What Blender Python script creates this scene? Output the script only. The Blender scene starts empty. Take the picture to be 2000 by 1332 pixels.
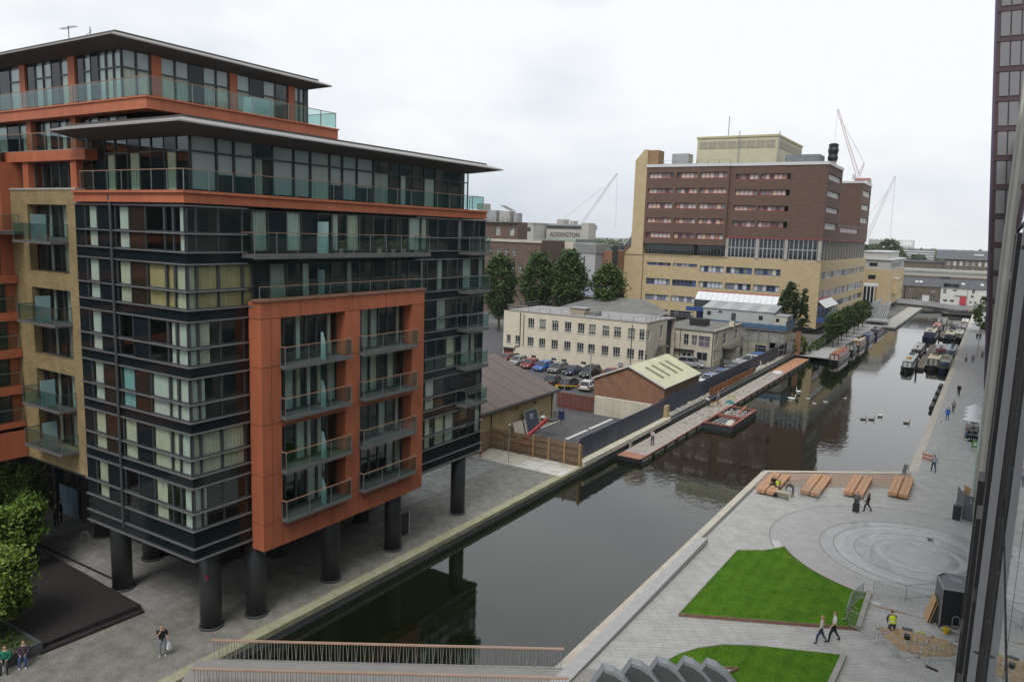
import bpy, bmesh, math, random
from math import sin, cos, pi, radians, sqrt, atan2
from mathutils import Vector, Matrix
random.seed(7)
SC = bpy.context.scene
COL = SC.collection
# ---------------------------------------------------------------- camera
cam_d = bpy.data.cameras.new('camera'); cam = bpy.data.objects.new('camera', cam_d); COL.objects.link(cam)
cam_d.sensor_width = 36; cam_d.lens = 26.852; cam_d.clip_start = 0.05; cam_d.clip_end = 9000
YAW, PITCH, ROLL = radians(32.124), radians(8.1505), radians(1.8175)
_f = Vector((-sin(YAW)*cos(PITCH), cos(YAW)*cos(PITCH), -sin(PITCH)))
_r = Vector((cos(YAW), sin(YAW), 0)); _u = _r.cross(_f)
_r2 = cos(ROLL)*_r + sin(ROLL)*_u; _u2 = -sin(ROLL)*_r + cos(ROLL)*_u
cam.matrix_world = Matrix(((_r2.x, _u2.x, -_f.x, 0), (_r2.y, _u2.y, -_f.y, 0), (_r2.z, _u2.z, -_f.z, 22.0), (0, 0, 0, 1)))
SC.camera = cam
# ---------------------------------------------------------------- overcast sky and sun
SUN_EL, SUN_AZ = radians(54), radians(165)      # azimuth measured from +Y towards +X
w = bpy.data.worlds.new('World'); SC.world = w; w.use_nodes = True
nt = w.node_tree; nt.nodes.clear()
N = nt.nodes.new; Lk = nt.links.new
out = N('ShaderNodeOutputWorld')
sky = N('ShaderNodeTexSky'); sky.sky_type = 'NISHITA'; sky.sun_disc = False
sky.sun_elevation = SUN_EL; sky.sun_rotation = SUN_AZ; sky.dust_density = 3.0
bg1 = N('ShaderNodeBackground'); bg1.inputs[1].default_value = 0.10; Lk(sky.outputs[0], bg1.inputs[0])
tc = N('ShaderNodeTexCoord'); mp = N('ShaderNodeMapping'); mp.inputs['Scale'].default_value = (1.0, 1.0, 2.6)
Lk(tc.outputs['Generated'], mp.inputs[0])
nz = N('ShaderNodeTexNoise'); nz.inputs['Scale'].default_value = 1.7; nz.inputs['Detail'].default_value = 5; nz.inputs['Roughness'].default_value = .5
Lk(mp.outputs[0], nz.inputs['Vector'])
rp = N('ShaderNodeValToRGB'); e = rp.color_ramp.elements
e[0].position = .38; e[0].color = (.56, .615, .69, 1); e[1].position = .57; e[1].color = (.835, .848, .86, 1)
Lk(nz.outputs[0], rp.inputs[0])
bg2 = N('ShaderNodeBackground'); bg2.inputs[1].default_value = 1.0; Lk(rp.outputs[0], bg2.inputs[0])
mx = N('ShaderNodeMixShader'); mx.inputs[0].default_value = .93
Lk(bg1.outputs[0], mx.inputs[1]); Lk(bg2.outputs[0], mx.inputs[2]); Lk(mx.outputs[0], out.inputs[0])
sun_d = bpy.data.lights.new('sun', 'SUN'); sun_d.energy = 1.5; sun_d.angle = radians(24); sun_d.color = (1, .965, .91)
sun = bpy.data.objects.new('sun', sun_d); COL.objects.link(sun)
sdir = Vector((cos(SUN_EL)*sin(SUN_AZ), cos(SUN_EL)*cos(SUN_AZ), sin(SUN_EL)))
sun.rotation_euler = (-sdir).to_track_quat('-Z', 'Y').to_euler(); sun.location = sdir*300
vs = SC.view_settings; vs.view_transform = 'Standard'; vs.look = 'None'; vs.exposure = 0.3; vs.gamma = 1.0; vs.use_curve_mapping = False
cy = SC.cycles; cy.use_denoising = True; cy.max_bounces = 6; cy.diffuse_bounces = 3; cy.glossy_bounces = 3
cy.transparent_max_bounces = 24; cy.transmission_bounces = 4; cy.caustics_reflective = False; cy.caustics_refractive = False
cy.use_adaptive_sampling = True; cy.adaptive_threshold = .01; cy.volume_bounces = 1
# ---------------------------------------------------------------- helpers
class MB:
    def __init__(s): s.v = []; s.f = []
    def add(s, vs, fs):
        o = len(s.v); s.v += [tuple(p) for p in vs]; s.f += [tuple(i+o for i in f) for f in fs]; return s
    def box(s, x0, y0, z0, x1, y1, z1):
        if x0 > x1: x0, x1 = x1, x0
        if y0 > y1: y0, y1 = y1, y0
        if z0 > z1: z0, z1 = z1, z0
        return s.add([(x0,y0,z0),(x1,y0,z0),(x1,y1,z0),(x0,y1,z0),(x0,y0,z1),(x1,y0,z1),(x1,y1,z1),(x0,y1,z1)],
                     [(0,3,2,1),(4,5,6,7),(0,1,5,4),(1,2,6,5),(2,3,7,6),(3,0,4,7)])
    def obox(s, c, d, L, W, H):
        "box at base centre c, long axis direction d (xy), length L, width W, height H"
        n = sqrt(d[0]**2+d[1]**2); ux, uy = d[0]/n*L/2, d[1]/n*L/2; wx, wy = -d[1]/n*W/2, d[0]/n*W/2
        x, y, z = c
        b = [(x-ux-wx,y-uy-wy),(x+ux-wx,y+uy-wy),(x+ux+wx,y+uy+wy),(x-ux+wx,y-uy+wy)]
        return s.prism(b, z, z+H)
    def prism(s, pts, z0, z1):
        a = sum(pts[i][0]*pts[(i+1)%len(pts)][1]-pts[(i+1)%len(pts)][0]*pts[i][1] for i in range(len(pts)))
        if a < 0: pts = pts[::-1]
        n = len(pts)
        return s.add([(p[0],p[1],z0) for p in pts]+[(p[0],p[1],z1) for p in pts],
                     [tuple(range(n))[::-1], tuple(range(n,2*n))]+[(i,(i+1)%n,n+(i+1)%n,n+i) for i in range(n)])
    def bar(s, p, q, t, t2=None):
        "square bar between two points"
        p, q = Vector(p), Vector(q); d = (q-p)
        if d.length < 1e-6: return s
        d.normalize(); up = Vector((0,0,1)) if abs(d.z) < .95 else Vector((0,1,0))
        a = d.cross(up).normalized()*t/2; b = a.cross(d).normalized()*(t2 or t)/2
        vs = [p-a-b,p+a-b,p+a+b,p-a+b,q-a-b,q+a-b,q+a+b,q-a+b]
        return s.add(vs, [(0,1,2,3),(7,6,5,4),(0,4,5,1),(1,5,6,2),(2,6,7,3),(3,7,4,0)])
    def tube(s, p, q, r, n=8, r2=None, cap=True):
        p, q = Vector(p), Vector(q); d = (q-p)
        if d.length < 1e-6: return s
        d.normalize(); up = Vector((0,0,1)) if abs(d.z) < .95 else Vector((1,0,0))
        a = d.cross(up).normalized(); b = d.cross(a).normalized(); r2 = r if r2 is None else r2
        vs = [p+(a*cos(2*pi*i/n)+b*sin(2*pi*i/n))*r for i in range(n)]+[q+(a*cos(2*pi*i/n)+b*sin(2*pi*i/n))*r2 for i in range(n)]
        fs = [(i,n+i,n+(i+1)%n,(i+1)%n) for i in range(n)]
        if cap: fs += [tuple(range(n)), tuple(range(n,2*n))[::-1]]
        return s.add(vs, fs)
    def path(s, pts, r, n=6):
        for i in range(len(pts)-1): s.tube(pts[i], pts[i+1], r, n)
        return s
    def lathe(s, c, prof, n=20):
        x, y, z = c; vs = []; m = len(prof)
        for r, h in prof: vs += [(x+r*cos(2*pi*i/n), y+r*sin(2*pi*i/n), z+h) for i in range(n)]
        fs = [(j*n+i, j*n+(i+1)%n, (j+1)*n+(i+1)%n, (j+1)*n+i) for j in range(m-1) for i in range(n)]
        return s.add(vs, fs+[tuple(range(n))[::-1], tuple(range((m-1)*n, m*n))])
    def loft(s, rings, closed=True, caps=True):
        n = len(rings[0]); vs = [p for r in rings for p in r]; m = len(rings)
        k = n if closed else n-1
        fs = [(j*n+i, j*n+(i+1)%n, (j+1)*n+(i+1)%n, (j+1)*n+i) for j in range(m-1) for i in range(k)]
        if caps: fs += [tuple(range(n))[::-1], tuple(range((m-1)*n, m*n))]
        return s.add(vs, fs)
    def ball(s, c, rx, ry=None, rz=None, n=8, m=6):
        ry = ry or rx; rz = rz or rx
        vs = [(c[0], c[1], c[2]-rz)]
        for j in range(1, m):
            t = pi*j/m
            vs += [(c[0]+rx*sin(t)*cos(2*pi*i/n), c[1]+ry*sin(t)*sin(2*pi*i/n), c[2]-rz*cos(t)) for i in range(n)]
        vs.append((c[0], c[1], c[2]+rz)); last = len(vs)-1
        fs = [(0, 1+(i+1)%n, 1+i) for i in range(n)]
        for j in range(m-2): fs += [(1+j*n+i, 1+j*n+(i+1)%n, 1+(j+1)*n+(i+1)%n, 1+(j+1)*n+i) for i in range(n)]
        fs += [(last, 1+(m-2)*n+i, 1+(m-2)*n+(i+1)%n) for i in range(n)]
        return s.add(vs, fs)
    def quad(s, a, b, c, d): return s.add([a,b,c,d], [(0,1,2,3)])
    def mesh(s, name, mat=None, smooth=False, mats=None, fm=None):
        me = bpy.data.meshes.new(name); me.from_pydata(s.v, [], s.f)
        for m in (mats or ([mat] if mat else [])): me.materials.append(m)
        if fm: me.polygons.foreach_set('material_index', fm)
        if smooth: me.polygons.foreach_set('use_smooth', [True]*len(me.polygons))
        me.update(); return me
    def build(s, name, mat, parent=None, smooth=False, local=False):
        return place(name, s.mesh(name, mat, smooth), parent, local)
WL = {}      # world offset of things built from world coordinates
def place(name, me, parent=None, local=False, loc=(0,0,0), rot=None):
    o = bpy.data.objects.new(name, me); COL.objects.link(o)
    if parent:
        o.parent = parent
        if not local and parent.name in WL: loc = tuple(loc[i]-WL[parent.name][i] for i in range(3))
    o.location = loc
    if rot: o.rotation_euler = rot
    return o
def tag(o, label=None, cat=None, group=None, kind=None):
    if label: o['label'] = label
    if cat: o['category'] = cat
    if group: o['group'] = group
    if kind: o['kind'] = kind
    return o
def thing(name, label, cat, loc=(0,0,0), rz=0, group=None):
    o = bpy.data.objects.new(name, None); COL.objects.link(o); o.empty_display_size = .3
    o.location = loc; o.rotation_euler = (0,0,rz); WL[o.name] = loc
    return tag(o, label, cat, group)
def struct(name, mb, mat, label=None, cat=None):
    o = mb.build(name, mat); tag(o, label, cat, None, 'structure'); return o
def box(name, parent, mat, *a, local=False): return MB().box(*a).build(name, mat, parent, local=local)
def dup(root, loc, rz=0, label=None, group=None):
    r = root.copy(); COL.objects.link(r); r.location = loc; r.rotation_euler = (0,0,rz)
    if label: r['label'] = label
    if group: r['group'] = group
    for ch in KIDS(root):
        c = ch.copy(); COL.objects.link(c); c.parent = r
        for g in KIDS(ch):
            d = g.copy(); COL.objects.link(d); d.parent = c
    return r
_kids = {}
def KIDS(o):
    k = o.name
    if k not in _kids: _kids[k] = list(o.children)
    return _kids[k]
# ---------------------------------------------------------------- materials
MATS = {}
def newmat(name):
    m = bpy.data.materials.new(name); m.use_nodes = True; n = m.node_tree; n.nodes.clear()
    o = n.nodes.new('ShaderNodeOutputMaterial'); b = n.nodes.new('ShaderNodeBsdfPrincipled'); n.links.new(b.outputs[0], o.inputs[0])
    return m, n, b
def setc(sock, c): sock.default_value = (c[0], c[1], c[2], 1)
def S(name, col, rough=.75, var=.12, scale=1.2, bump=0, metal=0, spec=.5, fine=12, col2=None, stretch=(1,1,1)):
    "plain surface with uneven tone; world-space noise"
    if name in MATS: return MATS[name]
    m, n, b = newmat(name); N = n.nodes.new; L = n.links.new
    g = N('ShaderNodeNewGeometry'); mp = N('ShaderNodeMapping'); mp.inputs['Scale'].default_value = stretch; L(g.outputs['Position'], mp.inputs[0])
    a = N('ShaderNodeTexNoise'); a.inputs['Scale'].default_value = scale; a.inputs['Detail'].default_value = 6; a.inputs['Roughness'].default_value = .65
    L(mp.outputs[0], a.inputs['Vector'])
    r = N('ShaderNodeValToRGB'); r.color_ramp.elements[0].position = .3; r.color_ramp.elements[1].position = .7
    lo = [c*(1-var) for c in col]; hi = [min(1, c*(1+var)) for c in col]
    if col2: lo = col2; hi = col
    setc2(r, lo, hi); L(a.outputs[0], r.inputs[0]); L(r.outputs[0], b.inputs['Base Color'])
    b.inputs['Roughness'].default_value = rough; b.inputs['Metallic'].default_value = metal; b.inputs['Specular IOR Level'].default_value = spec
    if bump:
        f = N('ShaderNodeTexNoise'); f.inputs['Scale'].default_value = fine; f.inputs['Detail'].default_value = 4; L(mp.outputs[0], f.inputs['Vector'])
        bp = N('ShaderNodeBump'); bp.inputs['Strength'].default_value = bump; bp.inputs['Distance'].default_value = .05
        L(f.outputs[0], bp.inputs['Height']); L(bp.outputs[0], b.inputs['Normal'])
    MATS[name] = m; return m
def setc2(r, lo, hi): r.color_ramp.elements[0].color = (*lo, 1); r.color_ramp.elements[1].color = (*hi, 1)
def BR(name, c1, c2, mortar, w=.22, h=.075, mw=.012, rough=.85, wall=True, rot=0, bump=.4, var=.25, off=.5):
    "courses: wall=True uses (x+y, z), else ground xy"
    m, n, b = newmat(name); N = n.nodes.new; L = n.links.new
    g = N('ShaderNodeNewGeometry')
    if wall:
        sp = N('ShaderNodeSeparateXYZ'); L(g.outputs['Position'], sp.inputs[0]); ad = N('ShaderNodeMath'); L(sp.outputs[0], ad.inputs[0]); L(sp.outputs[1], ad.inputs[1])
        cb = N('ShaderNodeCombineXYZ'); L(ad.outputs[0], cb.inputs[0]); L(sp.outputs[2], cb.inputs[1]); vec = cb.outputs[0]
    else:
        mp = N('ShaderNodeMapping'); mp.inputs['Rotation'].default_value = (0,0,rot); L(g.outputs['Position'], mp.inputs[0]); vec = mp.outputs[0]
    t = N('ShaderNodeTexBrick'); L(vec, t.inputs['Vector']); t.inputs['Scale'].default_value = 1; t.offset = off
    t.inputs['Brick Width'].default_value = w; t.inputs['Row Height'].default_value = h; t.inputs['Mortar Size'].default_value = mw; t.inputs['Bias'].default_value = 0
    setc(t.inputs['Color1'], c1); setc(t.inputs['Color2'], c2); setc(t.inputs['Mortar'], mortar)
    a = N('ShaderNodeTexNoise'); a.inputs['Scale'].default_value = .9; a.inputs['Detail'].default_value = 7; a.inputs['Roughness'].default_value = .7; L(g.outputs['Position'], a.inputs['Vector'])
    r = N('ShaderNodeValToRGB'); setc2(r, [1-var]*3, [1+var*.6]*3); r.color_ramp.elements[0].position = .3; r.color_ramp.elements[1].position = .72; L(a.outputs[0], r.inputs[0])
    mu = N('ShaderNodeMixRGB'); mu.blend_type = 'MULTIPLY'; mu.inputs[0].default_value = 1; L(t.outputs[0], mu.inputs[1]); L(r.outputs[0], mu.inputs[2]); L(mu.outputs[0], b.inputs['Base Color'])
    b.inputs['Roughness'].default_value = rough
    if bump:
        bp = N('ShaderNodeBump'); bp.inputs['Strength'].default_value = bump; bp.inputs['Distance'].default_value = .01; bp.invert = True
        L(t.outputs['Fac'], bp.inputs['Height']); L(bp.outputs[0], b.inputs['Normal'])
    MATS[name] = m; return m
def GLASS(name, tint=(.55,.62,.62), refl=1.0, rough=.02, base=.06):
    "thin pane: see-through with mirror reflections that grow towards grazing angles"
    m = bpy.data.materials.new(name); m.use_nodes = True; n = m.node_tree; n.nodes.clear(); N = n.nodes.new; L = n.links.new
    o = N('ShaderNodeOutputMaterial'); t = N('ShaderNodeBsdfTransparent'); setc(t.inputs[0], tint)
    g = N('ShaderNodeBsdfGlossy'); g.inputs['Roughness'].default_value = rough; setc(g.inputs[0], (.9*refl,.95*refl,.97*refl))
    lw = N('ShaderNodeLayerWeight'); lw.inputs[0].default_value = .5
    pw_ = N('ShaderNodeMath'); pw_.operation = 'POWER'; L(lw.outputs['Facing'], pw_.inputs[0]); pw_.inputs[1].default_value = 3.5
    mr = N('ShaderNodeMapRange'); mr.inputs['To Min'].default_value = base; mr.inputs['To Max'].default_value = .75; L(pw_.outputs[0], mr.inputs['Value'])
    x = N('ShaderNodeMixShader'); L(mr.outputs[0], x.inputs[0]); L(t.outputs[0], x.inputs[1]); L(g.outputs[0], x.inputs[2]); L(x.outputs[0], o.inputs[0])
    MATS[name] = m; return m
def P(name, col, rough=.5, metal=0, spec=.5, coat=0, emit=0):
    if name in MATS: return MATS[name]
    m, n, b = newmat(name); setc(b.inputs['Base Color'], col); b.inputs['Roughness'].default_value = rough; b.inputs['Metallic'].default_value = metal
    b.inputs['Specular IOR Level'].default_value = spec; b.inputs['Coat Weight'].default_value = coat
    if emit: setc(b.inputs['Emission Color'], col); b.inputs['Emission Strength'].default_value = emit
    MATS[name] = m; return m
# ================================================================ GROUND, WATER, QUAYS
WZ = -0.75
m_asph = S('asphalt', (.085,.085,.088), .9, .25, .5, .35, fine=30)
m_town = S('town_ground', (.13,.13,.125), .9, .25, .05)
m_slab = BR('slab_paving', (.25,.246,.235), (.31,.305,.29), (.15,.147,.14), .9, .45, .012, wall=False, bump=.2, var=.3)
m_plaza = BR('plaza_paving', (.42,.417,.402), (.48,.475,.458), (.235,.232,.222), 1.5, .16, .016, wall=False, rot=radians(-37), bump=.3, var=.22)
m_walk = BR('towpath_paving', (.385,.384,.375), (.435,.433,.42), (.31,.31,.303), 1.2, .4, .012, wall=False, rot=radians(90), bump=.15, var=.12)
m_conc = S('concrete', (.40,.39,.36), .85, .16, 1.5, .2)
m_concd = S('weathered_concrete', (.27,.27,.25), .9, .3, 1.2, .3)
m_cope = S('pale_coping', (.50,.46,.39), .8, .14, 1.0, .15)
m_cope2 = S('mossy_coping', (.40,.385,.27), .9, .28, 1.6, .4, col2=(.25,.25,.15))
m_qwall = BR('quay_brick', (.10,.10,.075), (.16,.15,.11), (.05,.055,.04), .45, .15, .02, bump=.6, var=.5)
m_granite = S('granite', (.40,.405,.40), .7, .1, 2.5, .1)
def fan_setts():
    m, n, b = newmat('fan_setts'); N = n.nodes.new; L = n.links.new
    g = N('ShaderNodeNewGeometry'); sp = N('ShaderNodeSeparateXYZ'); L(g.outputs['Position'], sp.inputs[0])
    def M(op, a, b2=None, c=None):
        k = N('ShaderNodeMath'); k.operation = op
        for i, v in enumerate((a, b2, c)):
            if v is None: continue
            if isinstance(v, (int, float)): k.inputs[i].default_value = v
            else: L(v, k.inputs[i])
        return k.outputs[0]
    # scallops 1.6 m wide; alternate rows shifted by half
    row = M('FLOOR', M('DIVIDE', sp.outputs[1], .55)); sh = M('MULTIPLY', M('MODULO', row, 2), .55)
    u = M('SUBTRACT', M('MODULO', M('ADD', M('ADD', sp.outputs[0], sh), 1650), 1.1), .55)
    v = M('SUBTRACT', sp.outputs[1], M('MULTIPLY', row, .55))
    d = M('SQRT', M('ADD', M('MULTIPLY', u, u), M('MULTIPLY', v, v)))
    ring = M('FRACT', M('MULTIPLY', d, 7)); ang = M('FRACT', M('MULTIPLY', M('ARCTAN2', u, v), M('ADD', 3, M('MULTIPLY', M('FLOOR', M('MULTIPLY', d, 7)), 1.2))))
    j = M('MAXIMUM', M('LESS_THAN', ring, .3), M('MULTIPLY', M('LESS_THAN', ang, .14), .7))
    a = N('ShaderNodeTexNoise'); a.inputs['Scale'].default_value = 1.1; a.inputs['Detail'].default_value = 10; a.inputs['Roughness'].default_value = .68; L(g.outputs['Position'], a.inputs['Vector'])
    r = N('ShaderNodeValToRGB'); e = r.color_ramp.elements; e[0].position = .34; e[0].color = (.155,.152,.135,1); e[1].position = .68; e[1].color = (.31,.30,.262,1); L(a.outputs[0], r.inputs[0])
    mx = N('ShaderNodeMixRGB'); L(M('MULTIPLY', j, .5), mx.inputs[0]); L(r.outputs[0], mx.inputs[1]); mx.inputs[2].default_value = (.09,.088,.075,1); L(mx.outputs[0], b.inputs['Base Color'])
    bp = N('ShaderNodeBump'); bp.invert = True; bp.inputs['Strength'].default_value = .5; bp.inputs['Distance'].default_value = .015; L(j, bp.inputs['Height']); L(bp.outputs[0], b.inputs['Normal'])
    b.inputs['Roughness'].default_value = .85; return m
m_setts = fan_setts()
def water_mat():
    m, n, b = newmat('canal_water'); N = n.nodes.new; L = n.links.new
    setc(b.inputs['Base Color'], (.005,.0085,.003)); b.inputs['Roughness'].default_value = .035; b.inputs['IOR'].default_value = 1.68
    g = N('ShaderNodeNewGeometry'); mp = N('ShaderNodeMapping'); mp.inputs['Scale'].default_value = (1.1, .7, 1); mp.inputs['Rotation'].default_value = (0,0,.5); L(g.outputs['Position'], mp.inputs[0])
    a = N('ShaderNodeTexNoise'); a.inputs['Scale'].default_value = 1.6; a.inputs['Detail'].default_value = 3; a.inputs['Distortion'].default_value = .4; L(mp.outputs[0], a.inputs['Vector'])
    c = N('ShaderNodeTexNoise'); c.inputs['Scale'].default_value = .11; c.inputs['Detail'].default_value = 2; L(g.outputs['Position'], c.inputs['Vector'])
    r = N('ShaderNodeMapRange'); r.inputs['From Min'].default_value = .38; r.inputs['From Max'].default_value = .62; r.inputs['To Min'].default_value = .12; r.inputs['To Max'].default_value = .6; L(c.outputs[0], r.inputs['Value'])
    bp = N('ShaderNodeBump'); bp.inputs['Distance'].default_value = .018; L(r.outputs[0], bp.inputs['Strength']); L(a.outputs[0], bp.inputs['Height']); L(bp.outputs[0], b.inputs['Normal'])
    return m
m_water = water_mat()
QX = -31.45                                   # left quay edge
struct('canal_water', MB().quad((-34,-120,WZ),(4,-120,WZ),(4,306,WZ),(-34,306,WZ)), m_water)
struct('canal_bed', MB().box(-34,-120,-2.6,4,306,-2.5), m_concd)
struct('ground', MB().prism([(-5000,306.0),(5000,306.0),(5000,4800),(-5000,4800)], -2.5, -.02), m_town)
struct('ground', MB().prism([(-5000,-800),(QX-.02,-800),(QX-.02,153.2),(-5000,153.2)], -2.5, -.02), m_asph)
struct('ground', MB().prism([(-5000,153.2),(-25.3,153.2),(-25.3,306.0),(-5000,306.0)], -2.5, -.02), m_town)
struct('ground', MB().prism([(-16.9,-800),(5000,-800),(5000,306.0),(-4.9,306.0),(-4.9,82.4),(-16.9,73.5)], -2.5, -.02), m_town)
# ---- left quay
qw = struct('quay_wall', MB().box(QX-.4,-20,-2.5,QX-.06,153,-.30), m_qwall)
y = -2.0; k = 0
while y < 66:
    L_ = random.uniform(1.1, 1.5)
    MB().box(QX-.72, y+.008, -.30, QX, y+L_-.008, .012+random.uniform(-.006,.006)).build('coping_stone', m_cope2, qw)
    y += L_; k += 1
struct('quayside_setts', MB().quad((-37.9,-20,0),(-32.16,-20,0),(-32.16,63.3,0),(-37.9,63.3,0)), m_setts)
struct('quayside_setts', MB().quad((-60,-20,0.003),(-37.9,-20,0.003),(-37.9,23.4,0.003),(-60,23.4,0.003)), m_setts)
pv = struct('quayside_pavement', MB().quad((-70,23.4,.0),(-37.9,23.4,.0),(-37.9,63.3,.0),(-70,63.3,.0)), m_slab)
struct('drain_channel', MB().box(-70,24.75,.002,-43.2,24.95,.008), P('drain_black', (.03,.03,.03), .7))
m_tile = S('pale_slab', (.50,.47,.38), .85, .18, .8, .15)
m_tile2 = S('pale_slab_white', (.60,.58,.53), .85, .12, .8, .15)
for i in range(14):
    for j in range(6):
        x0 = -41.8+i*.72; y0 = 59.6+j*.62
        if x0+y0*0 > -32.3: continue
        if j < 1 and x0 < -37: pass
        MB().box(x0+.012, y0+.012, .001, x0+.708, y0+.608, .02+random.uniform(-.004,.004)).build('paving_slab', m_tile2 if (x0 > -37.4 and random.random() < .8) else m_tile, pv)
# raised pale kerb in front of the hoarding
kb = struct('hoarding_kerb', MB().box(-32.0,65.2,-.9,-31.5,86.6,-.35), m_concd)
y = 63.6
while y < 86.5:
    L_ = min(2.1, 86.6-y); MB().box(-32.35,y+.02,-.05,-31.35,y+L_-.02,.42).build('kerb_block', S('cream_kerb', (.62,.58,.47), .85, .12, 1.2, .2), kb); y += 2.1
struct('canal_wall', MB().box(-33.1,86.7,-2.5,-31.9,153,.15), S('dark_canal_wall', (.075,.075,.085), .8, .25, 1.2, .3))
# ---- yard
struct('yard', MB().quad((-120,63.3,0),(-32.4,63.3,0),(-32.4,150,0),(-120,150,0)), m_asph)
m_line = S('worn_line', (.55,.55,.52), .8, .3, 3)
for (a, b_) in ((71.2,76.2),(76.7,82.8)):
    struct('yard_line', MB().box(-37.6,a,.004,-37.2,b_,.009), m_line)
struct('yard_kerb', MB().box(-42.0,64,.0,-41.7,77.5,.09), m_conc)
struct('yard_verge', MB().quad((-42.6,64,.01),(-42.0,64,.01),(-42.0,79,.01),(-42.6,79,.01)), S('weedy_verge', (.22,.2,.13), .95, .3, 2, .4))
# ---- right plaza
struct('plaza_pavement', MB().add([(-16.2,-40,0),(6,-40,0),(6,90,0),(-5.6,90,0),(-5.6,82.0,0),(-16.2,72.6,0)],[(0,1,2,3,4,5)]), m_plaza)
struct('towpath_pavement', MB().quad((-4.5,90,0),(8,90,0),(8,304,0),(-4.5,304,0)), m_walk)
struct('towpath_pavement', MB().quad((-30.5,153.6,.0),(-25.6,153.6,.0),(-25.6,226,.0),(-30.5,226,.0)), m_walk)
pq = struct('plaza_quay_wall', MB().prism([(-17.0,-20),(-16.6,-20),(-16.6,73.3),(-5.1,81.7),(-5.1,305),(-4.7,305),(-4.7,81.9),(-5.0,82.1),(-17.0,73.45)],-2.5,-.22), m_qwall)
y = -3
while y < 72.4:
    L_ = min(1.5, 73.0-y); MB().box(-17.05,y+.007,-.22,-16.5,y+L_-.007,.012).build('coping_stone', m_cope, pq); y += 1.5
dv = Vector((11.7,8.55)).normalized(); nv = Vector((-dv.y,dv.x))
for i in range(10):
    a = Vector((-17.05,73.35))+dv*(i*1.45); b_ = a+dv*1.43
    MB().prism([tuple(a),tuple(b_),tuple(b_-nv*.5),tuple(a-nv*.5)],-.22,.013).build('coping_stone', m_cope, pq)
y = 82.1
while y < 300:
    L_ = 2.0 if y < 160 else 8.0
    MB().box(-5.3,y+.01,-.22,-4.5,y+L_-.01,.014).build('coping_stone', m_cope, pq); y += L_
# raised granite ledge
lg = struct('granite_ledge', MB().add([(-16.45,28,0.0),(-15.95,28,0.0),(-15.95,52.6,0.0),(-16.45,52.6,0.0),(-16.45,28,.1),(-15.95,28,.1),(-15.95,52.6,.1),(-16.45,52.6,.1)],[(0,3,2,1),(4,5,6,7),(0,1,5,4),(1,2,6,5),(2,3,7,6),(3,0,4,7)]), m_granite)
y = 28.0
while y < 52.5:
    z0 = .18+.32*(y-28)/24.5; z1 = .18+.32*(y+1.6-28)/24.5; y1 = min(52.6,y+1.6)-.012; x0, x1 = -16.5, -15.7
    MB().add([(x0,y,.11),(x1,y,.11),(x1,y1,.11),(x0,y1,.11),(x0,y,z0*.5+.05),(x1,y,z0),(x1,y1,z1),(x0,y1,z1*.5+.05)],[(0,3,2,1),(4,5,6,7),(0,1,5,4),(1,2,6,5),(2,3,7,6),(3,0,4,7)]).build('ledge_block', m_granite, lg); y += 1.6
# timber deck at the canal corner
m_deck = S('deck_timber', (.36,.25,.18), .75, .22, 3, .2, stretch=(1,1,1)); m_deck2 = S('deck_timber_grey', (.33,.265,.21), .75, .2, 3, .2)
td = struct('timber_deck', MB().add([(-16.5,73.0,.004),(-16.5,68.1,.004),(-4.7,76.8,.004),(-5.2,81.2,.004)],[(0,1,2,3)]), P('deck_gap', (.07,.055,.045), .9))
for i in range(27):
    t = i*.145; a = Vector((-16.42,72.75))-nv*0
    a = Vector((-16.42,72.75-t*1.24)); b_ = Vector((-4.95+.012*i,81.15-t*1.22))
    b2 = Vector((a.x+(b_.x-a.x), b_.y)); wv = Vector((0,-.155))
    MB().prism([tuple(a),tuple(b2),tuple(b2+wv),tuple(a+wv)],.008,.03).build('deck_board', random.choice((m_deck,m_deck,m_deck2)), td)
# circular fountain paving: rings
FC = (-2.6,59.6)
def ring(r0, r1, z, n=96, a0=0, a1=2*pi):
    mb = MB(); st = [a0+(a1-a0)*i/n for i in range(n+1)]
    for i in range(n):
        mb.quad(*[(FC[0]+r*cos(a),FC[1]+r*sin(a),z) for r, a in ((r0,st[i]),(r1,st[i]),(r1,st[i+1]),(r0,st[i+1]))])
    return mb
m_wet = S('wet_granite', (.255,.26,.268), .14, .3, .8, .15, fine=5); m_ringp = BR('ring_setts', (.36,.358,.35), (.41,.407,.40), (.29,.29,.285), .55, .22, .012, wall=False, bump=.2, var=.1)
m_joint = P('paving_joint', (.235,.228,.22), .9)
struct('fountain_paving', ring(6.6,10.1,.004), m_ringp)
struct('fountain_paving', ring(0,6.6,.005), S('damp_granite', (.32,.323,.325), .3, .12, .7, .1, fine=6))
struct('fountain_paving', ring(1.9,4.3,.009), m_wet); struct('fountain_paving', ring(5.0,5.6,.008), S('pale_wet_band', (.35,.353,.355), .3, .15, .9)); struct('fountain_paving', ring(2.5,3.0,.0115), MATS['pale_wet_band'])
for r_, w_ in ((10.12,.09),(6.6,.07),(5.65,.07),(4.25,.06),(3.0,.05)): struct('paving_joint', ring(r_-w_/2,r_+w_/2,.013), m_joint)
struct('pale_paving_band', ring(9.5,10.05,.008,40,radians(200),radians(262)), S('pale_band', (.50,.50,.49), .8, .08, 1))
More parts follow.
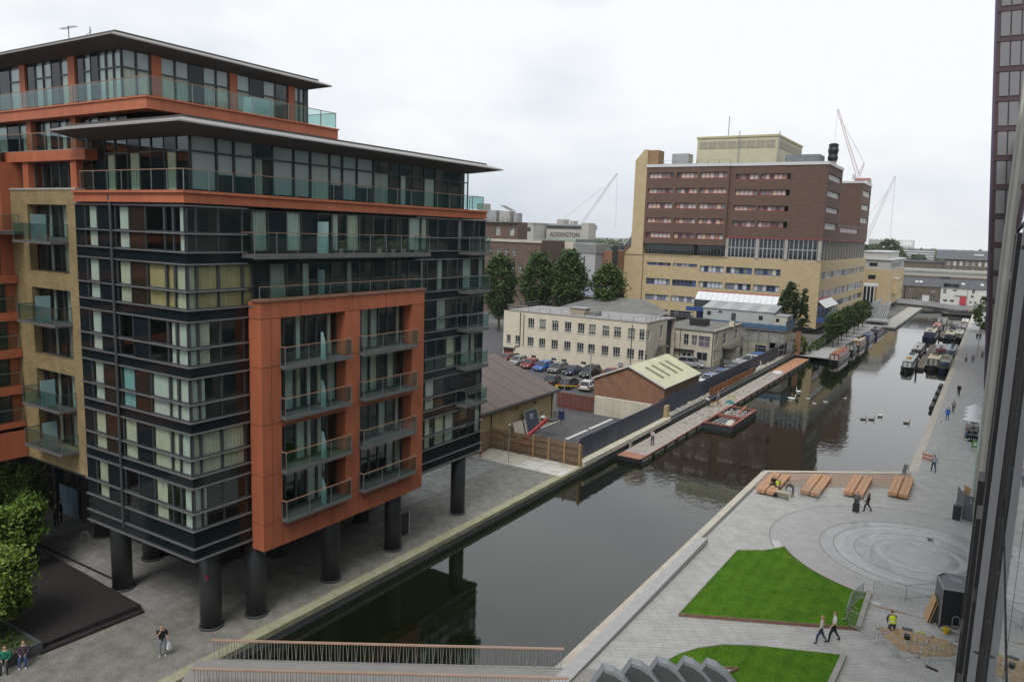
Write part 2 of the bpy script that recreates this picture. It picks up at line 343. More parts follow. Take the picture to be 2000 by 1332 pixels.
# lawns with steel edging
def grass_mat():
    m, n, b = newmat('lawn_grass'); N = n.nodes.new; L = n.links.new
    g = N('ShaderNodeNewGeometry'); a = N('ShaderNodeTexNoise'); a.inputs['Scale'].default_value = .8; a.inputs['Detail'].default_value = 8; a.inputs['Roughness'].default_value = .72; L(g.outputs['Position'], a.inputs['Vector'])
    wv = N('ShaderNodeTexWave'); wv.inputs['Scale'].default_value = .35; wv.inputs['Distortion'].default_value = 1.5; wv.inputs['Detail'].default_value = 2; L(g.outputs['Position'], wv.inputs['Vector'])
    mi = N('ShaderNodeMixRGB'); mi.inputs[0].default_value = .08; L(a.outputs[0], mi.inputs[1]); L(wv.outputs[0], mi.inputs[2])
    r = N('ShaderNodeValToRGB'); setc2(r, (.045,.125,.007), (.105,.235,.014)); r.color_ramp.elements[0].position = .3; r.color_ramp.elements[1].position = .7; L(mi.outputs[0], r.inputs[0])
    wn = N('ShaderNodeTexNoise'); wn.inputs['Scale'].default_value = .45; wn.inputs['Detail'].default_value = 9; wn.inputs['Roughness'].default_value = .75; L(g.outputs['Position'], wn.inputs['Vector'])
    wr = N('ShaderNodeMapRange'); wr.inputs['From Min'].default_value = .56; wr.inputs['From Max'].default_value = .74; wr.inputs['To Max'].default_value = .6; L(wn.outputs[0], wr.inputs['Value'])
    wm_ = N('ShaderNodeMixRGB'); L(wr.outputs[0], wm_.inputs[0]); L(r.outputs[0], wm_.inputs[1]); wm_.inputs[2].default_value = (.13,.155,.02,1); L(wm_.outputs[0], b.inputs['Base Color'])
    f = N('ShaderNodeTexNoise'); f.inputs['Scale'].default_value = 28; f.inputs['Detail'].default_value = 3; L(g.outputs['Position'], f.inputs['Vector'])
    bp = N('ShaderNodeBump'); bp.inputs['Strength'].default_value = .7; bp.inputs['Distance'].default_value = .05; L(f.outputs[0], bp.inputs['Height']); L(bp.outputs[0], b.inputs['Normal'])
    b.inputs['Roughness'].default_value = .9; b.inputs['Specular IOR Level'].default_value = .15; return m
m_grass = grass_mat(); m_corten = S('corten_edge', (.20,.12,.085), .8, .25, 4); m_stedge = S('steel_edge', (.30,.29,.27), .6, .15, 3)
arc = [(FC[0]+9.42*cos(t),FC[1]+9.42*sin(t)) for t in [radians(208+ i*(254-208)/16) for i in range(17)]]
lawn1 = [(-13.69,41.12),(-13.51,52.5),(-11.85,53.7)]+arc+[(-4.72,51.0),(-4.62,45.65),(-9.1,43.4)]
def blades(poly, z, n):
    from mathutils.geometry import tessellate_polygon
    xs = [p[0] for p in poly]; ys = [p[1] for p in poly]; mb = MB(); c = 0
    def inside(x, y):
        r = False; j = len(poly)-1
        for i in range(len(poly)):
            if (poly[i][1] > y) != (poly[j][1] > y) and x < (poly[j][0]-poly[i][0])*(y-poly[i][1])/(poly[j][1]-poly[i][1])+poly[i][0]: r = not r
            j = i
        return r
    while c < n:
        x = random.uniform(min(xs),max(xs)); y = random.uniform(min(ys),max(ys))
        if not inside(x, y): continue
        a = random.uniform(0,6.28); h = random.uniform(.03,.075); l = random.uniform(.01,.035)
        mb.add([(x-.012*cos(a),y-.012*sin(a),z),(x+.012*cos(a),y+.012*sin(a),z),(x+l*sin(a),y-l*cos(a),z+h)],[(0,1,2)]); c += 1
    return mb
l1 = struct('lawn', MB().prism(lawn1, 0, .16), m_grass, 'large green lawn beside the circular fountain paving'); o = blades(lawn1,.155,26000).build('grass', m_grass, l1); o['kind'] = 'stuff'
lawn2 = [(-12.9,34.6),(-12.1,37.0),(-11.5,38.1),(-10.5,39.25),(-9.4,39.95),(-8.39,40.5),(-4.8,42.06),(-5.05,34.0),(-9,34.0)]
l2 = struct('lawn', MB().prism(lawn2, 0, .16), m_grass, 'second lawn with a rounded corner behind the grey bridge fins'); o = blades(lawn2,.155,15000).build('grass', m_grass, l2); o['kind'] = 'stuff'
def edging(pts, mat, parent, h=.2, t=.06):
    for i in range(len(pts)-1): MB().bar((*pts[i],h/2),(*pts[i+1],h/2),t,h).build('edging', mat, parent)
edging([lawn1[-2],lawn1[-1],lawn1[0]], m_corten, l1); edging([lawn1[0],lawn1[1]], m_stedge, l1); edging(arc, m_corten, l1, .19); edging([arc[-1],(-4.72,51.0),lawn1[-2]], m_stedge, l1, .24, .28)
edging(lawn2[:6], m_stedge, l2); edging([lawn2[6],lawn2[7]], m_stedge, l2, .24, .28)
# left corner dark timber terrace with steps
m_dark = S('dark_decking', (.035,.03,.03), .6, .2, 3, .15)
dk = struct('dark_deck', MB().prism([(-52.6,22.4),(-50.7,24.15),(-39.2,23.6),(-39.4,18.3),(-44.5,18.4)],.0,.33), m_dark)
for i in range(44):
    x = -39.3-i*.3; 
    MB().box(x-.285, 18.5+max(0,(-44.5-x)*.48), .331, x, 23.58+ (-39.2-x)*.048, .345).build('deck_board', m_dark, dk)
MB().prism([(-39.0,23.55),(-38.75,23.5),(-38.95,18.05),(-44.4,18.05),(-44.4,18.35),(-39.25,18.35)],0,.17).build('deck_step', m_dark, dk)
# ================================================================ ORANGE AND GLASS APARTMENT BLOCK
m_orange = S('terracotta_panel', (.42,.125,.06), .65, .16, 1.3, .06, fine=3, stretch=(1,1,.18))
m_orange2 = S('terracotta_panel_b', (.46,.14,.065), .65, .16, 1.3, .06, fine=3, stretch=(1,1,.18))
m_joint_d = P('panel_joint', (.09,.035,.025), .9)
m_black = P('gloss_black', (.010,.016,.020), .06, 0, .35)
m_brownp = P('brown_glass', (.03,.022,.016), .1, 0, .7)
m_alu = S('aluminium', (.34,.35,.36), .4, .08, 2, metal=.7)
m_frame = P('dark_frame', (.055,.06,.065), .45)
m_glass = GLASS('window_glass', (.93,.97,.955), .9, .01, .035)
m_bglass = GLASS('balcony_glass', (.80,.90,.885), .8, .02, .035)
m_fglass = S('frosted_glass', (.30,.46,.46), .35, .06, 2)
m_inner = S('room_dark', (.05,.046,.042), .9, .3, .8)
m_slabc = S('slab_grey', (.12,.12,.118), .8, .2, 2)
m_slabe = S('slab_edge', (.13,.135,.13), .7, .15, 2)
m_rail = S('timber_rail', (.33,.20,.13), .6, .15, 5)
m_post = P('steel_post', (.30,.31,.32), .4, .6)
m_curt = [S('curtain_cream', (.60,.59,.46), .9, .12, 2), S('curtain_white', (.62,.65,.60), .9, .06, 2), S('curtain_tan', (.48,.38,.19), .9, .1, 2), S('curtain_teal', (.26,.48,.48), .9, .1, 2), S('curtain_grey', (.44,.46,.42), .9, .1, 2)]
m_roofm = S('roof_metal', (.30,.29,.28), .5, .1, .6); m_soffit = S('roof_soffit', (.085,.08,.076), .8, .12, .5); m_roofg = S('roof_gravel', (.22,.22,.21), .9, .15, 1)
m_col = S('column_paint', (.040,.042,.046), .4, .12, .8)
m_brickY = BR('yellow_brick', (.30,.215,.09), (.40,.30,.14), (.22,.18,.11), .23, .076, .012, var=.3)
apt = thing('apartment_building', 'orange and black glass apartment block on round dark columns by the canal', 'building', (-38,35,0))
# local frame for a facade: axis 'x' runs along x at constant y (faces -y); axis 'y' runs along y at constant x (faces +x)
def P3(ax, c, a, d, z):      # a along the face, d outwards
    return (a, c-d, z) if ax == 'x' else (c+d, a, z)
def fbox(ax, c, a0, a1, d0, d1, z0, z1):
    p = P3(ax,c,a0,d0,z0); q = P3(ax,c,a1,d1,z1); return MB().box(*p,*q)
def pane_mb(ax, c, a0, a1, d, z0, z1): return fbox(ax,c,a0,a1,d-.008,d,z0,z1)
def curtain_mb(ax, c, a0, a1, d, z0, z1):
    mb = MB(); n = max(4,int(abs(a1-a0)/.06)); pts = [(a0+(a1-a0)*i/n, d+.03*sin(i*1.9+a0*7)+random.uniform(-.008,.008)) for i in range(n+1)]
    for i in range(n): mb.quad(P3(ax,c,*pts[i],z0),P3(ax,c,*pts[i+1],z0),P3(ax,c,*pts[i+1],z1),P3(ax,c,*pts[i],z1))
    return mb
def window(parent, ax, c, a0, a1, z0, z1, kind='w', cur=None, frame=.036, inner=None, mat=None, nm='window'):
    "one glazed cell: frame part with pane and curtain as sub-parts"
    if kind in 'db':
        return fbox(ax,c,a0+.01,a1-.01,-.05,.0,z0,z1).build('dark_panel', m_black if kind == 'd' else m_brownp, parent)
    mb = MB(); t = frame
    for (u0,u1,v0,v1) in ((a0,a0+t,z0,z1),(a1-t,a1,z0,z1),(a0+t,a1-t,z0,z0+t),(a0+t,a1-t,z1-t,z1)):
        f = fbox(ax,c,u0,u1,-.07,.03,v0,v1); mb.add(f.v, f.f)
    o = mb.build(nm, mat or m_frame, parent)
    pane_mb(ax,c,a0+t,a1-t,-.02,z0+t,z1-t).build('pane', m_glass, o)
    if kind == 'c':
        lo, hi, mi = cur if cur else (0,1,0)
        curtain_mb(ax,c,a0+(a1-a0)*lo,a0+(a1-a0)*hi,-.12,z0+.03,z1-.02).build('curtain', m_curt[mi], o)
    return o
def railing(parent, pts, z, h=1.05, step=1.4, name='balcony_rail', top=None, glass=None):
    "glass balustrade along a polyline: posts, separate glass panels, handrail"
    r = MB()
    for i in range(len(pts)-1): r.bar((*pts[i],z+h),(*pts[i+1],z+h),.06,.035)
    o = r.build(name, top or m_rail, parent)
    for i in range(len(pts)-1):
        p, q = Vector(pts[i]), Vector(pts[i+1]); L_ = (q-p).length; n = max(1,round(L_/step))
        for k in range(n+1):
            if k == n and i < len(pts)-2: continue
            e = p+(q-p)*(k/n); MB().bar((e.x,e.y,z),(e.x,e.y,z+h-.01),.035).build('post', m_post, o)
        for k in range(n):
            a = p+(q-p)*((k+.03)/n); b = p+(q-p)*((k+.97)/n)
            MB().bar((a.x,a.y,z+.52),(b.x,b.y,z+.52),.012,.88).build('glass_panel', glass or m_bglass, o)
    return o
XF, YF = -33.0, 22.85
SILL = [6.44+2.81*k for k in range(6)]
# inner core, floor slabs
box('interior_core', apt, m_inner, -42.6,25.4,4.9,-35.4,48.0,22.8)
for k in range(7):
    z = 5.0 if k == 0 else SILL[k-1]+2.32
    box('floor_slab', apt, m_slabc, -42.6,YF+.12,z,XF-.12,48.2,z+.25)
box('end_wall', apt, m_black, -42.6,48.21,4.8,XF-.02,48.32,22.7)
box('side_wall', apt, m_inner, -42.75,YF+.1,4.9,-42.62,48.2,22.8)
# -------- left face (towards the square): cells per floor
VX = [-42.7,-41.73,-40.5,-39.15,-38.9,-37.6,-36.25,-34.65,-33.95,-33.05]
left = ['dcdddcbccc','dcdddcbccc'][0]
lk = [ # per floor from the bottom: kind, curtain
 [('d',),('c',(.1,.8,0)),('d',),('d',),('w',),('d',),('c',(0,.6,0)),('w',),('c',(.2,1,1))],
 [('d',),('c',(0,1,0)),('b',),('d',),('c',(0,1,0)),('d',),('c',(0,1,0)),('c',(0,1,0)),('c',(0,1,1))],
 [('d',),('c',(.1,1,1)),('b',),('d',),('c',(0,1,3)),('b',),('c',(0,1,1)),('c',(0,1,1)),('c',(0,1,1))],
 [('d',),('c',(.1,.9,1)),('d',),('d',),('w',),('d',),('w',),('c',(.2,1,1)),('c',(0,1,1))],
 [('d',),('c',(.1,1,1)),('d',),('d',),('c',(.1,1,0)),('b',),('c',(0,1,2)),('c',(0,1,2)),('c',(0,1,0))],
 [('d',),('c',(.2,.9,1)),('d',),('d',),('c',(.2,.9,1)),('b',),('w',),('w',),('c',(.4,.8,1))]]
for k in range(6):
    z0 = SILL[k]; zt = z0+.91; z1 = z0+2.24
    for i in range(9):
        kd = lk[k][i]; cu = kd[1] if len(kd) > 1 else None
        window(apt,'x',YF,VX[i],VX[i+1],z0+.04,zt-.03,kd[0],cu); window(apt,'x',YF,VX[i],VX[i+1],zt+.03,z1-.02,kd[0],cu,frame=.07)
# corner and canal side short bays y 22.9..26.4
VY = [22.9,23.4,24.65,26.1,26.72]
rk = [[('c',(.1,1,1)),('c',(0,.25,1)),('w',),('c',(0,.9,1))],[('c',(0,1,0)),('c',(.05,1,0)),('c',(0,1,0)),('c',(0,1,2))],[('c',(0,1,1)),('c',(0,.3,1)),('w',),('d',)],[('c',(0,1,1)),('c',(.05,.55,0)),('w',),('d',)],[('c',(0,1,0)),('c',(.05,1,2)),('c',(0,1,2)),('c',(0,1,2))],[('w',),('w',),('w',),('w',)]]
# long canal face bays: behind balconies and right of the orange frame
VR = [40.0,41.25,42.4,43.6,44.75]; VR2 = [44.75,45.4,46.6,47.4,48.25]
VM = [26.72,27.8,29.0,30.1,31.3,32.4,33.6,34.7,35.9,37.0,38.2,39.3,40.6,41.3]
for k in range(6):
    z0 = SILL[k]; zt = z0+.91; z1 = z0+2.24
    cells = [(VY[i],VY[i+1],rk[k][i]) for i in range(4)]
    if k < 4: cells = cells[:3]+[(26.1,26.3,('d',))]
    rnd = random.Random(k*13+5)
    def rc():
        t = rnd.random()
        return ('w',) if t < .42 else ('d',) if t < .55 else ('c',(0,rnd.choice((1,1,.6)),rnd.choice((0,1,1,4))))
    right = [(VR[i],VR[i+1],rc()) for i in range(4)] if k < 4 else []
    for a0,a1,kd in cells+right:
        cu = kd[1] if len(kd) > 1 else None
        window(apt,'y',XF,a0,a1,z0+.04,zt-.03,kd[0],cu); window(apt,'y',XF,a0,a1,zt+.03,z1-.02,kd[0],cu,frame=.06)
    tall = [(VR2[i],VR2[i+1],rc()) for i in range(4)]
    if k >= 4:
        for i in range(len(VM)-1):
            t = rnd.random(); kd = ('w',) if t < .55 else ('d',) if t < .72 else ('c',(.1,rnd.choice((1,.5)),rnd.choice((0,1,4))))
            if i % 2 == 0 and t < .4: kd = ('w',)
            tall.append((VM[i],VM[i+1],kd))
        tall += [(41.3,42.4,('w',)),(42.4,43.6,rc()),(43.6,44.75,rc())]
    for a0,a1,kd in tall:
        window(apt,'y',XF,a0,a1,z0+.04,z1-.02,kd[0],kd[1] if len(kd) > 1 else None,frame=.06)
# aluminium bands (sill, transom, head) and black spandrels
def band(z, t=.055, d=.13, right=True, lft=True):
    box('transom_band', apt, m_alu, -42.75,YF-d,z-t/2,XF+d,YF+.02,z+t/2)
    box('transom_band', apt, m_alu, XF-.02,YF+.022,z-t/2,XF+d,26.34,z+t/2)
    box('transom_band', apt, m_alu, XF-.02,39.87,z-t/2,XF+d,48.35,z+t/2)
for k in range(6):
    band(SILL[k]); band(SILL[k]+.91); band(SILL[k]+2.24)
    if k: 
        z0, z1 = SILL[k]-.53, SILL[k]-.03
        box('spandrel', apt, m_black, -42.7,YF,z0,XF,YF+.1,z1); box('spandrel', apt, m_black, XF-.1,YF+.102,z0,XF,48.3,z1)
box('spandrel', apt, m_black, -42.7,YF,4.87,XF,YF+.1,6.41); box('spandrel', apt, m_black, XF-.1,YF+.102,4.87,XF,48.3,6.41)
band(5.5); band(4.87, .07)
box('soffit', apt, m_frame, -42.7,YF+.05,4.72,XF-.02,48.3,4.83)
MB().tube((-39.03,YF-.16,5.3),(-39.03,YF-.16,23.2),.075,8).tube((-39.03,YF-.16,22.95),(-39.03,YF-.16,23.3),.13,8).build('drainpipe', m_frame, apt)
# -------- orange terracotta frame with four bays of balconies
YB0, YB1, XB = 26.35, 39.85, -32.0
ZB0, ZB1 = 4.35, 17.95
def opanel(x0,y0,z0,x1,y1,z1,nm='terracotta_panel'): return box(nm, apt, random.choice((m_orange,m_orange,m_orange2)), x0,y0,z0,x1,y1,z1)
g_ = .018
cols = [(YB0,27.7,'s'),(32.5,33.75,'s'),(38.6,YB1,'s')]
for (a,b,_) in cols:
    for (z0,z1) in ((ZB0,5.85),(5.85,8.55),(8.55,11.35),(11.35,14.47),(14.47,17.05)):
        m_ = (a+b)/2 if b-a > 1.3 else None
        for (u,v) in ([(a,m_),(m_,b)] if m_ else [(a,b)]):
            opanel(XB-.95,u+g_,z0+g_,XB,v-g_,z1-g_)
for (a,b) in ((YB0,29.1),(29.1,31.6),(31.6,33.1),(33.1,36.1),(36.1,YB1)): opanel(XB-.95,a+g_,17.05+g_,XB-.002,b-g_,ZB1)
for (a,b) in ((27.7,30.1),(30.1,32.5),(33.75,36.2),(36.2,38.6)):
    opanel(XB-.95,a+g_,ZB0,XB-.002,b-g_,5.85-g_); opanel(XB-.6,a,11.1,XB-.002,b,11.62)
for q in ((YB0+.03,27.66,ZB0+.02,17.08),(32.54,33.71,ZB0+.02,17.08),(38.64,YB1-.03,ZB0+.02,17.08),(YB0+.03,YB1-.03,17.1,17.9)): box('frame_core', apt, m_joint_d, XB-.97,q[0],q[2],XB-.03,q[1],q[3])
box('coping', apt, S('stained_coping', (.25,.13,.09), .85, .35, 1.5, .2), XB-.6,YB0-.08,ZB1+.005,XB+.09,YB1+.08,ZB1+.13)
box('terrace_floor', apt, m_slabc, XF-.05,YB0,17.6,XB-.58,YB1,17.72)
for (a0,a1) in ((27.7,32.5),(33.75,38.6)):
    for fl in range(4):
        zf = 5.86+fl*2.81-(0.0 if fl < 2 else .0); zf = (5.86,8.62,11.63,14.42)[fl]; zh = (8.5,11.1,14.3,17.05)[fl]
        n = 6; wd = (a1-a0)/n; rnd = random.Random(fl*7+int(a0))
        for i in range(n):
            t = rnd.random(); kd = 'c' if t < .6 else 'w'
            window(apt,'y',XB-.75,a0+i*wd,a0+(i+1)*wd,zf+.03,zh-.03,kd,(rnd.choice((0,.2)),rnd.choice((.6,1,1)),rnd.choice((0,1,1,4))) if kd == 'c' else None,frame=.07)
        b = box('balcony', apt, m_slabc, XB-.72,a0-.1,zf-.12,XB+.4,a1+.12,zf+.02)
        mbx = MB().box(XB+.40,a0-.12,zf-.15,XB+.45,a1+.14,zf+.03); mbx.build('balcony_edge', m_slabe, b)
        railing(apt,[(XB+.03,a0-.08),(XB+.4,a0-.08),(XB+.4,a1+.1),(XB+.03,a1+.1)],zf+.03,1.05,1.62)
        if a0 < 30: MB().add([(XB-.05,a0+2.9,zf+.03),(XB+.34,a0+2.9,zf+.03),(XB+.34,a0+2.9,zf+.9),(XB+.1,a0+2.9,zf+1.6),(XB-.05,a0+2.9,zf+1.6),(XB-.05,a0+2.93,zf+.03),(XB+.34,a0+2.93,zf+.03),(XB+.34,a0+2.93,zf+.9),(XB+.1,a0+2.93,zf+1.6),(XB-.05,a0+2.93,zf+1.6)],[(0,1,2,3,4),(9,8,7,6,5),(1,6,7,2),(2,7,8,3),(3,8,9,4)]).build('privacy_screen', m_fglass, apt)
# long balcony on the top floor and terrace rail, right-hand stack of small balconies
b = box('balcony', apt, m_slabc, XF+.02,26.0,20.22,XF+1.05,40.3,20.42); MB().box(XF+1.04,25.98,20.18,XF+1.1,40.32,20.46).build('balcony_edge', m_slabe, b)
railing(apt,[(XF+.05,26.05),(XF+1.02,26.05),(XF+1.02,40.25),(XF+.05,40.25)],20.43,1.1,1.45)
box('privacy_screen', apt, m_fglass, XF+.1,31.2,20.43,XF+.95,31.23,22.2); box('privacy_screen', apt, m_fglass, XF+.1,31.2,17.75,XF+.6,31.23,19.5)
railing(apt,[(XB-.15,YB0+.1),(XB-.15,YB1-.1)],ZB1+.1,.68,1.6); 
for k in range(1,6):
    z = SILL[k]-.25; b = box('balcony', apt, m_slabc, XF+.02,44.85,z,XF+1.0,47.6,z+.18); MB().box(XF+.99,44.83,z-.03,XF+1.05,47.62,z+.21).build('balcony_edge', m_slabe, b)
    railing(apt,[(XF+.05,44.9),(XF+.97,44.9),(XF+.97,47.55),(XF+.05,47.55)],z+.19,1.08,1.3,top=m_alu)
def pot(x, y, z, s=1.0, mat=None, n=60):
    b = MB().lathe((x,y,z),[(.13*s,0),(.17*s,.28*s)],10).build('plant_pot', S('pot_clay', (.30,.26,.20), .8, .2, 4), apt); lf = MB()
    for _ in range(n):
        a = random.uniform(0,6.28); r = random.uniform(.05,.3)*s; h = random.uniform(.25,.75)*s; c = Vector((x+r*cos(a),y+r*sin(a),z+h)); d = Vector((random.uniform(-1,1),random.uniform(-1,1),random.uniform(-.3,1))).normalized()*.12*s; e = d.cross(Vector((.3,.5,.8))).normalized()*.05*s
        lf.quad(c-d,c+e,c+d,c-e)
    lf.build('leaves', mat or S('pot_leaf', (.10,.13,.04), .8, .3, 6), b)
for yy, s in ((32.6,.9),(35.9,1.1),(37.2,.9),(38.2,1.0)): pot(XF+.55,yy,20.43,s)
# -------- orange cornice, set-back penthouse and flying roof
def obands(z0,z1,d,x0,y0,x1,y1,cap=True):
    y = y0-d
    xs = [x0]; 
    while xs[-1]+3.1 < x1+d: xs.append(xs[-1]+3.1)
    xs.append(x1+d)
    for i in range(len(xs)-1): opanel(xs[i]+.006,y0-d,z0,xs[i+1]-.006,y0+.5,z1)
    ys = [y0+.5]
    while ys[-1]+4.2 < y1: ys.append(ys[-1]+4.2)
    ys.append(y1)
    for i in range(len(ys)-1): opanel(x1-.5,ys[i]+.006,z0,x1+d,ys[i+1]-.006,z1)
obands(22.86,23.32,.3,-42.3,22.9,-33.0,47.95); obands(23.322,23.45,.42,-42.35,22.9,-33.0,48.0)
box('terrace_floor', apt, m_roofg, -42.6,23.35,23.2,-33.4,47.9,23.44)
railing(apt,[(-41.6,22.62),(-32.72,22.62),(-32.72,47.5),(-34.0,47.5)],23.46,.98,1.35)
PH0, PH1 = 23.5, 26.35
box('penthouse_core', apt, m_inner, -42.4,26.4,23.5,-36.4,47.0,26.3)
box('end_wall', apt, m_inner, -42.4,47.1,23.5,-34.3,47.25,26.3)
xs = [-42.7,-41.4,-40.4,-39.3,-38.2,-37.2,-36.1,-35.1,-34.05]; ks = 'dcwcwdcwc'
for i in range(8):
    window(apt,'x',23.9,xs[i],xs[i+1],PH0,25.45,ks[i],(.1,.9,0)); window(apt,'x',23.9,xs[i],xs[i+1],25.45,PH1,'d' if i % 3 == 0 else 'w')
ys = [23.95]; 
while ys[-1] < 46.9: ys.append(ys[-1]+random.choice((1.05,1.25,1.5)))
ys[-1] = 47.3
m_blind = S('white_blind', (.55,.55,.58), .8, .04, 1)
for i in range(len(ys)-1):
    t = random.random(); kd = 'c' if t < .35 else 'w'
    o = window(apt,'y',-34.0,ys[i],ys[i+1],PH0,25.45,kd,(0,random.choice((.5,1)),random.choice((1,4)))); o2 = window(apt,'y',-34.0,ys[i],ys[i+1],25.45,PH1,'w')
    if ys[i] < 36 and t > .3:
        fbox('y',-34.0,ys[i]+.06,ys[i+1]-.06,-.14,-.12,24.4 if t < .6 else 23.6,25.4).build('blind', m_blind, o); fbox('y',-34.0,ys[i]+.06,ys[i+1]-.06,-.14,-.12,25.5,26.3).build('blind', m_blind, o2)
def flying_roof(parent, cx0, cx1, cy0, cy1, z, ov, th, wall):
    "thin roof blade: sloping soffit from the wall head out to a sharp lip, metal upper slope"
    x0,x1,y0,y1 = cx0,cx1+ov,cy0-ov,cy1+ov*.9
    i = .55; lip = [(x0,y0),(x1,y0),(x1,y1),(x0,y1)]; ins = ov*.46; top = [(x0,y0+ins),(x1-ins,y0+ins),(x1-ins,y1-ins),(x0,y1-ins)]; tr_h = th*.55
    bot = [(x0,cy0-.15),(cx1+.15,cy0-.15),(cx1+.15,cy1+.15),(x0,cy1+.15)]
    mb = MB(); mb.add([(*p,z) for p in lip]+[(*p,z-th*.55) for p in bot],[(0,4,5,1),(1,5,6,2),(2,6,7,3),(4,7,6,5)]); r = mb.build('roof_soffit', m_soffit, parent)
    mb = MB(); mb.add([(*p,z-.001) for p in lip]+[(*p,z+.07) for p in lip]+[(*p,z+tr_h) for p in top],[(0,1,5,4),(1,2,6,5),(2,3,7,6),(3,0,4,7),(4,5,9,8),(5,6,10,9),(6,7,11,10),(7,4,8,11)]); rf = mb.build('roof', m_roofm, parent)
    mb = MB(); a,b = top[0],top[2]; mb.box(a[0],a[1],z+tr_h-.02,b[0],b[1],z+tr_h+.1); mb.build('roof_kerb', m_soffit, rf)
    return rf
flying_roof(apt,-43.2,-34.0,23.9,47.3,26.5,1.95,.62,None)
# -------- columns, recessed ground floor
for (x,y) in ((-34.52,24.79),(-33.62,27.1),(-33.42,32.66),(-33.4,38.49),(-33.88,46.67),(-42.55,24.53),(-51.05,28.2),(-45.0,28.0),(-38.7,41.0),(-38.9,33.0)):
    c = MB().lathe((x,y,0),[(.57,.12),(.57,5.2)],28).build('column', m_col, apt, smooth=False); MB().lathe((x,y,0),[(.66,0),(.66,.1),(.6,.13)],28).build('column_base', m_frame, c)
    c.data.polygons.foreach_set('use_smooth',[len(p.vertices) == 4 for p in c.data.polygons])
MB().box(-34.1,24.2,3.05,-33.98,24.33,3.25).build('sticker', P('red_sticker',(.4,.03,.06),.5), apt)
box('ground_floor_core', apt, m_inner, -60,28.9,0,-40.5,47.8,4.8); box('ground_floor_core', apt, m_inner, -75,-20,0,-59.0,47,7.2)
for i in range(16):
    x0 = -58.5+i*1.15
    if 3 <= i <= 4 or x0+1.15 > -40.4: continue
    window(apt,'x',28.85,x0,x0+1.12,.1,3.4,'w' if i % 3 else 'd',frame=.06)
for i in range(6): window(apt,'y',-40.45,29.0+i*3.1,29.0+i*3.1+3.05,.1,3.6,'w',frame=.07)
# -------- yellow brick bay to the left
BX0, BX1, BY = -50.0, -42.78, 23.0
wall = MB(); ops = [(-47.85,-43.85,18.85,22.68),(-48.0,-43.95,13.9,17.89),(-48.1,-44.05,8.58,13.02)]
zs = 7.28
wall.box(BX0,BY,7.28,-48.1,BY+.45,23.5); wall.box(-43.85,BY,7.28,BX1,BY+.45,23.5); prev = 7.28
for (a,b,z0,z1) in ops[::-1]: wall.box(-48.1,BY,prev,-43.85,BY+.45,z0); prev = z1
wall.box(-48.1,BY,prev,-43.85,BY+.45,23.5); wall.box(BX1-.3,BY+.45,7.28,BX1,25,23.5)
wall.build('brick_wall', m_brickY, apt)
box('brick_coping', apt, m_conc, BX0,BY-.05,23.5,BX1,BY+.5,23.6)
box('interior_core', apt, m_inner, -62,25.2,7.3,-42.9,40,23.4); box('soffit', apt, m_frame, -60,BY+.1,7.1,-42.8,28.9,7.26)
for (a,b,z0,z1) in ops:
    zm = (z0+z1)/2
    for fl,(u,v) in enumerate(((z0,zm-.12),(zm+.06,z1))):
        n = 5; wd = 4.0/n
        for i in range(n): window(apt,'x',BY+.5,-47.9+i*wd,-47.9+(i+1)*wd,u,v,'c' if i in (1,3) else 'w',(.2,.7,4),frame=.05)
    box('floor_slab', apt, m_slabc, -48.0,BY+.1,zm-.12,-43.9,BY+.6,zm+.05)
for z in (20.62,16.0,11.1,8.6):
    b = box('balcony', apt, m_slabc, -47.9,22.0,z-.12,-43.75,BY-.01,z); railing(apt,[(-47.85,BY-.02),(-47.85,22.05),(-43.8,22.05),(-43.8,BY-.02)],z,.95,1.3,top=m_frame)
    box('privacy_screen', apt, m_fglass, -46.0,22.15,z,-45.97,BY-.05,z+1.5)
# -------- wing on the far left, facing the canal
WXL = -47.6+(-2.4)
for k in range(7):
    z = 18.0-k*2.25+ (0 if k else 0)
    if k < 5: box('terracotta_band', apt, m_orange, -52,8,z,-49.6,22.95,z+.46 if k < 4 else z+.46); box('window_wall', apt, m_frame, -52,8,z-1.8,-50.3,22.9,z)
    for i in range(5):
        if k < 4: window(apt,'y',-50.2,9+i*2.8,9+(i+1)*2.8,z-1.78,z,'w',frame=.05)
        if k < 5 and k > 0: pass
    if k < 4: railing(apt,[(-49.65,9),(-49.65,22.8)],z-1.72,.8,1.7,top=m_post)
box('terracotta_band', apt, m_orange, -52,8,7.3,-49.6,22.95,9.2)
box('terracotta_pier', apt, m_orange, -51.8,22.5,9.0,-50.05,24.5,25.1)
box('window_wall', apt, m_frame, -58,8,18.4,-50.6,22.9,27)
for z in (20.4,23.2,26.3):
    box('terracotta_band', apt, m_orange, -52,8,z,-50.4,22.45,z+.5)
    for i in range(5): window(apt,'y',-50.5,9+i*2.6,9+(i+1)*2.6,z-2.2 if z > 21 else z-1.5,z-.02,'w',frame=.06)
b = box('balcony', apt, m_slabc, -52.5,20.2,20.9,-48.6,22.9,21.1); railing(apt,[(-48.7,20.3),(-48.7,22.8)],21.1,.95,1.2,top=m_post)
# -------- stepped upper storeys behind
box('upper_core', apt, m_inner, -62,24.9,23.5,-42.0,38,31.0)
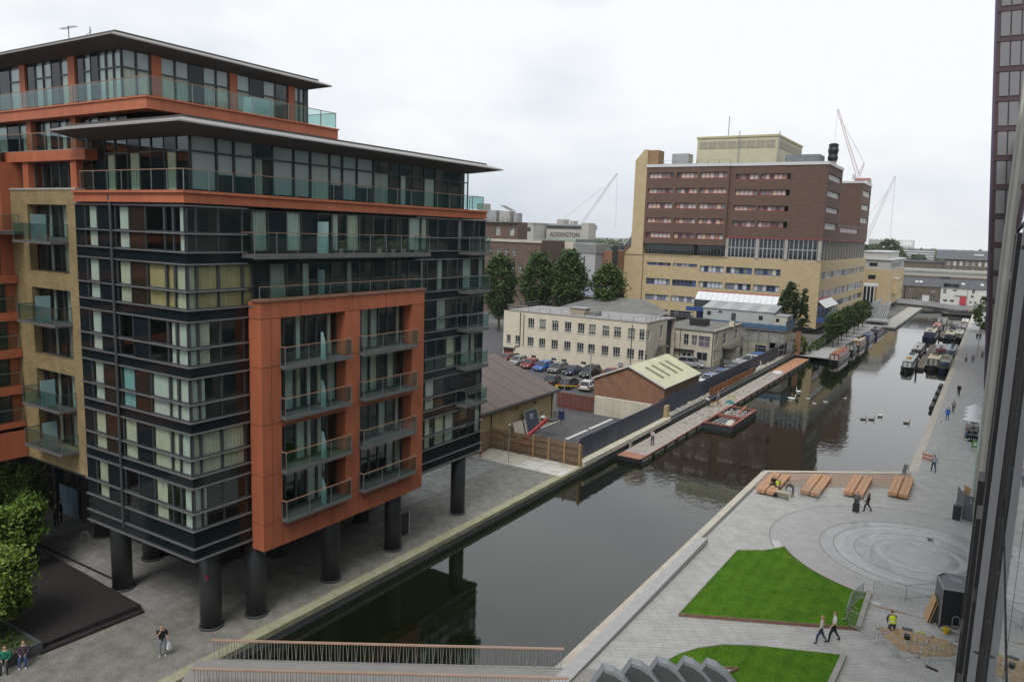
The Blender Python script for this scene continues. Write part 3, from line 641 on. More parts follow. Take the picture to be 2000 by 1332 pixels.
# level with piers just above the brick
for (a,b) in ((-50.95,-50.75),(-49.1,-48.5),(-43.9,-43.28)): box('terracotta_pier', apt, m_orange, a,23.35,23.6,b,23.9,25.1)
for (a,b,n) in ((-50.75,-49.1,2),(-48.5,-43.9,5),(-43.28,-42.4,1)):
    for i in range(n): window(apt,'x',23.75,a+(b-a)*i/n,a+(b-a)*(i+1)/n,23.62,25.1,'w',frame=.05)
for (a,b) in ((-58,-52.2),(-52.2,-47.2),(-47.2,-42.1)): opanel(a+.008,23.2,25.12,b-.008,24.4,25.68)
box('terrace_floor', apt, m_roofg, -58,23.3,25.68,-42.1,25,25.74); railing(apt,[(-58,23.4),(-42.2,23.4)],25.72,1.0,1.5)
for (a,b,n) in ((-56,-50.2,4),(-49.7,-45.3,5),(-44.7,-40.2,5)):
    for i in range(n): window(apt,'x',24.5,a+(b-a)*i/n,a+(b-a)*(i+1)/n,25.8,27.55,'c' if (i % 2) else 'd',(.1,.9,1),frame=.05)
for a in (-50.2,-45.3): box('terracotta_pier', apt, m_orange, a,24.2,25.75,a+.55,24.6,27.6)
# penthouse of the rear block
UX, UY = -40.0, 24.2
for (x0,x1) in ((-58,-52.4),(-52.4,-47.2),(-47.2,-42.1),(-42.1,-37.2)): opanel(x0+.008,23.75,27.6,x1-.008,24.6,28.15)
for (y0,y1) in ((24.6,28.8),(28.8,33.0),(33.0,37.1)): opanel(-38.0,y0+.008,27.6,-37.2,y1-.008,28.15)
obox_ = box('terracotta_cap', apt, m_orange2, -58,23.68,28.152,-37.12,24.5,28.24); box('terracotta_cap', apt, m_orange2, -38,24.5,28.152,-37.12,37.15,28.24)
box('terrace_floor', apt, m_roofg, -58,23.9,28.0,-37.3,37,28.14); railing(apt,[(-58,23.85),(-37.3,23.85),(-37.3,37.0),(-40,37.0)],28.24,.98,1.35)
for (a,b) in ((-50.46,-49.83),(-45.09,-44.4)): box('terracotta_pier', apt, m_orange, a,UY-.1,28.2,b,UY+.4,31.05)
for (a,b) in ((25.85,26.43),(30.9,31.42),(35.4,35.9)): box('terracotta_pier', apt, m_orange, UX-.4,a,28.2,UX+.1,b,31.05)
def grid(ax,c,a,b,n,kinds):
    for i in range(n):
        kd = kinds[i % len(kinds)]; u,v = a+(b-a)*i/n, a+(b-a)*(i+1)/n
        window(apt,ax,c,u,v,28.2,29.95,kd,(0,1,random.choice((0,1,4)))); o = window(apt,ax,c,u,v,29.95,31.02,'w' if kd != 'd' else 'd')
        if kd == 'c': fbox(ax,c,u+.06,v-.06,-.14,-.12,30.0,30.95).build('blind', m_blind, o)
grid('x',UY,-57,-50.5,5,'dcc'); grid('x',UY,-49.8,-45.1,5,'dccdc'); grid('x',UY,-44.35,-40.05,6,'dcdccc')
grid('y',UX,24.25,25.85,2,'c'); grid('y',UX,26.45,30.9,5,'ccdcc'); grid('y',UX,31.45,35.4,4,'cdcw'); grid('y',UX,35.95,36.8,2,'c')
box('end_wall', apt, m_frame, -62,36.85,23.5,UX-.05,37.2,31.0)
flying_roof(apt,-62,UX,UY,36.8,31.15,1.35,.55,None)
box('store_box', apt, m_fglass, -38.6,30.8,28.25,-37.7,32.2,29.3)
# rooftop aerials
mb = MB().tube((-48.3,26,31.3),(-48.3,26,33.3),.03,6)
for z,l in ((33.2,.9),(32.3,.5)): mb.tube((-48.3-l,26,z),(-48.3+l,26,z),.015,5)
for i in range(7): mb.tube((-49+i*.23,25.8,33.2),(-49+i*.23,26.2,33.2),.01,4)
mb.build('aerial', m_frame, apt)
mb = MB().tube((-46,26,31.3),(-46,26,33.0),.03,6).tube((-46.6,26,32.5),(-45.8,26,32.8),.012,5); mb.build('aerial', m_frame, apt)
# ================================================================ GENERIC WALLS WITH REAL OPENINGS
def facade(parent, ax, c, a0, a1, z0, z1, mat, ops=(), depth=.18, name='wall', flip=1):
    "connected sheet with recessed reveals; flip=-1 faces +y / -x"
    a0 += .004; a1 -= .004
    us = sorted({a0,a1,*[o[0] for o in ops],*[o[1] for o in ops]}); vs_ = sorted({z0,z1,*[o[2] for o in ops],*[o[3] for o in ops]})
    idx = {}; V = []; F = []
    def vt(a, d, z):
        k = (round(a,4),round(d,4),round(z,4))
        if k not in idx: idx[k] = len(V); V.append(P3(ax,c,a,d*flip,z))
        return idx[k]
    for i in range(len(us)-1):
        for j in range(len(vs_)-1):
            um, vm = (us[i]+us[i+1])/2, (vs_[j]+vs_[j+1])/2
            if any(o[0] < um < o[1] and o[2] < vm < o[3] for o in ops): continue
            F.append((vt(us[i],0,vs_[j]),vt(us[i+1],0,vs_[j]),vt(us[i+1],0,vs_[j+1]),vt(us[i],0,vs_[j+1])))
    for (u0,u1,v0,v1) in ops:
        for (p,q) in (((u0,v0),(u1,v0)),((u1,v0),(u1,v1)),((u1,v1),(u0,v1)),((u0,v1),(u0,v0))):
            # split along grid so that vertices match
            F.append((vt(p[0],0,p[1]),vt(p[0],-depth,p[1]),vt(q[0],-depth,q[1]),vt(q[0],0,q[1])))
    t = depth+.06
    for (p,q) in (((a0,z0),(a1,z0)),((a1,z0),(a1,z1)),((a1,z1),(a0,z1)),((a0,z1),(a0,z0))):
        F.append((vt(p[0],0,p[1]),vt(p[0],-t,p[1]),vt(q[0],-t,q[1]),vt(q[0],0,q[1])))
    mb = MB(); mb.add(V,F); return mb.build(name, mat, parent)
def win(parent, ax, c, u0, u1, v0, v1, fmat, depth=.15, nx=2, ny=2, bar=.05, pane=None, blind=None, flip=1, sill=None, split=None, bmat=None):
    "recessed window: frame with glazing bars (one part), pane and blind as sub-parts"
    mb = MB(); t = bar; d0, d1 = -depth-.03, -depth+.03
    def fb(a,b,e,f):
        k = fbox(ax,c,a,b,d0*flip,d1*flip,e,f); mb.add(k.v,k.f)
    fb(u0,u0+t,v0,v1); fb(u1-t,u1,v0,v1); fb(u0+t,u1-t,v0,v0+t); fb(u0+t,u1-t,v1-t,v1)
    for i in range(1,nx): a = u0+(u1-u0)*i/nx; fb(a-t/2,a+t/2,v0+t,v1-t)
    zs = split if split else [j/ny for j in range(1,ny)]
    for s_ in zs: z = v0+(v1-v0)*s_; fb(u0+t,u1-t,z-t/2,z+t/2)
    o = mb.build('window', fmat, parent)
    fbox(ax,c,u0+t,u1-t,(-depth-.012)*flip,(-depth)*flip,v0+t,v1-t).build('pane', pane or m_pane, o)
    if blind: fbox(ax,c,u0+t,u1-t,(-depth-.08)*flip,(-depth-.05)*flip,v1-(v1-v0)*blind,v1-.02).build('blind', bmat or m_blindc, o)
    if sill: fbox(ax,c,u0-.06,u1+.06,-.01*flip,.07*flip,v0-.09,v0-.01).build('sill', sill, o)
    return o
m_pane = GLASS('pane_glass', (.86,.89,.90), .9, .02, .05)
m_blindc = S('cream_blind', (.55,.50,.38), .9, .08, 2)
m_wframe = P('white_frame', (.62,.62,.60), .5); m_bluef = P('blue_frame', (.05,.13,.36), .5); m_redf = P('red_frame', (.45,.035,.045), .5)
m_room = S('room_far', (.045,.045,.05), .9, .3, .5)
m_cream = S('cream_render', (.68,.62,.50), .85, .09, .6, .1, fine=6, col2=(.58,.525,.415)); m_ochre = S('ochre_render', (.52,.40,.22), .85, .12, .7, .15, col2=(.40,.30,.16)); m_whiter = S('white_render', (.66,.62,.51), .85, .12, .6, .1, col2=(.50,.46,.36))
m_felt = S('roof_felt', (.17,.168,.16), .9, .25, .5, .2); m_felt2 = S('pale_felt', (.36,.355,.345), .9, .3, .4, .2, col2=(.20,.20,.195)); m_slate = S('slate', (.085,.09,.10), .7, .25, 1, .3)
m_brown = S('brown_roof', (.135,.108,.095), .8, .12, .5, .1, stretch=(.3,3,1)); m_gutter = P('gutter_black', (.02,.02,.022), .5)
m_brickR = BR('red_brick', (.27,.105,.05), (.36,.155,.075), (.25,.19,.14), .225, .075, .012, var=.3); m_brickD = BR('dark_brick', (.13,.08,.058), (.18,.115,.085), (.11,.09,.075), .4, .13, .02, var=.25)
m_brickH = BR('maroon_brick', (.132,.078,.058), (.162,.098,.074), (.11,.068,.053), .9, .3, .04, var=.1, bump=.1)
m_sand = BR('sand_brick', (.51,.40,.235), (.56,.445,.265), (.43,.34,.20), .9, .3, .03, var=.12, bump=.1)
m_galv = S('galvanised', (.42,.43,.44), .45, .12, 3, metal=.6)
# ---------------------------------------------------------------- brown-roofed shed
sh = thing('shed', 'low ochre shed with broad brown sloping roof beside the yard', 'shed', (-46,70,0))
facade(sh,'y',-42.65,58,77.6,0,3.65,m_ochre); facade(sh,'x',77.6,-60,-42.65,0,3.65,m_ochre,flip=-1)
sl = MB().add([(-42.2,57,3.62),(-42.2,78.0,3.62),(-51.5,78.0,6.85),(-51.5,57,6.85),(-42.2,57,3.78),(-42.2,78.0,3.78),(-51.5,78.0,7.0),(-51.5,57,7.0)],[(0,1,2,3),(4,7,6,5),(0,4,5,1),(1,5,6,2),(2,6,7,3),(3,7,4,0)]).build('roof', m_brown, sh)
MB().add([(-51.5,57,6.84),(-51.5,78.0,6.84),(-61,78,3.6),(-61,57,3.6)],[(0,1,2,3)]).build('roof', m_brown, sh)
for i in range(7): 
    y = 59.5+i*2.7; MB().bar((-42.2,y,3.80),(-51.5,y,7.02),.05,.03).build('roof_seam', m_brown, sl)
MB().tube((-42.12,57,3.6),(-42.12,78.1,3.6),.11,8).build('gutter', m_gutter, sh); MB().add([(-42.65,77.6,3.6),(-51.5,77.6,6.8),(-60,77.6,3.6)],[(0,2,1)]).build('gable', m_ochre, sh)
for y in (64.2,76.9): MB().tube((-42.5,y,0),(-42.5,y,3.6),.06,8).build('downpipe', m_gutter, sh)
for y in (69,72.8): MB().box(-42.5,y,2.9,-42.35,y+.22,3.1).build('wall_lamp', m_gutter, sh)
# ---------------------------------------------------------------- brick store with pale roof
bs = thing('brick_shed', 'red brick store with pale green corrugated roof and four rooflights', 'shed', (-38.2,95,0))
gx0, gx1, gy0, gy1, ez, rz = -43.05, -33.35, 89.1, 102.2, 3.4, 5.5; gm = (gx0+gx1)/2
MB().add([(gx0,gy0,0),(gx1,gy0,0),(gx1,gy0,ez),(gm,gy0,rz),(gx0,gy0,ez)],[(0,1,2,3,4)]).build('gable_wall', m_brickR, bs)
MB().add([(gx1,gy0,0),(gx1,gy1,0),(gx1,gy1,ez),(gx1,gy0,ez)],[(0,1,2,3)]).build('side_wall', BR('brown_brick', (.26,.165,.095), (.33,.22,.13), (.25,.2,.15), .225, .075, .012), bs); MB().add([(gx0,gy0,0),(gx0,gy0,ez),(gx0,gy1,ez),(gx0,gy1,0)],[(0,1,2,3)]).build('side_wall', m_brickR, bs)
MB().add([(gx0,gy1,0),(gx1,gy1,0),(gx1,gy1,ez),(gm,gy1,rz),(gx0,gy1,ez)],[(4,3,2,1,0)]).build('gable_wall', m_brickR, bs)
m_corr = S('corrugated_sheet', (.52,.52,.36), .7, .10, .5, .0)
def slope(x0,z0,x1,z1):
    mb = MB(); n = 90; ys_ = [gy0-.25+(gy1-gy0+.5)*i/n for i in range(n+1)]; rows = []
    for i,y in enumerate(ys_): dz = .03*(i % 2); rows += [(x0,y,z0+dz),(x1,y,z1+dz)]
    mb.add(rows,[(2*i,2*i+2,2*i+3,2*i+1) for i in range(n)]); return mb
r1 = slope(gx1+.3,ez-.05,gm,rz+.06).build('roof', m_corr, bs); slope(gm,rz+.06,gx0-.3,ez-.05).build('roof', m_corr, bs)
m_lt = S('rooflight', (.19,.17,.09), .5, .2, 2)
for i in range(4):
    y = 91.6+i*2.15+(0.5 if i > 1 else 0); f = lambda t: (gx1+.3+(gm-gx1-.3)*t, ez-.05+(rz+.11-ez)*t+.045)
    a, b_ = f(.3), f(.8); MB().add([(a[0],y,a[1]),(a[0],y+.75,a[1]),(b_[0],y+.75,b_[1]),(b_[0],y,b_[1])],[(0,1,2,3)]).build('rooflight', m_lt, r1)
m_barge = P('white_barge', (.62,.62,.58), .6)
for s_ in (gx0-.3,gx1+.3): MB().bar((s_,gy0-.27,ez-.06),(gm,gy0-.27,rz+.06),.08,.2).build('bargeboard', m_barge, bs)
MB().bar((gx1+.32,gy0-.3,ez-.06),(gx1+.32,gy1+.3,ez-.06),.1,.12).build('gutter', m_gutter, bs)
# white rendered yard wall and red gate
ww = thing('yard_wall', 'low whitewashed block wall in front of the brick store', 'wall', (-36.5,84,0))
for j in range(7):
    for i in range(9): MB().box(-40.2+i*.82+.01,83.6,j*.33+.005,-40.2+(i+1)*.82-.01,83.9+random.uniform(0,.02),(j+1)*.33-.005).build('block', m_whiter, ww)
gt = thing('gate', 'rusty red slatted steel gate at the back of the yard', 'gate', (-43.1,84,0)); m_gate = S('gate_red', (.16,.035,.022), .7, .3, 1.5)
MB().bar((-45.6,83.8,1.9),(-40.5,83.9,1.9),.08).bar((-45.6,83.8,.25),(-40.5,83.9,.25),.08).bar((-45.6,83.8,.2),(-45.6,83.8,1.95),.08).bar((-40.5,83.9,.2),(-40.5,83.9,1.95),.08).build('gate_frame', m_gate, gt)
for i in range(26): 
    x = -45.45+i*.19; MB().box(x,83.78+random.uniform(-.01,.01),.12,x+.135,83.82,2.05).build('slat', m_gate, gt)
# ---------------------------------------------------------------- hoardings
m_hoard = S('navy_hoarding', (.046,.056,.086), .55, .10, .6); m_hoard2 = S('navy_hoarding_b', (.054,.064,.098), .55, .10, .6)
h1 = thing('hoarding', 'dark blue site hoarding on the pale kerb along the yard', 'fence', (-32.1,75,.4))
y = 64.4
while y < 86.2:
    MB().box(-32.2,y+.012,.40,-32.12+random.uniform(-.015,.015),y+1.2-.012,2.55).build('hoarding_panel', random.choice((m_hoard,m_hoard2)), h1); y += 1.2
MB().box(-32.32,64.3,.40,-32.22,86.2,2.4).build('backing_rail', m_gutter, h1)
h2 = thing('hoarding', 'long dark blue hoarding above the towpath pontoon beyond the concrete pier', 'fence', (-32.9,110,.2))
y = 86.8
while y < 152:
    MB().box(-32.95,y+.012,.16,-32.86+random.uniform(-.015,.015),y+1.2-.012,2.35).build('hoarding_panel', random.choice((m_hoard,m_hoard2)), h2); y += 1.2
MB().box(-33.06,86.8,.16,-32.97,152,2.2).build('backing_rail', m_gutter, h2)
MB().box(-32.6,86.0,-1.2,-31.7,86.75,1.85).build('pier', m_ochre); tag(bpy.data.objects['pier'], 'ochre concrete pier standing between the two hoardings', 'pier')
ledge = struct('rubble_ledge', MB().box(-32.84,86.8,.15,-31.9,152,.2), m_concd)
rub = MB()
for i in range(420):
    y = random.uniform(88,150); x = random.uniform(-32.75,-32.0); s_ = random.uniform(.05,.2) if random.random() < .8 else random.uniform(.15,.32); rub.ball((x,y,.2+s_*.3),s_,s_*random.uniform(.7,1.6),s_*.6,5,4)
o = rub.build('rubble', S('rubble_pale', (.42,.40,.34), .9, .3, 3)); tag(o,'pale rubble heaped along the hoarding ledge','rubble',None,'stuff')
ob = thing('barrier_run', 'orange brown mesh barriers along the ledge above the pontoon', 'barrier', (-31.95,112,.2)); m_obar = S('orange_barrier', (.40,.17,.04), .7, .3, 2)
for i in range(11):
    y = 103+i*2.05; mb = MB().bar((-31.95,y,.25),(-31.95,y,1.25),.06).bar((-31.95,y+1.95,.25),(-31.95,y+1.95,1.25),.06)
    for z in (.3,1.2): mb.bar((-31.95,y,z),(-31.95,y+1.95,z),.05)
    o = mb.build('barrier_panel', m_obar, ob); MB().box(-31.97,y+.05,.34,-31.94,y+1.9,1.16).build('infill', S('rust_mesh', (.24,.10,.035), .8, .4, 2), o)
# wooden slatted fence by the building
wf = thing('wooden_fence', 'brown timber slat fence with pale posts closing off the yard', 'fence', (-36.5,63.3,0)); m_slat = S('fence_slat', (.23,.15,.088), .85, .25, 2, .2); m_fpost = S('fence_post', (.42,.27,.12), .8, .15, 2)
fl = [(-41.3,60.5),(-41.95,63.35),(-31.55,63.5),(-31.35,63.6)]
def slats(p,q,n,h=2.1):
    p,q = Vector(p),Vector(q); d = (q-p)/n
    for i in range(n):
        a = p+d*(i+.1); b_ = p+d*(i+.9); z_ = h/2+.03+random.uniform(-.02,.02); MB().bar((a.x,a.y,z_),(b_.x,b_.y,z_),.02,h).build('slat', m_slat, wf)
slats(fl[0],fl[1],20); slats(fl[1],fl[2],74)
for x in (-41.95,-40.3,-38.5,-36.85,-35.1,-33.35,-31.7): 
    z = 2.25 if x > -37.5 else 2.1; MB().box(x-.07,63.18,0,x+.07,63.33,z).build('post', m_fpost if x > -37.5 else m_slat, wf)
for z in (.5,1.2,1.85): MB().bar((-41.95,63.27,z),(-31.6,63.3,z),.05,.09).build('rail', m_slat, wf)
# ---------------------------------------------------------------- cream office
cr = thing('cream_office', 'cream rendered two storey flat roofed office behind the car park', 'building', (-59,118,0))
CX0, CX1, CY, CZ = -72.8, -45.9, 113.0, 8.2
ops = []; wn = []
cxs = [-67.7+i*2.39 for i in range(10)]; cxs = [-67.75,-65.2,-62.75,-60.2,-57.7,-55.4,-52.75,-50.55,-47.95-0.05,-46.9]
cxs = [-67.8,-65.45,-62.95,-60.45,-57.95,-55.85,-53.35,-51.25,-48.75,-46.75]; W_ = 1.25
fx = (46.8-45.9)
for i,x in enumerate(cxs):
    x = -67.8+(x+67.8)*.985; ops += [(x,x+W_,5.55,7.25),(x,x+W_,2.35,3.95)]; wn += [(x,5.55,7.25,0,i),(x,2.35,3.95,1,i)]
for x in (-72.1,-70.3): ops.append((x,x+.85,2.45,3.95)); wn.append((x,2.45,3.95,2,0))
for x in (-70.2,-66.9,-62.9,-60.9,-57.2): ops.append((x,x+.95,.35,.85)); wn.append((x,.35,.85,3,0))
ops.append((-72.6,-70.6,0.0,1.6))
facade(cr,'x',CY,CX0,CX1,0,CZ,m_cream,ops); 
for (x,v0,v1,r,i) in wn:
    if r == 3: win(cr,'x',CY,x,x+.95,v0,v1,m_wframe,nx=2,ny=1,bar=.04); continue
    w2 = W_ if r < 2 else .85
    win(cr,'x',CY,x,x+w2,v0,v1,m_wframe,nx=3 if r < 2 else 2,split=[.27],blind=[0,.72,.3,0,0,.75,.5,.4,.85,.25][i] if r == 0 else 0,bar=.05,sill=m_conc)
MB().box(-72.5,CY+.05,0,-70.65,CY+.12,1.5).build('door', S('red_shutter', (.13,.04,.03), .7, .2, 2), cr); MB().box(-72.8,CY-.5,1.65,-70.5,CY,1.75).build('porch', m_felt, cr)
sops = [(113.6,114.7,5.4,7.1),(113.3,114.2,.9,3.1),(119,120.2,5.2,7.4)]
facade(cr,'y',CX1,CY,122,0,CZ,m_whiter,sops)
for (a,b_,v0,v1) in sops: win(cr,'y',CX1,a,b_,v0,v1,m_wframe,nx=2,ny=2)
facade(cr,'y',CX0,CY,126,0,CZ,m_brickR,flip=-1); facade(cr,'x',126,CX0,CX1,0,CZ,m_cream,flip=-1)
box('core', cr, m_room, CX0+.5,CY+.6,0,CX1-.5,125.5,CZ-.3); 
rf = box('roof', cr, m_felt2, CX0+.02,CY+.02,CZ-.2,CX1-.02,125.9,CZ+.02)
MB().box(CX0-.06,CY-.06,CZ+.02,CX1+.06,CY+.16,CZ+.12).build('parapet_coping', m_felt, rf); MB().box(CX1-.16,CY+.17,CZ+.02,CX1+.06,122,CZ+.12).build('parapet_coping', m_felt, rf)
box('roof_hut', rf, S('roof_hut', (.36,.29,.20), .8, .2, 1), -61.5,116.4,CZ+.03,-58.6,118.4,CZ+1.1); box('roof_hut_lid', rf, m_galv, -61.7,116.2,CZ+1.12,-58.4,118.6,CZ+1.22); box('roof_vent', rf, m_felt, -58,116.8,CZ+.03,-56.3,118.2,CZ+.8)
def roofrail(parent, pts, z, h=.95, step=2.2, r=.03):
    for i in range(len(pts)-1):
        p,q = Vector(pts[i]),Vector(pts[i+1]); n = max(1,round((q-p).length/step))
        for k in range(n+1): e_ = p+(q-p)*(k/n); MB().tube((e_.x,e_.y,z),(e_.x,e_.y,z+h),r,5).build('rail_post', m_gutter, parent)
        for zz in (h,h*.5): MB().tube((p.x,p.y,z+zz),(q.x,q.y,z+zz),r*.8,5).build('rail_bar', m_galv, parent)
roofrail(cr,[(CX0+.3,125),(CX0+.3,CY+.5),(CX1-.3,CY+.5),(CX1-.3,121.6)],CZ+.02)
for x in (-68.6,-48.3): MB().path([(x,CY-.08,7.9),(x,CY-.08,2.2 if x < -60 else .1)],.06).build('downpipe', m_gutter, cr)
MB().path([(-69.3,CY-.08,8.1),(-69.3,CY-.08,2.2),(-70.2,CY-.08,2.0),(-70.4,CY-.08,1.2)],.07).build('downpipe', m_gutter, cr)
MB().box(-50.3,CY-.3,.9,-49.6,CY-.02,1.5).build('air_conditioner', m_galv, cr)
# escape stair on the right-hand side
m_steel = S('rusty_steel', (.11,.085,.07), .7, .3, 2)
st = thing('escape_stair', 'rusty outside staircase between cream office and annex', 'staircase', (-45.2,118,0))
for i in range(12): MB().box(-45.7,115+i*.3,.2+i*.32,-44.7,115.28+i*.3,.25+i*.32).build('tread', m_steel, st)
for x in (-45.75,-44.65): MB().bar((x,114.9,.1),(x,118.7,4.1),.06,.22).build('stringer', m_steel, st); MB().bar((x,114.9,1.1),(x,118.7,5.0),.05).build('handrail', m_steel, st)
MB().box(-45.85,118.6,3.95,-44.5,120.4,4.05).build('landing', m_steel, st)
for (x,y) in ((-44.6,120.3),(-44.6,118.7)): MB().tube((x,y,0),(x,y,3.95),.06,6).build('leg', m_steel, st)
# dark roofed hall behind the office
hl = thing('slate_hall', 'dark shallow pitched roof hall behind the cream office', 'building', (-62,140,0))
MB().add([(-72,127,7.2),(-52,127,6.9),(-52,139,7.6),(-58,141,9.5),(-66,141,9.6),(-72,139,8.2)],[(0,1,2,3,4,5)]).build('roof', m_felt, hl)
facade(hl,'x',126.5,-72,-52,0,6.9,m_cream); facade(hl,'y',-52,126.5,139,0,6.9,m_cream); MB().bar((-52,127,6.95),(-52,139,7.62),.25,.2).build('verge', m_conc, hl)
# ---------------------------------------------------------------- white annex
an = thing('white_annex', 'shabby white two storey annex with dark flat roof beside the yard', 'building', (-44,136,0))
AX0, AX1, AY, AZ = -50.0, -39.6, 128.0, 6.05
aops = [(-48.4,-46.5,3.75,5.4),(-45.0,-44.1,3.4,5.3),(-43.6,-42.6,3.45,5.2),(-42.4+.05,-40.3,3.3,5.2),(-48.4,-46.6,.6,2.3),(-45.2,-43.4,0,2.25),(-42.5,-40.6,.9,2.35)]
facade(an,'x',AY,AX0,AX1,0,AZ,m_whiter,aops)
m_pinkb = S('mauve_curtain', (.36,.26,.33), .9, .1, 2)
for i,(a,b_,v0,v1) in enumerate(aops):
    if i == 5:
        for k in (0,1): d = MB().box(a+.9*k+.02,AY+.06,.02,a+.9*(k+1)-.02,AY+.12,2.2).build('door', m_wframe, an); MB().box(a+.9*k+.2,AY+.05,1.4,a+.9*k+.7,AY+.058,1.9).build('door_pane', m_black, d)
        continue
    win(an,'x',AY,a,b_,v0,v1,m_wframe,nx=2,ny=2 if i < 4 else 1,blind=.95 if i in (2,3) else 0,bmat=m_pinkb,sill=m_conc)
as_ = [(129.2,130.3,3.6,5.3),(133.0,135.4,3.4,5.4),(140.2,142.2,3.5,5.3),(128.7,129.8,.9,2.7),(130.1,131.3,.9,2.7),(133.5,135.5,0,2.6)]
facade(an,'y',AX1,AY,144.5,0,AZ+.25,m_whiter,as_)
for (a,b_,v0,v1) in as_: win(an,'y',AX1,a,b_,v0,v1,m_wframe,nx=2,ny=2 if v0 > 0 else 1)
box('core', an, m_room, AX0,AY+.5,0,AX1-.4,144,AZ-.3)
rr = box('roof', an, m_felt, AX0,AY-.2,AZ,AX1+.15,144.6,AZ+.12); box('roof_plant', rr, m_gutter, -46.2,134,AZ+.12,-43.2,136.5,AZ+1.35)
for x in (-45.7,-45.6): pass
MB().tube((-45.55,AY-.08,0),(-45.55,AY-.08,6.0),.06,6).build('downpipe', m_gutter, an); MB().tube((-39.75,AY-.08,0),(-39.75,AY-.08,6.0),.07,6).build('downpipe', m_gutter, an)
MB().box(-48.8,AY-.7,2.5,-42.9,AY-.02,2.62).build('porch', m_gutter, an); MB().tube((-43.0,AY-.6,0),(-43.0,AY-.6,2.5),.05,6).build('porch_post', m_gutter, an)
box('chimney', an, m_whiter, -40.1,138,AZ,-39.3,139,AZ+1.0)
box('porch_block', an, m_whiter, -39.58,135.6,0,-38.4,137.6,2.7); box('porch_roof', an, m_steel, -39.58,132.8,2.72,-37.9,138,2.85); roofrail(an,[(-39.5,132.9),(-38,132.9),(-38,137.9)],2.85,.8,1.2)
# ---------------------------------------------------------------- cabins on scaffold deck and old wall
ow = thing('old_wall', 'streaked white wall of a cut down building under the blue netted scaffold', 'wall', (-35.5,146,0))
facade(ow,'x',146,-39.5,-31.9,2.9,4.9,m_concd,name='upper_wall'); facade(ow,'x',146,-39.5,-34.6,0,2.9,S('stained_white',(.42,.41,.34),.9,.3,.5,.2,col2=(.24,.24,.19)),[(-37.2,-35.2,0,2.2)],name='lower_wall'); box('side_wall', ow, m_whiter, -39.5,146.3,2.9,-32.0,152,4.85); box('back_room', ow, m_room, -39.4,146.4,0,-34.7,151,2.8)
sf = thing('scaffold', 'blue netted scaffold deck carrying the site cabins', 'scaffold', (-40,148,0)); m_net = S('blue_net', (.06,.12,.21), .9, .25, 1.5); m_tube = P('scaffold_tube', (.30,.31,.32), .45, .5)
for i in range(9):
    x = -48+i*1.9
    if x > -39.6: MB().tube((x,145.6,0),(x,145.6,6.6),.05,6).build('scaffold_pole', m_tube, sf)
for i in range(8): MB().box(-48+i*2.05,145.55,5.45,-48+(i+1)*2.05-.03,145.6,6.35).build('net_panel', m_net, sf)
for i in range(4): MB().box(-31.9,145.7+i*2.0,5.45,-31.85,145.7+(i+1)*2-.03,7.1).build('net_panel', m_net, sf)
for y in (145.7,148,150.5): MB().tube((-31.85,y,0),(-31.85,y,7.0),.05,6).build('scaffold_pole', m_tube, sf)
for z in (1.8,3.4,5.2,6.3): MB().tube((-39.5,145.58,z),(-31.8,145.58,z),.04,6).build('ledger', m_tube, sf); MB().tube((-31.87,145.5,z),(-31.87,152,z),.04,6).build('ledger', m_tube, sf)
box('deck', sf, m_felt, -50,145.7,5.2,-31.95,156,5.4)
m_cab = S('cabin_grey', (.40,.42,.42), .6, .08, .8); m_cabr = S('cabin_roof', (.33,.34,.35), .5, .15, .6)
cb = thing('site_cabin', 'long grey portable cabin with low pitched roof on the scaffold deck', 'cabin', (-42,152,5.4))
facade(cb,'x',150,-49,-35.1,5.4,8.1,m_cab,[(-48.2,-47.4,6.7,7.5),(-45.9,-45.2,7.3,7.7),(-43.3,-42.4,5.45,7.5),(-38.0,-37.2,6.5,7.4)],.05)
for q in ((-48.2,-47.4,6.7,7.5),(-45.9,-45.2,7.3,7.7),(-38.0,-37.2,6.5,7.4)): win(cb,'x',150,*q,m_frame,.04,2,1,.05)
box('door', cb, m_frame, -43.3,150.02,5.45,-42.4,150.08,7.5); facade(cb,'y',-35.1,150,155,5.4,8.1,m_cab); box('core', cb, m_room, -48.9,150.2,5.42,-35.3,155,8.0)
for i in range(8):
    a = -49.2+i*1.79; MB().add([(a,149.8,8.12),(a+1.77,149.8,8.12),(a+1.77,155.2,9.1),(a,155.2,9.1),(a,149.8,8.2),(a+1.77,149.8,8.2),(a+1.77,155.2,9.18),(a,155.2,9.18)],[(0,3,2,1),(4,5,6,7),(0,1,5,4),(1,2,6,5),(2,3,7,6),(3,0,4,7)]).build('roof_sheet', m_cabr if i % 2 else S('cabin_roof_pale',(.42,.43,.43),.5,.12,.6), cb)
cb2 = thing('site_cabin', 'small cream cabin at the canal end of the scaffold deck', 'cabin', (-33.3,149,5.4)); facade(cb2,'x',148,-34.6,-32.2,5.4,7.7,S('cabin_cream',(.50,.48,.40),.7,.1,1),[(-34.3,-33.6,6.6,7.3)],.05); win(cb2,'x',148,-34.3,-33.6,6.6,7.3,m_frame,.04,1,1,.05); facade(cb2,'y',-32.2,148,152.5,5.4,7.7,MATS['cabin_cream'],[(148.5,149.3,6.6,7.3),(150,150.8,6.6,7.3)],.05); 
for q in ((148.5,149.3),(150,150.8)): win(cb2,'y',-32.2,*q,6.6,7.3,m_frame,.04,1,1,.05)
box('roof', cb2, m_cabr, -34.7,147.9,7.72,-32.1,152.6,7.85); box('core', cb2, m_room, -34.5,148.2,5.42,-32.4,152,7.6)
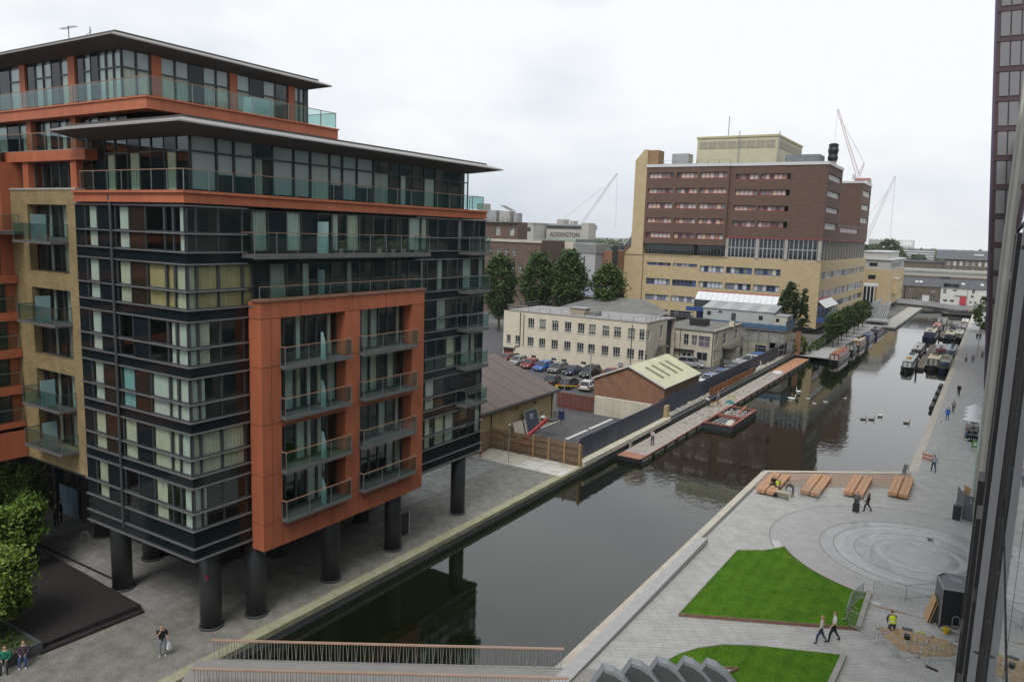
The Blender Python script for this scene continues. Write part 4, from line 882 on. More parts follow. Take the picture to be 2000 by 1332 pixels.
# ================================================================ HOSPITAL TOWER
hp = thing('hospital_block', 'tall maroon and sand brick hospital block with ribbon windows beside the canal', 'building', (-57,225,0))
HY, HX = 190.0, -35.0
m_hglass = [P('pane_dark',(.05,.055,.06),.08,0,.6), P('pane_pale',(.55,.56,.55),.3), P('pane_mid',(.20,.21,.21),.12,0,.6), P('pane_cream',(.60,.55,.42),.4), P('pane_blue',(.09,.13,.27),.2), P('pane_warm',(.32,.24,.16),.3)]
rnd = random.Random(3)
def ribbon(ax, c, a0, a1, z0, z1, n, fmat, wts, depth=.55):
    "a row of separate windows set back in a brick slot"
    w_ = (a1-a0)/n
    for i in range(n):
        u, v = a0+i*w_, a0+(i+1)*w_; mb = MB(); t = .09
        for (p,q,e_,f_) in ((u,u+t,z0,z1),(v-t,v,z0,z1),(u+t,v-t,z0,z0+t),(u+t,v-t,z1-t,z1)):
            k = fbox(ax,c,p,q,-depth-.05,-depth+.06,e_,f_); mb.add(k.v,k.f)
        o = mb.build('window', fmat, hp)
        fbox(ax,c,u+t,v-t,-depth-.02,-depth,z0+t,z1-t).build('pane', m_hglass[rnd.choices(range(6),wts)[0]], o)
LR = [(36.7,38.0),(32.9,34.1),(29.1,30.4),(25.4,26.6),(21.6,22.9)]; RR = [(36.3,37.5),(32.5,33.7),(28.8,29.9),(24.9,26.2)]
# left maroon section (projects 1 m), right maroon section, return and side
opsL = [(-78.6,-71.9,z0-.05,z1+.1) for z0,z1 in LR]+[(-71.1,-65.6,z0-.05,z1+.1) for z0,z1 in LR]+[(-64.9,-58.2,z0-.05,z1+.1) for z0,z1 in LR]
facade(hp,'x',HY-.6,-79.2,-57.6,20.1,39.6,m_brickH,opsL,.9,'maroon_wall')
for z0,z1 in LR:
    for (a,b_,n) in ((-78.6,-71.9,6),(-71.1,-65.6,5),(-64.9,-58.2,6)): ribbon('x',HY-.6,a,b_,z0,z1,n,m_redf,(1.5,6,3,2.5,.1,.6))
opsR = [(-56.2,-50.8,z0-.05,z1+.1) for z0,z1 in RR]+[(-50.2,-43.2,z0-.05,z1+.1) for z0,z1 in RR]
facade(hp,'x',HY,-57.6,HX,22.3,39.5,m_brickH,opsR,.9,'maroon_wall')
for i,(z0,z1) in enumerate(RR):
    for (a,b_,n) in ((-56.2,-50.8,5),(-50.2,-44.2,6)): ribbon('x',HY,a,b_,z0,z1,n,m_redf,(1.5,6,3,2.5,1.5 if i == 2 else .1,.6))
opsS = [(191.5,207.5,z0-.05,z1+.1) for z0,z1 in RR]
facade(hp,'y',HX,HY,209,22.3,39.5,m_brickH,opsS,.7,'maroon_wall')
for z0,z1 in RR: ribbon('y',HX,191.5,207.5,z0,z1,10,m_wframe,(1,6,2,2,0,0),.35)
facade(hp,'y',HX,209,260,22.3,26.0,m_brickH,[(212,243,24.4,25.6)],.5,'maroon_wall'); ribbon('y',HX,212,243,24.4,25.6,14,m_redf,(2,4,2,1,0,0),.3)
box('low_roof', hp, m_felt, -60,209.1,25.9,HX-.1,243,26.3)
facade(hp,'x',243,-55,HX,26.0,38.9,m_brickH,name='maroon_wall')
opsT = [(244,259,z0-.05,z1+.1) for z0,z1 in ((35.5,37),(31.6,33),(27.8,29.1))]
facade(hp,'y',HX,243,260,26.0,38.9,m_brickH,opsT,.7,'maroon_wall')
for z0,z1 in ((35.5,37),(31.6,33),(27.8,29.1)): ribbon('y',HX,244,259,z0,z1,8,m_wframe,(1,6,2,2,0,0),.35)
m_para = P('white_parapet', (.62,.63,.64), .5)
for q in ((-79.3,HY-.8,-57.5,HY-.1),(-57.5,HY-.2,-34.8,HY+.5),(-35.4,HY+.5,-34.8,209),(-55,242.8,-34.8,243.4),(-35.4,243.4,-34.8,260)): box('parapet', hp, m_para, q[0],q[1],39.5 if q[1] < 230 else 38.9,q[2],q[3],40.2 if q[1] < 230 else 39.5)
box('core', hp, m_room, -78.2,192.5,4,-37.0,208.9,39.3); box('core', hp, m_room, -78.2,209,4,-37.0,243,25.8); facade(hp,'x',208.95,-79,HX,26,39.5,m_brickH,flip=-1,name='maroon_wall'); box('core', hp, m_room, -54,244.5,4,-37,259,38.7)
# glazed transfer storey
for (a,b_,n) in ((-78.6,-65.5,16),(-64.5,-57.8,8)):
    for i in range(n): u = a+(b_-a)*i/n; v = a+(b_-a)*(i+1)/n; window(hp,'x',HY-.2,u,v,17.6,20.0,'w',frame=.12)
for (a,b_,n) in ((-57.2,-50.4,7),(-49.4,-43.6,6),(-42.4,-36.0,6)):
    for i in range(n):
        u = a+(b_-a)*i/n; v = a+(b_-a)*(i+1)/n; window(hp,'x',HY+.4,u,v,17.4,19.8,'w',frame=.12,mat=m_galv); window(hp,'x',HY+.4,u,v,19.8,22.2,'w',frame=.12,mat=m_galv)
for x in (-57.6,-50.2,-43.4,-35.8): box('concrete_column', hp, m_conc, x,HY+.1,17.3,x+.75,HY+.8,22.3)
box('red_trim', hp, m_redf, -57.6,HY-.06,22.2,HX+.06,HY+.2,22.32); box('red_trim', hp, m_redf, HX-.1,HY+.2,22.2,HX+.08,260,22.32)
m_clad = S('dark_cladding', (.085,.075,.068), .6, .15, .5)
for i in range(16): box('cladding_panel', hp, m_clad, HX-.6,190.9+i*4.32,17.3,HX-.35,190.9+(i+1)*4.32-.15,22.2); box('cladding_rib', hp, m_conc, HX-.6,190.75+i*4.32,17.3,HX-.2,190.9+i*4.32,22.2)
# sand brick base
lr = [(13.4,14.95),(9.4,11.0),(5.3,6.8),(1.6,3.0)]; fo = []
for (a,b_) in ((-78.2,-71.6),(-71.0,-64.6)): fo += [(a,b_,14.4,15.2)]
for (a,b_) in ((-63.8,-57.7),(-57.1,-50.7),(-50.1,-43.9)): fo += [(a,b_,13.35,14.95)]
for (z0,z1) in lr[1:]:
    for (a,b_) in ((-78.2,-71.6),(-71.0,-64.6),(-63.8,-57.7),(-57.1,-50.7),(-50.1,-43.9)): fo.append((a,b_,z0,z1))
facade(hp,'x',HY+.3,-79.2,HX,2.2,17.4,m_sand,fo,.7,'sand_wall')
for (a,b_,z0,z1) in fo: ribbon('x',HY+.3,a,b_,z0+.03,z1-.03,6 if z1-z0 > 1 else 6,m_bluef,(3,3,3,.5,1.2,0),.4)
sr = [(12.9,14.7),(8.1,10.2),(5.0,6.8)]
facade(hp,'y',HX+.15,HY+.3,262,1.4,17.3,m_sand,[(191.5,260,z0,z1) for z0,z1 in sr],.6,'sand_wall')
for z0,z1 in sr: ribbon('y',HX+.15,191.5,260,z0+.03,z1-.03,30,m_galv,(1,4,4,.5,.6,0),.35)
box('soffit', hp, m_gutter, -79,190.6,2.0,HX,262,2.18); box('plinth', hp, m_concd, -79,193,0,-37.5,260,2.0)
# blue projecting bay over the towpath
m_blue = P('bay_blue', (.035,.085,.24), .5)
box('bay_body', hp, m_blue, HX+.2,190.3,3.0,HX+1.9,206,4.0)
for i in range(7): window(hp,'y',HX+1.9,190.5+i*2.2,190.5+(i+1)*2.2,4.05,6.4,'w',frame=.12,mat=m_blue)
for i in range(2): window(hp,'x',190.3,HX+.2+i*.85,HX+.2+(i+1)*.85,4.05,6.4,'w',frame=.12,mat=m_blue)
MB().add([(HX+2.1,190.1,6.45),(HX+2.1,206.2,6.45),(HX+.2,206.2,8.1),(HX+.2,190.1,8.1),(HX+2.1,190.1,6.6),(HX+2.1,206.2,6.6),(HX+.2,206.2,8.25),(HX+.2,190.1,8.25)],[(0,3,2,1),(4,5,6,7),(0,1,5,4),(1,2,6,5),(2,3,7,6),(3,0,4,7)]).build('bay_roof', m_para, hp)
MB().bar((HX+.25,190,8.4),(HX+.25,206.2,8.4),.2).build('red_trim', m_redf, hp)
# stair tower on the left with canted top, maroon ends of the rear wing
MB().add([(-84.5,189.5,17.0),(-79.3,189.5,17.0),(-79.3,189.5,44.0),(-80.2,189.5,44.1),(-82.6,189.5,41.3),(-82.6,189.5,19.0),(-84.5,196,17.0),(-79.3,196,17.0),(-79.3,196,44.0),(-80.2,196,44.1),(-82.6,196,41.3),(-82.6,196,19.0)],[(0,1,2,3,4,5),(11,10,9,8,7,6),(1,7,8,2),(2,8,9,3),(3,9,10,4),(4,10,11,5),(5,11,6,0)]).build('stair_tower', m_sand, hp)
box('stair_base', hp, m_sand, -84.5,189.7,0,-79.25,200,16.99); box('stair_head', hp, S('brick_head',(.30,.19,.10),.8,.15,1), -79.25,190.2,39.7,-76.6,194,43.9)
for z in (20.5,24.3,28.1,31.9): box('rear_wing', hp, m_brickH, -85.2,197,z,-82.9,214,z+2.4); box('rear_glass', hp, m_hglass[0], -85.0,197.3,z-1.45,-83,213.8,z-.02)
# roof plant
m_plant = S('plant_cream', (.56,.53,.37), .7, .08, .5)
pl = box('plant_house', hp, m_plant, -69.6,199,39.6,-49.0,226,47.4); box('plant_cap', pl, S('plant_cap',(.50,.46,.26),.7,.1,1), -69.8,198.8,47.42,-48.8,226.2,47.9)
for i in range(8): box('louvre', pl, S('louvre_grey',(.34,.32,.25),.7,.1,2), -69.0+i*2.45,198.9,44.8,-66.8+i*2.45,198.98,46.6)
for i in range(8): box('louvre', pl, MATS['louvre_grey'], -48.99,200+i*3.2,44.8,-48.9,202.9+i*3.2,46.6)
box('water_tank', hp, m_galv, -74.2,193.5,40.2,-69.8,197,43.2); box('chiller', hp, S('chiller_grey',(.20,.23,.23),.6,.2,1), -46.5,197,40.3,-38.5,203,42.6)
MB().lathe((-37.0,205,39.6),[(1.0,0),(.95,2.0)],14).build('flue_base', m_conc, hp)
MB().lathe((-37.0,205,41.6),[(1.05,0),(1.25,.8),(1.05,1.6),(1.3,2.6),(1.1,3.4),(1.2,4.0),(.7,4.3)],12).build('flue_wrap', P('black_sheeting',(.012,.014,.02),.35), hp)
for (x,y,h_) in ((-62,200.5,5.5),(-58.5,198.5,9.4),(-48.6,198.5,9.0)): MB().tube((x,y,39.6 if h_ > 8 else 47.5),(x,y,39.6+h_ if h_ > 8 else 47.5+h_),.12,6).build('mast', m_galv, hp)
roofrail(hp,[(-78,191),(-58,191)],39.6,1.6,3.0,.05)
# glazed conservatory strip on the hospital's low wing
gc = thing('glass_canopy', 'bright sloping glass roof strip behind the site cabins', 'canopy', (-47,166,6))
for i in range(15):
    a = -55.8+i*1.18; MB().add([(a,164.5,8.45),(a+1.12,164.5,8.45),(a+1.12,166.3,10.1),(a,166.3,10.1),(a,164.5,8.5),(a+1.12,164.5,8.5),(a+1.12,166.3,10.15),(a,166.3,10.15)],[(0,3,2,1),(4,5,6,7),(0,1,5,4),(1,2,6,5),(2,3,7,6),(3,0,4,7)]).build('glass_sheet', P('white_glazing',(.72,.74,.76),.12,0,.8), gc)
box('canopy_wall', gc, m_blue, -55.9,166.35,3,-38.2,168,8.3); box('canopy_frame', gc, m_frame, -55.9,164.4,6.2,-38.2,166.3,8.4); MB().bar((-56,166.4,10.25),(-38,166.4,10.25),.18).build('ridge', m_redf, gc)
for (a,z) in ((-57.2,5.9),): box('canopy_gantry', gc, m_blue, -57.4,163.5,z,-50,164.4,z+.9)
# ================================================================ YELLOW BLOCK BEYOND AND THE BASIN'S END
yb = thing('yellow_block', 'yellow brick block with pale top storey standing beyond the hospital', 'building', (-33,290,0)); m_pgrey = S('pale_grey_render',(.44,.44,.40),.8,.1,.3)
facade(yb,'x',275,-38,-29,2,13.5,m_sand,[(-35.5,-33.2,10.2,11.6)],.3); win(yb,'x',275,-35.5,-33.2,10.2,11.6,m_frame,.25,3,1,.12)
facade(yb,'y',-29,275,318,2,13.2,m_sand,[(296+i*3,298.4+i*3,z,z+1.5) for i in range(7) for z in (4.2,8.3)],.3)
for i in range(7):
    for z in (4.2,8.3): win(yb,'y',-29,296+i*3,298.4+i*3,z,z+1.5,m_frame,.25,2,1,.12)
box('bay', yb, m_sand, -29,284,5.5,-27.6,294,10.2); box('bay_cap', yb, m_cope, -29.1,283.8,10.2,-27.4,294.2,10.5)
facade(yb,'x',275.3,-38,-29.3,13.5,16.6,m_pgrey,[(-35.5,-33.0,14.4,15.6)],.3); win(yb,'x',275.3,-35.5,-33.0,14.4,15.6,m_frame,.25,2,1,.12); facade(yb,'y',-29.3,275.3,318,13.2,16.6,m_pgrey,[(280+i*5,282.5+i*5,14,15.4) for i in range(6)],.3)
for i in range(6): win(yb,'y',-29.3,280+i*5,282.5+i*5,14,15.4,m_frame,.25,2,1,.12)
box('cornice', yb, m_para, -38.2,274.8,16.6,-28.6,318,17.0); box('top_storey', yb, m_pgrey, -38,276.5,17.0,-30.5,310,19.0); box('cornice', yb, m_para, -38,276.2,19.02,-30.2,310,19.4); box('core', yb, m_room, -37.5,275.8,2,-29.9,317,16.4)
lk_ = thing('glass_link', 'dark glazed link with white posts between hospital and yellow block', 'building', (-33,266,0)); box('link_body', lk_, m_black, -36,262.2,2,-31.6,268,8.5); box('link_roof', lk_, m_para, -36.3,262,8.5,-31.3,268.3,9.2)
for i in range(5): box('link_post', lk_, m_para, -36+i*1.05,262.0,2,-35.75+i*1.05,262.18,8.5)
# footbridge ramp and jetty at the far left bank
jt = struct('far_jetty', MB().prism([(-25.2,226.5),(-21.3,226.2),(-20.9,304.5),(-25.2,304.5)],-.55,-.08), S('jetty_deck',(.40,.39,.35),.85,.15,1)); 
fr = thing('ramp_bridge', 'grey stepped steel ramp rising beside the far jetty', 'bridge', (-26,250,0))
for i in range(6): MB().bar((-24.6-i*.65,231,.4),(-26.6-i*.3,262,4.0),.2,.3).build('ramp_beam', m_galv, fr)
box('ramp_wall', fr, S('ramp_panel',(.36,.38,.37),.6,.1,1), -30.2,228,0.2,-29.9,268,4.6); box('ramp_platform', fr, m_galv, -29,229,.6,-23.6,236,1.0)
for i in range(6): box('ramp_leg', fr, m_frame, -28.6+i*.95,229.3,-.5,-28.4+i*.95,229.6,.6)
pb = thing('parapet_bridge', 'low curved grey stone footbridge parapet closing the end of the basin', 'bridge', (-16,305,0)); V_ = []
pts = [(-30,304.5,2.6),(-24,304.8,2.5),(-18,305.2,2.1),(-12,305.8,1.6),(-6,306.5,1.1),(-2,307,.7)]
MB().loft([[(x,y,z-1.6),(x,y+.7,z-1.6),(x,y+.7,z),(x,y,z)] for x,y,z in pts]).build('parapet', S('parapet_stone',(.34,.35,.36),.8,.1,.4), pb); MB().loft([[(x,y+.75,-.7),(x,y+6,-.7),(x,y+6,z-1.2),(x,y+.75,z-1.2)] for x,y,z in pts]).build('span', m_concd, pb)
struct('basin_end_wall', MB().box(-25.5,306.5,-2.5,4,307.5,.0), m_concd)
# row of old cottages at the end
tr = thing('cottage_row', 'old brown brick cottages with slate roofs and white doors at the basin end', 'building', (-24,331,0))
m_oldb = BR('old_brick',(.13,.105,.08),(.17,.14,.105),(.12,.1,.08),.5,.16,.02,var=.25,bump=.1)
def cottage(par, x0, x1, wallm, wins, z=6.2):
    facade(par,'x',330,x0,x1,0,z,wallm,[w_[:4] for w_ in wins],.25)
    for w_ in wins: win(par,'x',330,*w_[:4],w_[4] if len(w_) > 4 else m_wframe,.2,2,2 if w_[3]-w_[2] > 1.2 else 1,.09)
    MB().add([(x0-.2,329.7,z),(x1+.2,329.7,z),(x1+.2,334,z+3.0),(x0-.2,334,z+3.0),(x1+.2,338,z),(x0-.2,338,z)],[(0,1,2,3),(3,2,4,5)]).build('roof', m_slate, par); box('core', par, m_room, x0+.2,330.4,0,x1-.2,337,z-.1)
cottage(tr,-36,-29.2,m_oldb,[(-31.4,-30.4,4.3,5.4),(-31.6,-30.0,.4,2.6)]); cottage(tr,-28.9,-17.3,m_oldb,[(-27.4,-26.0,3.7,5.7),(-20.2,-18.9,4.2,5.4),(-26.8,-24.4,.5,1.9),(-23.6,-21.6,.6,1.9),(-20.4,-18.6,1.0,2.9)])
box('white_door', tr, m_para, -32.8,329.75,.1,-31.7,329.95,3.0); box('white_panel', tr, m_para, -23.0,329.7,.0,-20.7,329.95,2.9)
wc = thing('cottage_row', 'white rendered cottages with a red door at the basin end', 'building', (-9,331,0)); m_wr = S('white_cottage',(.62,.62,.59),.85,.06,.4)
cottage(wc,-17.0,-8.4,m_wr,[(-16.3,-15.2,4.0,5.7),(-13.2,-11.8,4.9,5.7),(-16.0,-14.6,.9,1.9),(-13.8,-12.4,.9,1.9)]); cottage(wc,-8.2,1.5,m_wr,[(-7.0,-6.0,4.5,6.0),(-7.2,-6.2,2.9,3.9),(-3.8,-2.8,2.9,3.9),(-7.5,-6.7,.8,1.7),(-5.8,-5.1,.8,1.7),(-3.3,-2.5,.8,1.7)])
box('red_door', wc, P('red_door',(.45,.05,.07),.5), -10.6,329.75,.1,-8.5,329.95,3.3); box('dormer', wc, m_black, -16.2,330.2,6.4,-13.8,332,7.8); box('dormer', wc, m_black, -13.5,330.2,6.4,-11.2,332,7.8); MB().tube((-12.4,329.8,3.5),(-8.2,329.8,3.4),.1,6).build('lintel', m_frame, wc)
for (x,p) in ((-26,tr),(-24.6,tr),(-10.6,wc),(-4.5,wc)): MB().add([(x,331.5,7.6),(x+1,331.5,7.6),(x+1,332.3,8.2),(x,332.3,8.2)],[(0,1,2,3)]).build('rooflight', m_para, p)
# railway viaduct and long brick warehouse beyond
vd = thing('viaduct', 'long pale concrete flyover deck behind the cottages', 'bridge', (-20,380,0)); box('deck', vd, m_conc, -120,378,8.6,90,392,10.0); box('parapet', vd, m_concd, -120,377.8,10.0,90,378.2,10.8)
for i in range(7): box('pier', vd, m_concd, -110+i*30,381,0,-107+i*30,389,8.6)
box('parapet', vd, m_conc, -120,391.8,10.0,90,392.2,11.4)
wh = thing('warehouse', 'long dark brick warehouse with slate roof on the far horizon', 'building', (-12,440,0))
wins_ = [(-20.8+i*2.6,-19.5+i*2.6,12.4,14.6) for i in range(16)]+[(-20.8+i*2.6,-19.5+i*2.6,9.2,10.9) for i in range(16)]
facade(wh,'x',430,-22,40,0,15.4,m_oldb,wins_,.4); 
for w_ in wins_: win(wh,'x',430,*w_,m_wframe,.3,2,2,.12,pane=m_hglass[1] if rnd.random() < .5 else m_hglass[2])
MB().add([(-26,429.5,15.4),(40,429.5,15.4),(40,445,19.4),(-26,445,19.4)],[(0,1,2,3)]).build('roof', m_slate, wh); box('core', wh, m_room, -21.5,430.7,0,39,444,15); box('end_block', wh, m_oldb, -44,431,0,-22.1,445,13.2); box('end_roof', wh, m_slate, -44.5,430.6,13.2,-22.2,446,13.9); MB().box(-10,436,17.3,-6,437,18.2).build('rooflight', m_para, wh)
wm = thing('modern_offices', 'white banded modern office range far beyond the warehouse', 'building', (-48,605,0))
for k in range(5): box('white_band', wm, m_para, -62,600,10.4+k*1.6,-38,615,11.3+k*1.6); box('glass_band', wm, m_hglass[0], -61.8,600.3,11.31+k*1.6,-38.2,614.8,11.99+k*1.6)
box('lower_storeys', wm, m_para, -62,600,0,-38,615,10.38)
tb = thing('dark_tower', 'small dark blue tower block on the horizon at the right', 'building', (4,700,0)); box('tower_body', tb, P('navy_far',(.10,.13,.17),.6), -4.6,700,0,10,712,34); box('roof_plant', tb, m_galv, 0,703,34.02,6,709,36)
# ================================================================ TREES
def leaf_crown(n_cl, n_lf, rad, leaf, seed=0, fn=None, core=.45):
    "leaf-sized quads in clumps spread through the crown volume; fn(t) scales the radius with height t in 0..1"
    r_ = random.Random(seed); mb = MB()
    for _ in range(n_cl):
        t = r_.random(); a = r_.uniform(0,2*pi); R = (fn(t) if fn else sqrt(max(0,1-(2*t-1)**2)))
        rr = R*(core+(1-core)*sqrt(r_.random()))*r_.uniform(.82,1.12)
        c = Vector((rad[0]*rr*cos(a), rad[1]*rr*sin(a), rad[2]*(2*t-1))); cs = r_.uniform(.5,1.2)*min(rad)*.17*(3 if min(rad) < rad[0]*.2 else 1)
        for _ in range(n_lf):
            p = c+Vector((r_.gauss(0,cs),r_.gauss(0,cs),r_.gauss(0,cs*.7))); d = Vector((r_.uniform(-1,1),r_.uniform(-1,1),r_.uniform(-.6,.9))).normalized(); e_ = d.cross(Vector((r_.uniform(-1,1),r_.uniform(-1,1),1))).normalized()
            l = leaf*r_.uniform(.6,1.3); mb.quad(p-d*l,p+e_*l*.55,p+d*l,p-e_*l*.55)
    return mb
def leafmat(name, lo, hi, sc=.9):
    m, n, b = newmat(name); N = n.nodes.new; L = n.links.new
    g = N('ShaderNodeNewGeometry'); a = N('ShaderNodeTexNoise'); a.inputs['Scale'].default_value = sc; a.inputs['Detail'].default_value = 4; L(g.outputs['Position'], a.inputs['Vector'])
    mi = N('ShaderNodeMixRGB'); mi.inputs[0].default_value = .4; L(a.outputs[0], mi.inputs[1]); L(g.outputs['Random Per Island'], mi.inputs[2])
    r = N('ShaderNodeValToRGB'); setc2(r, lo, hi); r.color_ramp.elements[0].position = .3; r.color_ramp.elements[1].position = .7; L(mi.outputs[0], r.inputs[0]); L(r.outputs[0], b.inputs['Base Color'])
    b.inputs['Roughness'].default_value = .65; b.inputs['Specular IOR Level'].default_value = .25; b.inputs['Subsurface Weight'].default_value = 0
    MATS[name] = m; return m
lm_dark = leafmat('leaf_dark', (.018,.040,.012), (.055,.095,.028)); lm_mid = leafmat('leaf_mid', (.028,.060,.012), (.085,.140,.030)); lm_lime = leafmat('leaf_lime', (.05,.115,.015), (.19,.30,.05)); lm_olive = leafmat('leaf_olive', (.045,.070,.012), (.17,.20,.05))
lm_treeg = leafmat('leaf_tree', (.020,.050,.012), (.070,.125,.030), .5)
m_bark = S('bark', (.075,.06,.045), .9, .3, 4, .3)
def trunk_mb(h, r, limbs, spread, seed=0):
    r_ = random.Random(seed); mb = MB(); pts = [(0,0,0,r)]; x = y = 0
    for i in range(1,6): x += r_.uniform(-.05,.05)*h*.2; y += r_.uniform(-.05,.05)*h*.2; pts.append((x,y,h*i/5,r*(1-.13*i)))
    n = 8; mb.loft([[(px+q*cos(2*pi*k/n),py+q*sin(2*pi*k/n),pz) for k in range(n)] for px,py,pz,q in pts])
    for i in range(limbs):
        a = 2*pi*i/limbs+r_.uniform(-.4,.4); z = h*r_.uniform(.5,.95); p = Vector((x*.8,y*.8,z)); q = p+Vector((cos(a)*spread*.55,sin(a)*spread*.55,spread*.45)); s_ = q+Vector((cos(a+.4)*spread*.4,sin(a+.4)*spread*.4,spread*.35))
        mb.tube(p,q,r*.38,6,r*.24); mb.tube(q,s_,r*.24,5,r*.08)
    return mb
def make_tree(name, label, loc, th, tr_, crown, cz, mat, group=None, seed=0, cat='tree'):
    t = thing(name, label, cat, loc, 0, group); WL.pop(t.name, None)
    trunk_mb(th, tr_, 7, crown_r(crown), seed).build('trunk', m_bark, t, local=True)
    o = place('crown', crown, t, True, (0,0,cz)); return t
def crown_r(me): return max(abs(v.co.x) for v in list(me.vertices)[::50])*.55
col_fn = lambda t: (sin(min(1,t*1.35)*pi*.62+.18))*(1 if t < .62 else max(.25,1-((t-.62)/.38)**2.0*.75))
crA = leaf_crown(340,28,(3.7,3.7,6.2),.34,1,col_fn).mesh('crown', lm_treeg); crB = leaf_crown(340,28,(3.5,3.5,6.2),.34,2,col_fn).mesh('crown', lm_treeg); crC = leaf_crown(280,28,(3.3,3.3,4.3),.31,3,col_fn).mesh('crown', lm_mid)
GT = 'tall trees behind the cream office'
make_tree('tall_tree','tall dark tree against the brick block, nearest the glass building',(-91.5,140,0),5,.35,crA,10.0,lm_dark,GT,1)
make_tree('tall_tree','tall dark tree in the middle of the row behind the office',(-82.3,141,0),5,.35,crB,11.0,lm_dark,GT,2)
make_tree('tall_tree','broad dark tree standing before the grey windowless tower',(-75.2,141.5,0),5,.38,crA,11.6,lm_dark,GT,3).rotation_euler.z = 1.7
make_tree('round_tree','yellow green topped tree between grey tower and hospital',(-66.4,142,0),5,.3,crC,11.2,lm_mid,GT,4)
# towpath trees in front of the hospital
crD = leaf_crown(150,24,(1.9,1.9,2.3),.22,5).mesh('crown', lm_dark); crE = leaf_crown(150,24,(1.9,1.9,2.4),.22,6).mesh('crown', lm_mid); crF = leaf_crown(130,24,(2.0,2.0,2.4),.24,7).mesh('crown', lm_olive)
TL = ['towpath tree nearest the red narrowboat, green rounded crown','second towpath tree beside the moored narrowboats','third towpath tree in the row under the hospital wall','fourth towpath tree below the blue bay','fifth towpath tree, partly hidden by its neighbours','sixth towpath tree near the far ramp bridge','last small towpath tree before the ramp bridge']
for i,(x,y) in enumerate(((-27.5,170.3),(-27.3,175.6),(-27.8,183),(-28.0,191),(-27.6,199),(-28,208),(-28.2,217))):
    make_tree('towpath_tree',TL[i],(x,y,0),2.9,.13,[crE,crD,crD,crE,crD,crF,crD][i],4.7,None,'trees along the hospital towpath',10+i).rotation_euler.z = i*1.3
# tall cypress-like pair by the hospital corner
crG = leaf_crown(200,22,(2.4,2.4,4.2),.26,8,lambda t: .95*sin(min(1,t*1.2+.15)*pi*.55)*(1-max(0,t-.55)*1.9)).mesh('crown', lm_dark); crH = leaf_crown(120,22,(1.3,1.3,4.0),.24,9,lambda t: 1-t*.8).mesh('crown', lm_dark)
make_tree('evergreen_tree','bushy dark evergreen behind the small cabin at the hospital corner',(-37.2,172,2),3,.3,crG,6.6,None,None,21); make_tree('evergreen_tree','slim pointed evergreen right of the bushy one at the hospital corner',(-34.3,172.5,2),3,.2,crH,5.6,None,None,22)
# shrubs on the bank and one leafy tree at the right towpath end
crI = leaf_crown(120,22,(3.2,3.2,4.2),.32,11).mesh('crown', leafmat('leaf_bright',(.05,.09,.012),(.14,.2,.03)))
make_tree('quay_tree','bright green tree at the far right quay by the moored boats',(-.6,232,0),2.2,.18,crI,5.0,None,None,31)
hd = leaf_crown(260,16,(.8,18,1.0),.16,12).build('hedge', lm_mid); hd.location = (-29.6,172,1.0); tag(hd,'low ivy hedge along the foot of the hospital wall','hedge')
sb = leaf_crown(80,20,(1.4,2.2,1.7),.2,13).build('bush', lm_olive); sb.location = (-31.0,155.5,1.7); tag(sb,'scrubby olive bush at the end of the hoarding','bush')
bw = thing('brick_gable', 'ruined brick end wall under the scaffold beside the bush', 'wall', (-31,154,0)); box('brick_face', bw, m_brickR, -31.6,153.4,0,-30.6,153.8,4.6); box('quay_infill', bw, m_concd, -31.5,153.2,-2.4,-25.3,153.5,-.05)
# clipped trees in planters on the left square
crJ = leaf_crown(420,34,(2.5,2.3,1.35),.13,14,lambda t: 1.0 if t < .8 else .9,core=.55).mesh('crown', lm_lime); crK = leaf_crown(340,34,(1.9,1.8,1.5),.13,15,lambda t: .8+.3*sin(t*pi),core=.5).mesh('crown', leafmat('leaf_autumn',(.055,.11,.016),(.20,.27,.05)))
make_tree('clipped_tree','flat clipped bright green tree in the square nearest the blue door',(-50.6,21.4,.4),2.2,.12,crJ,2.9,None,'clipped trees on the left square',41)
make_tree('clipped_tree','clipped green tree standing in the low planter behind the seated pair',(-42.4,17.3,.4),2.2,.11,crK,2.75,None,'clipped trees on the left square',42)
make_tree('clipped_tree','darker clipped tree half cut off by the left edge of the view',(-53.4,23.4,.4),2.4,.12,crK,3.5,None,'clipped trees on the left square',43)
m_planter = S('planter_grey', (.085,.09,.095), .5, .12, 1.5)
def planter(label, x0,y0,x1,y1,h=.62):
    p = thing('planter', label, 'planter', ((x0+x1)/2,(y0+y1)/2,0), 0, 'planters on the left square'); t = .14
    for q in ((x0,y0,x1,y0+t),(x0,y1-t,x1,y1),(x0,y0+t+.003,x0+t,y1-t-.003),(x1-t,y0+t+.003,x1,y1-t-.003)): box('planter_side', p, m_planter, q[0],q[1],0,q[2],q[3],h)
    box('soil', p, S('planter_soil',(.05,.06,.03),.95,.4,4,.4), x0+t,y0+t,0,x1-t,y1-t,h-.08)
    o = leaf_crown(70,20,((x1-x0)/2.4,(y1-y0)/2.4,.12),.07,int(-x0)).build('ground_cover', lm_mid, p, local=False); o.location = ((0,0,h-.02)); o['kind'] = 'stuff'; return p
planter('grey square planter beside the seated pair at the bottom left',-43.4,16.5,-39.05,18.2); planter('grey planter box near the blue door under the clipped tree',-53.4,22.2,-49.5,23.8,.7)
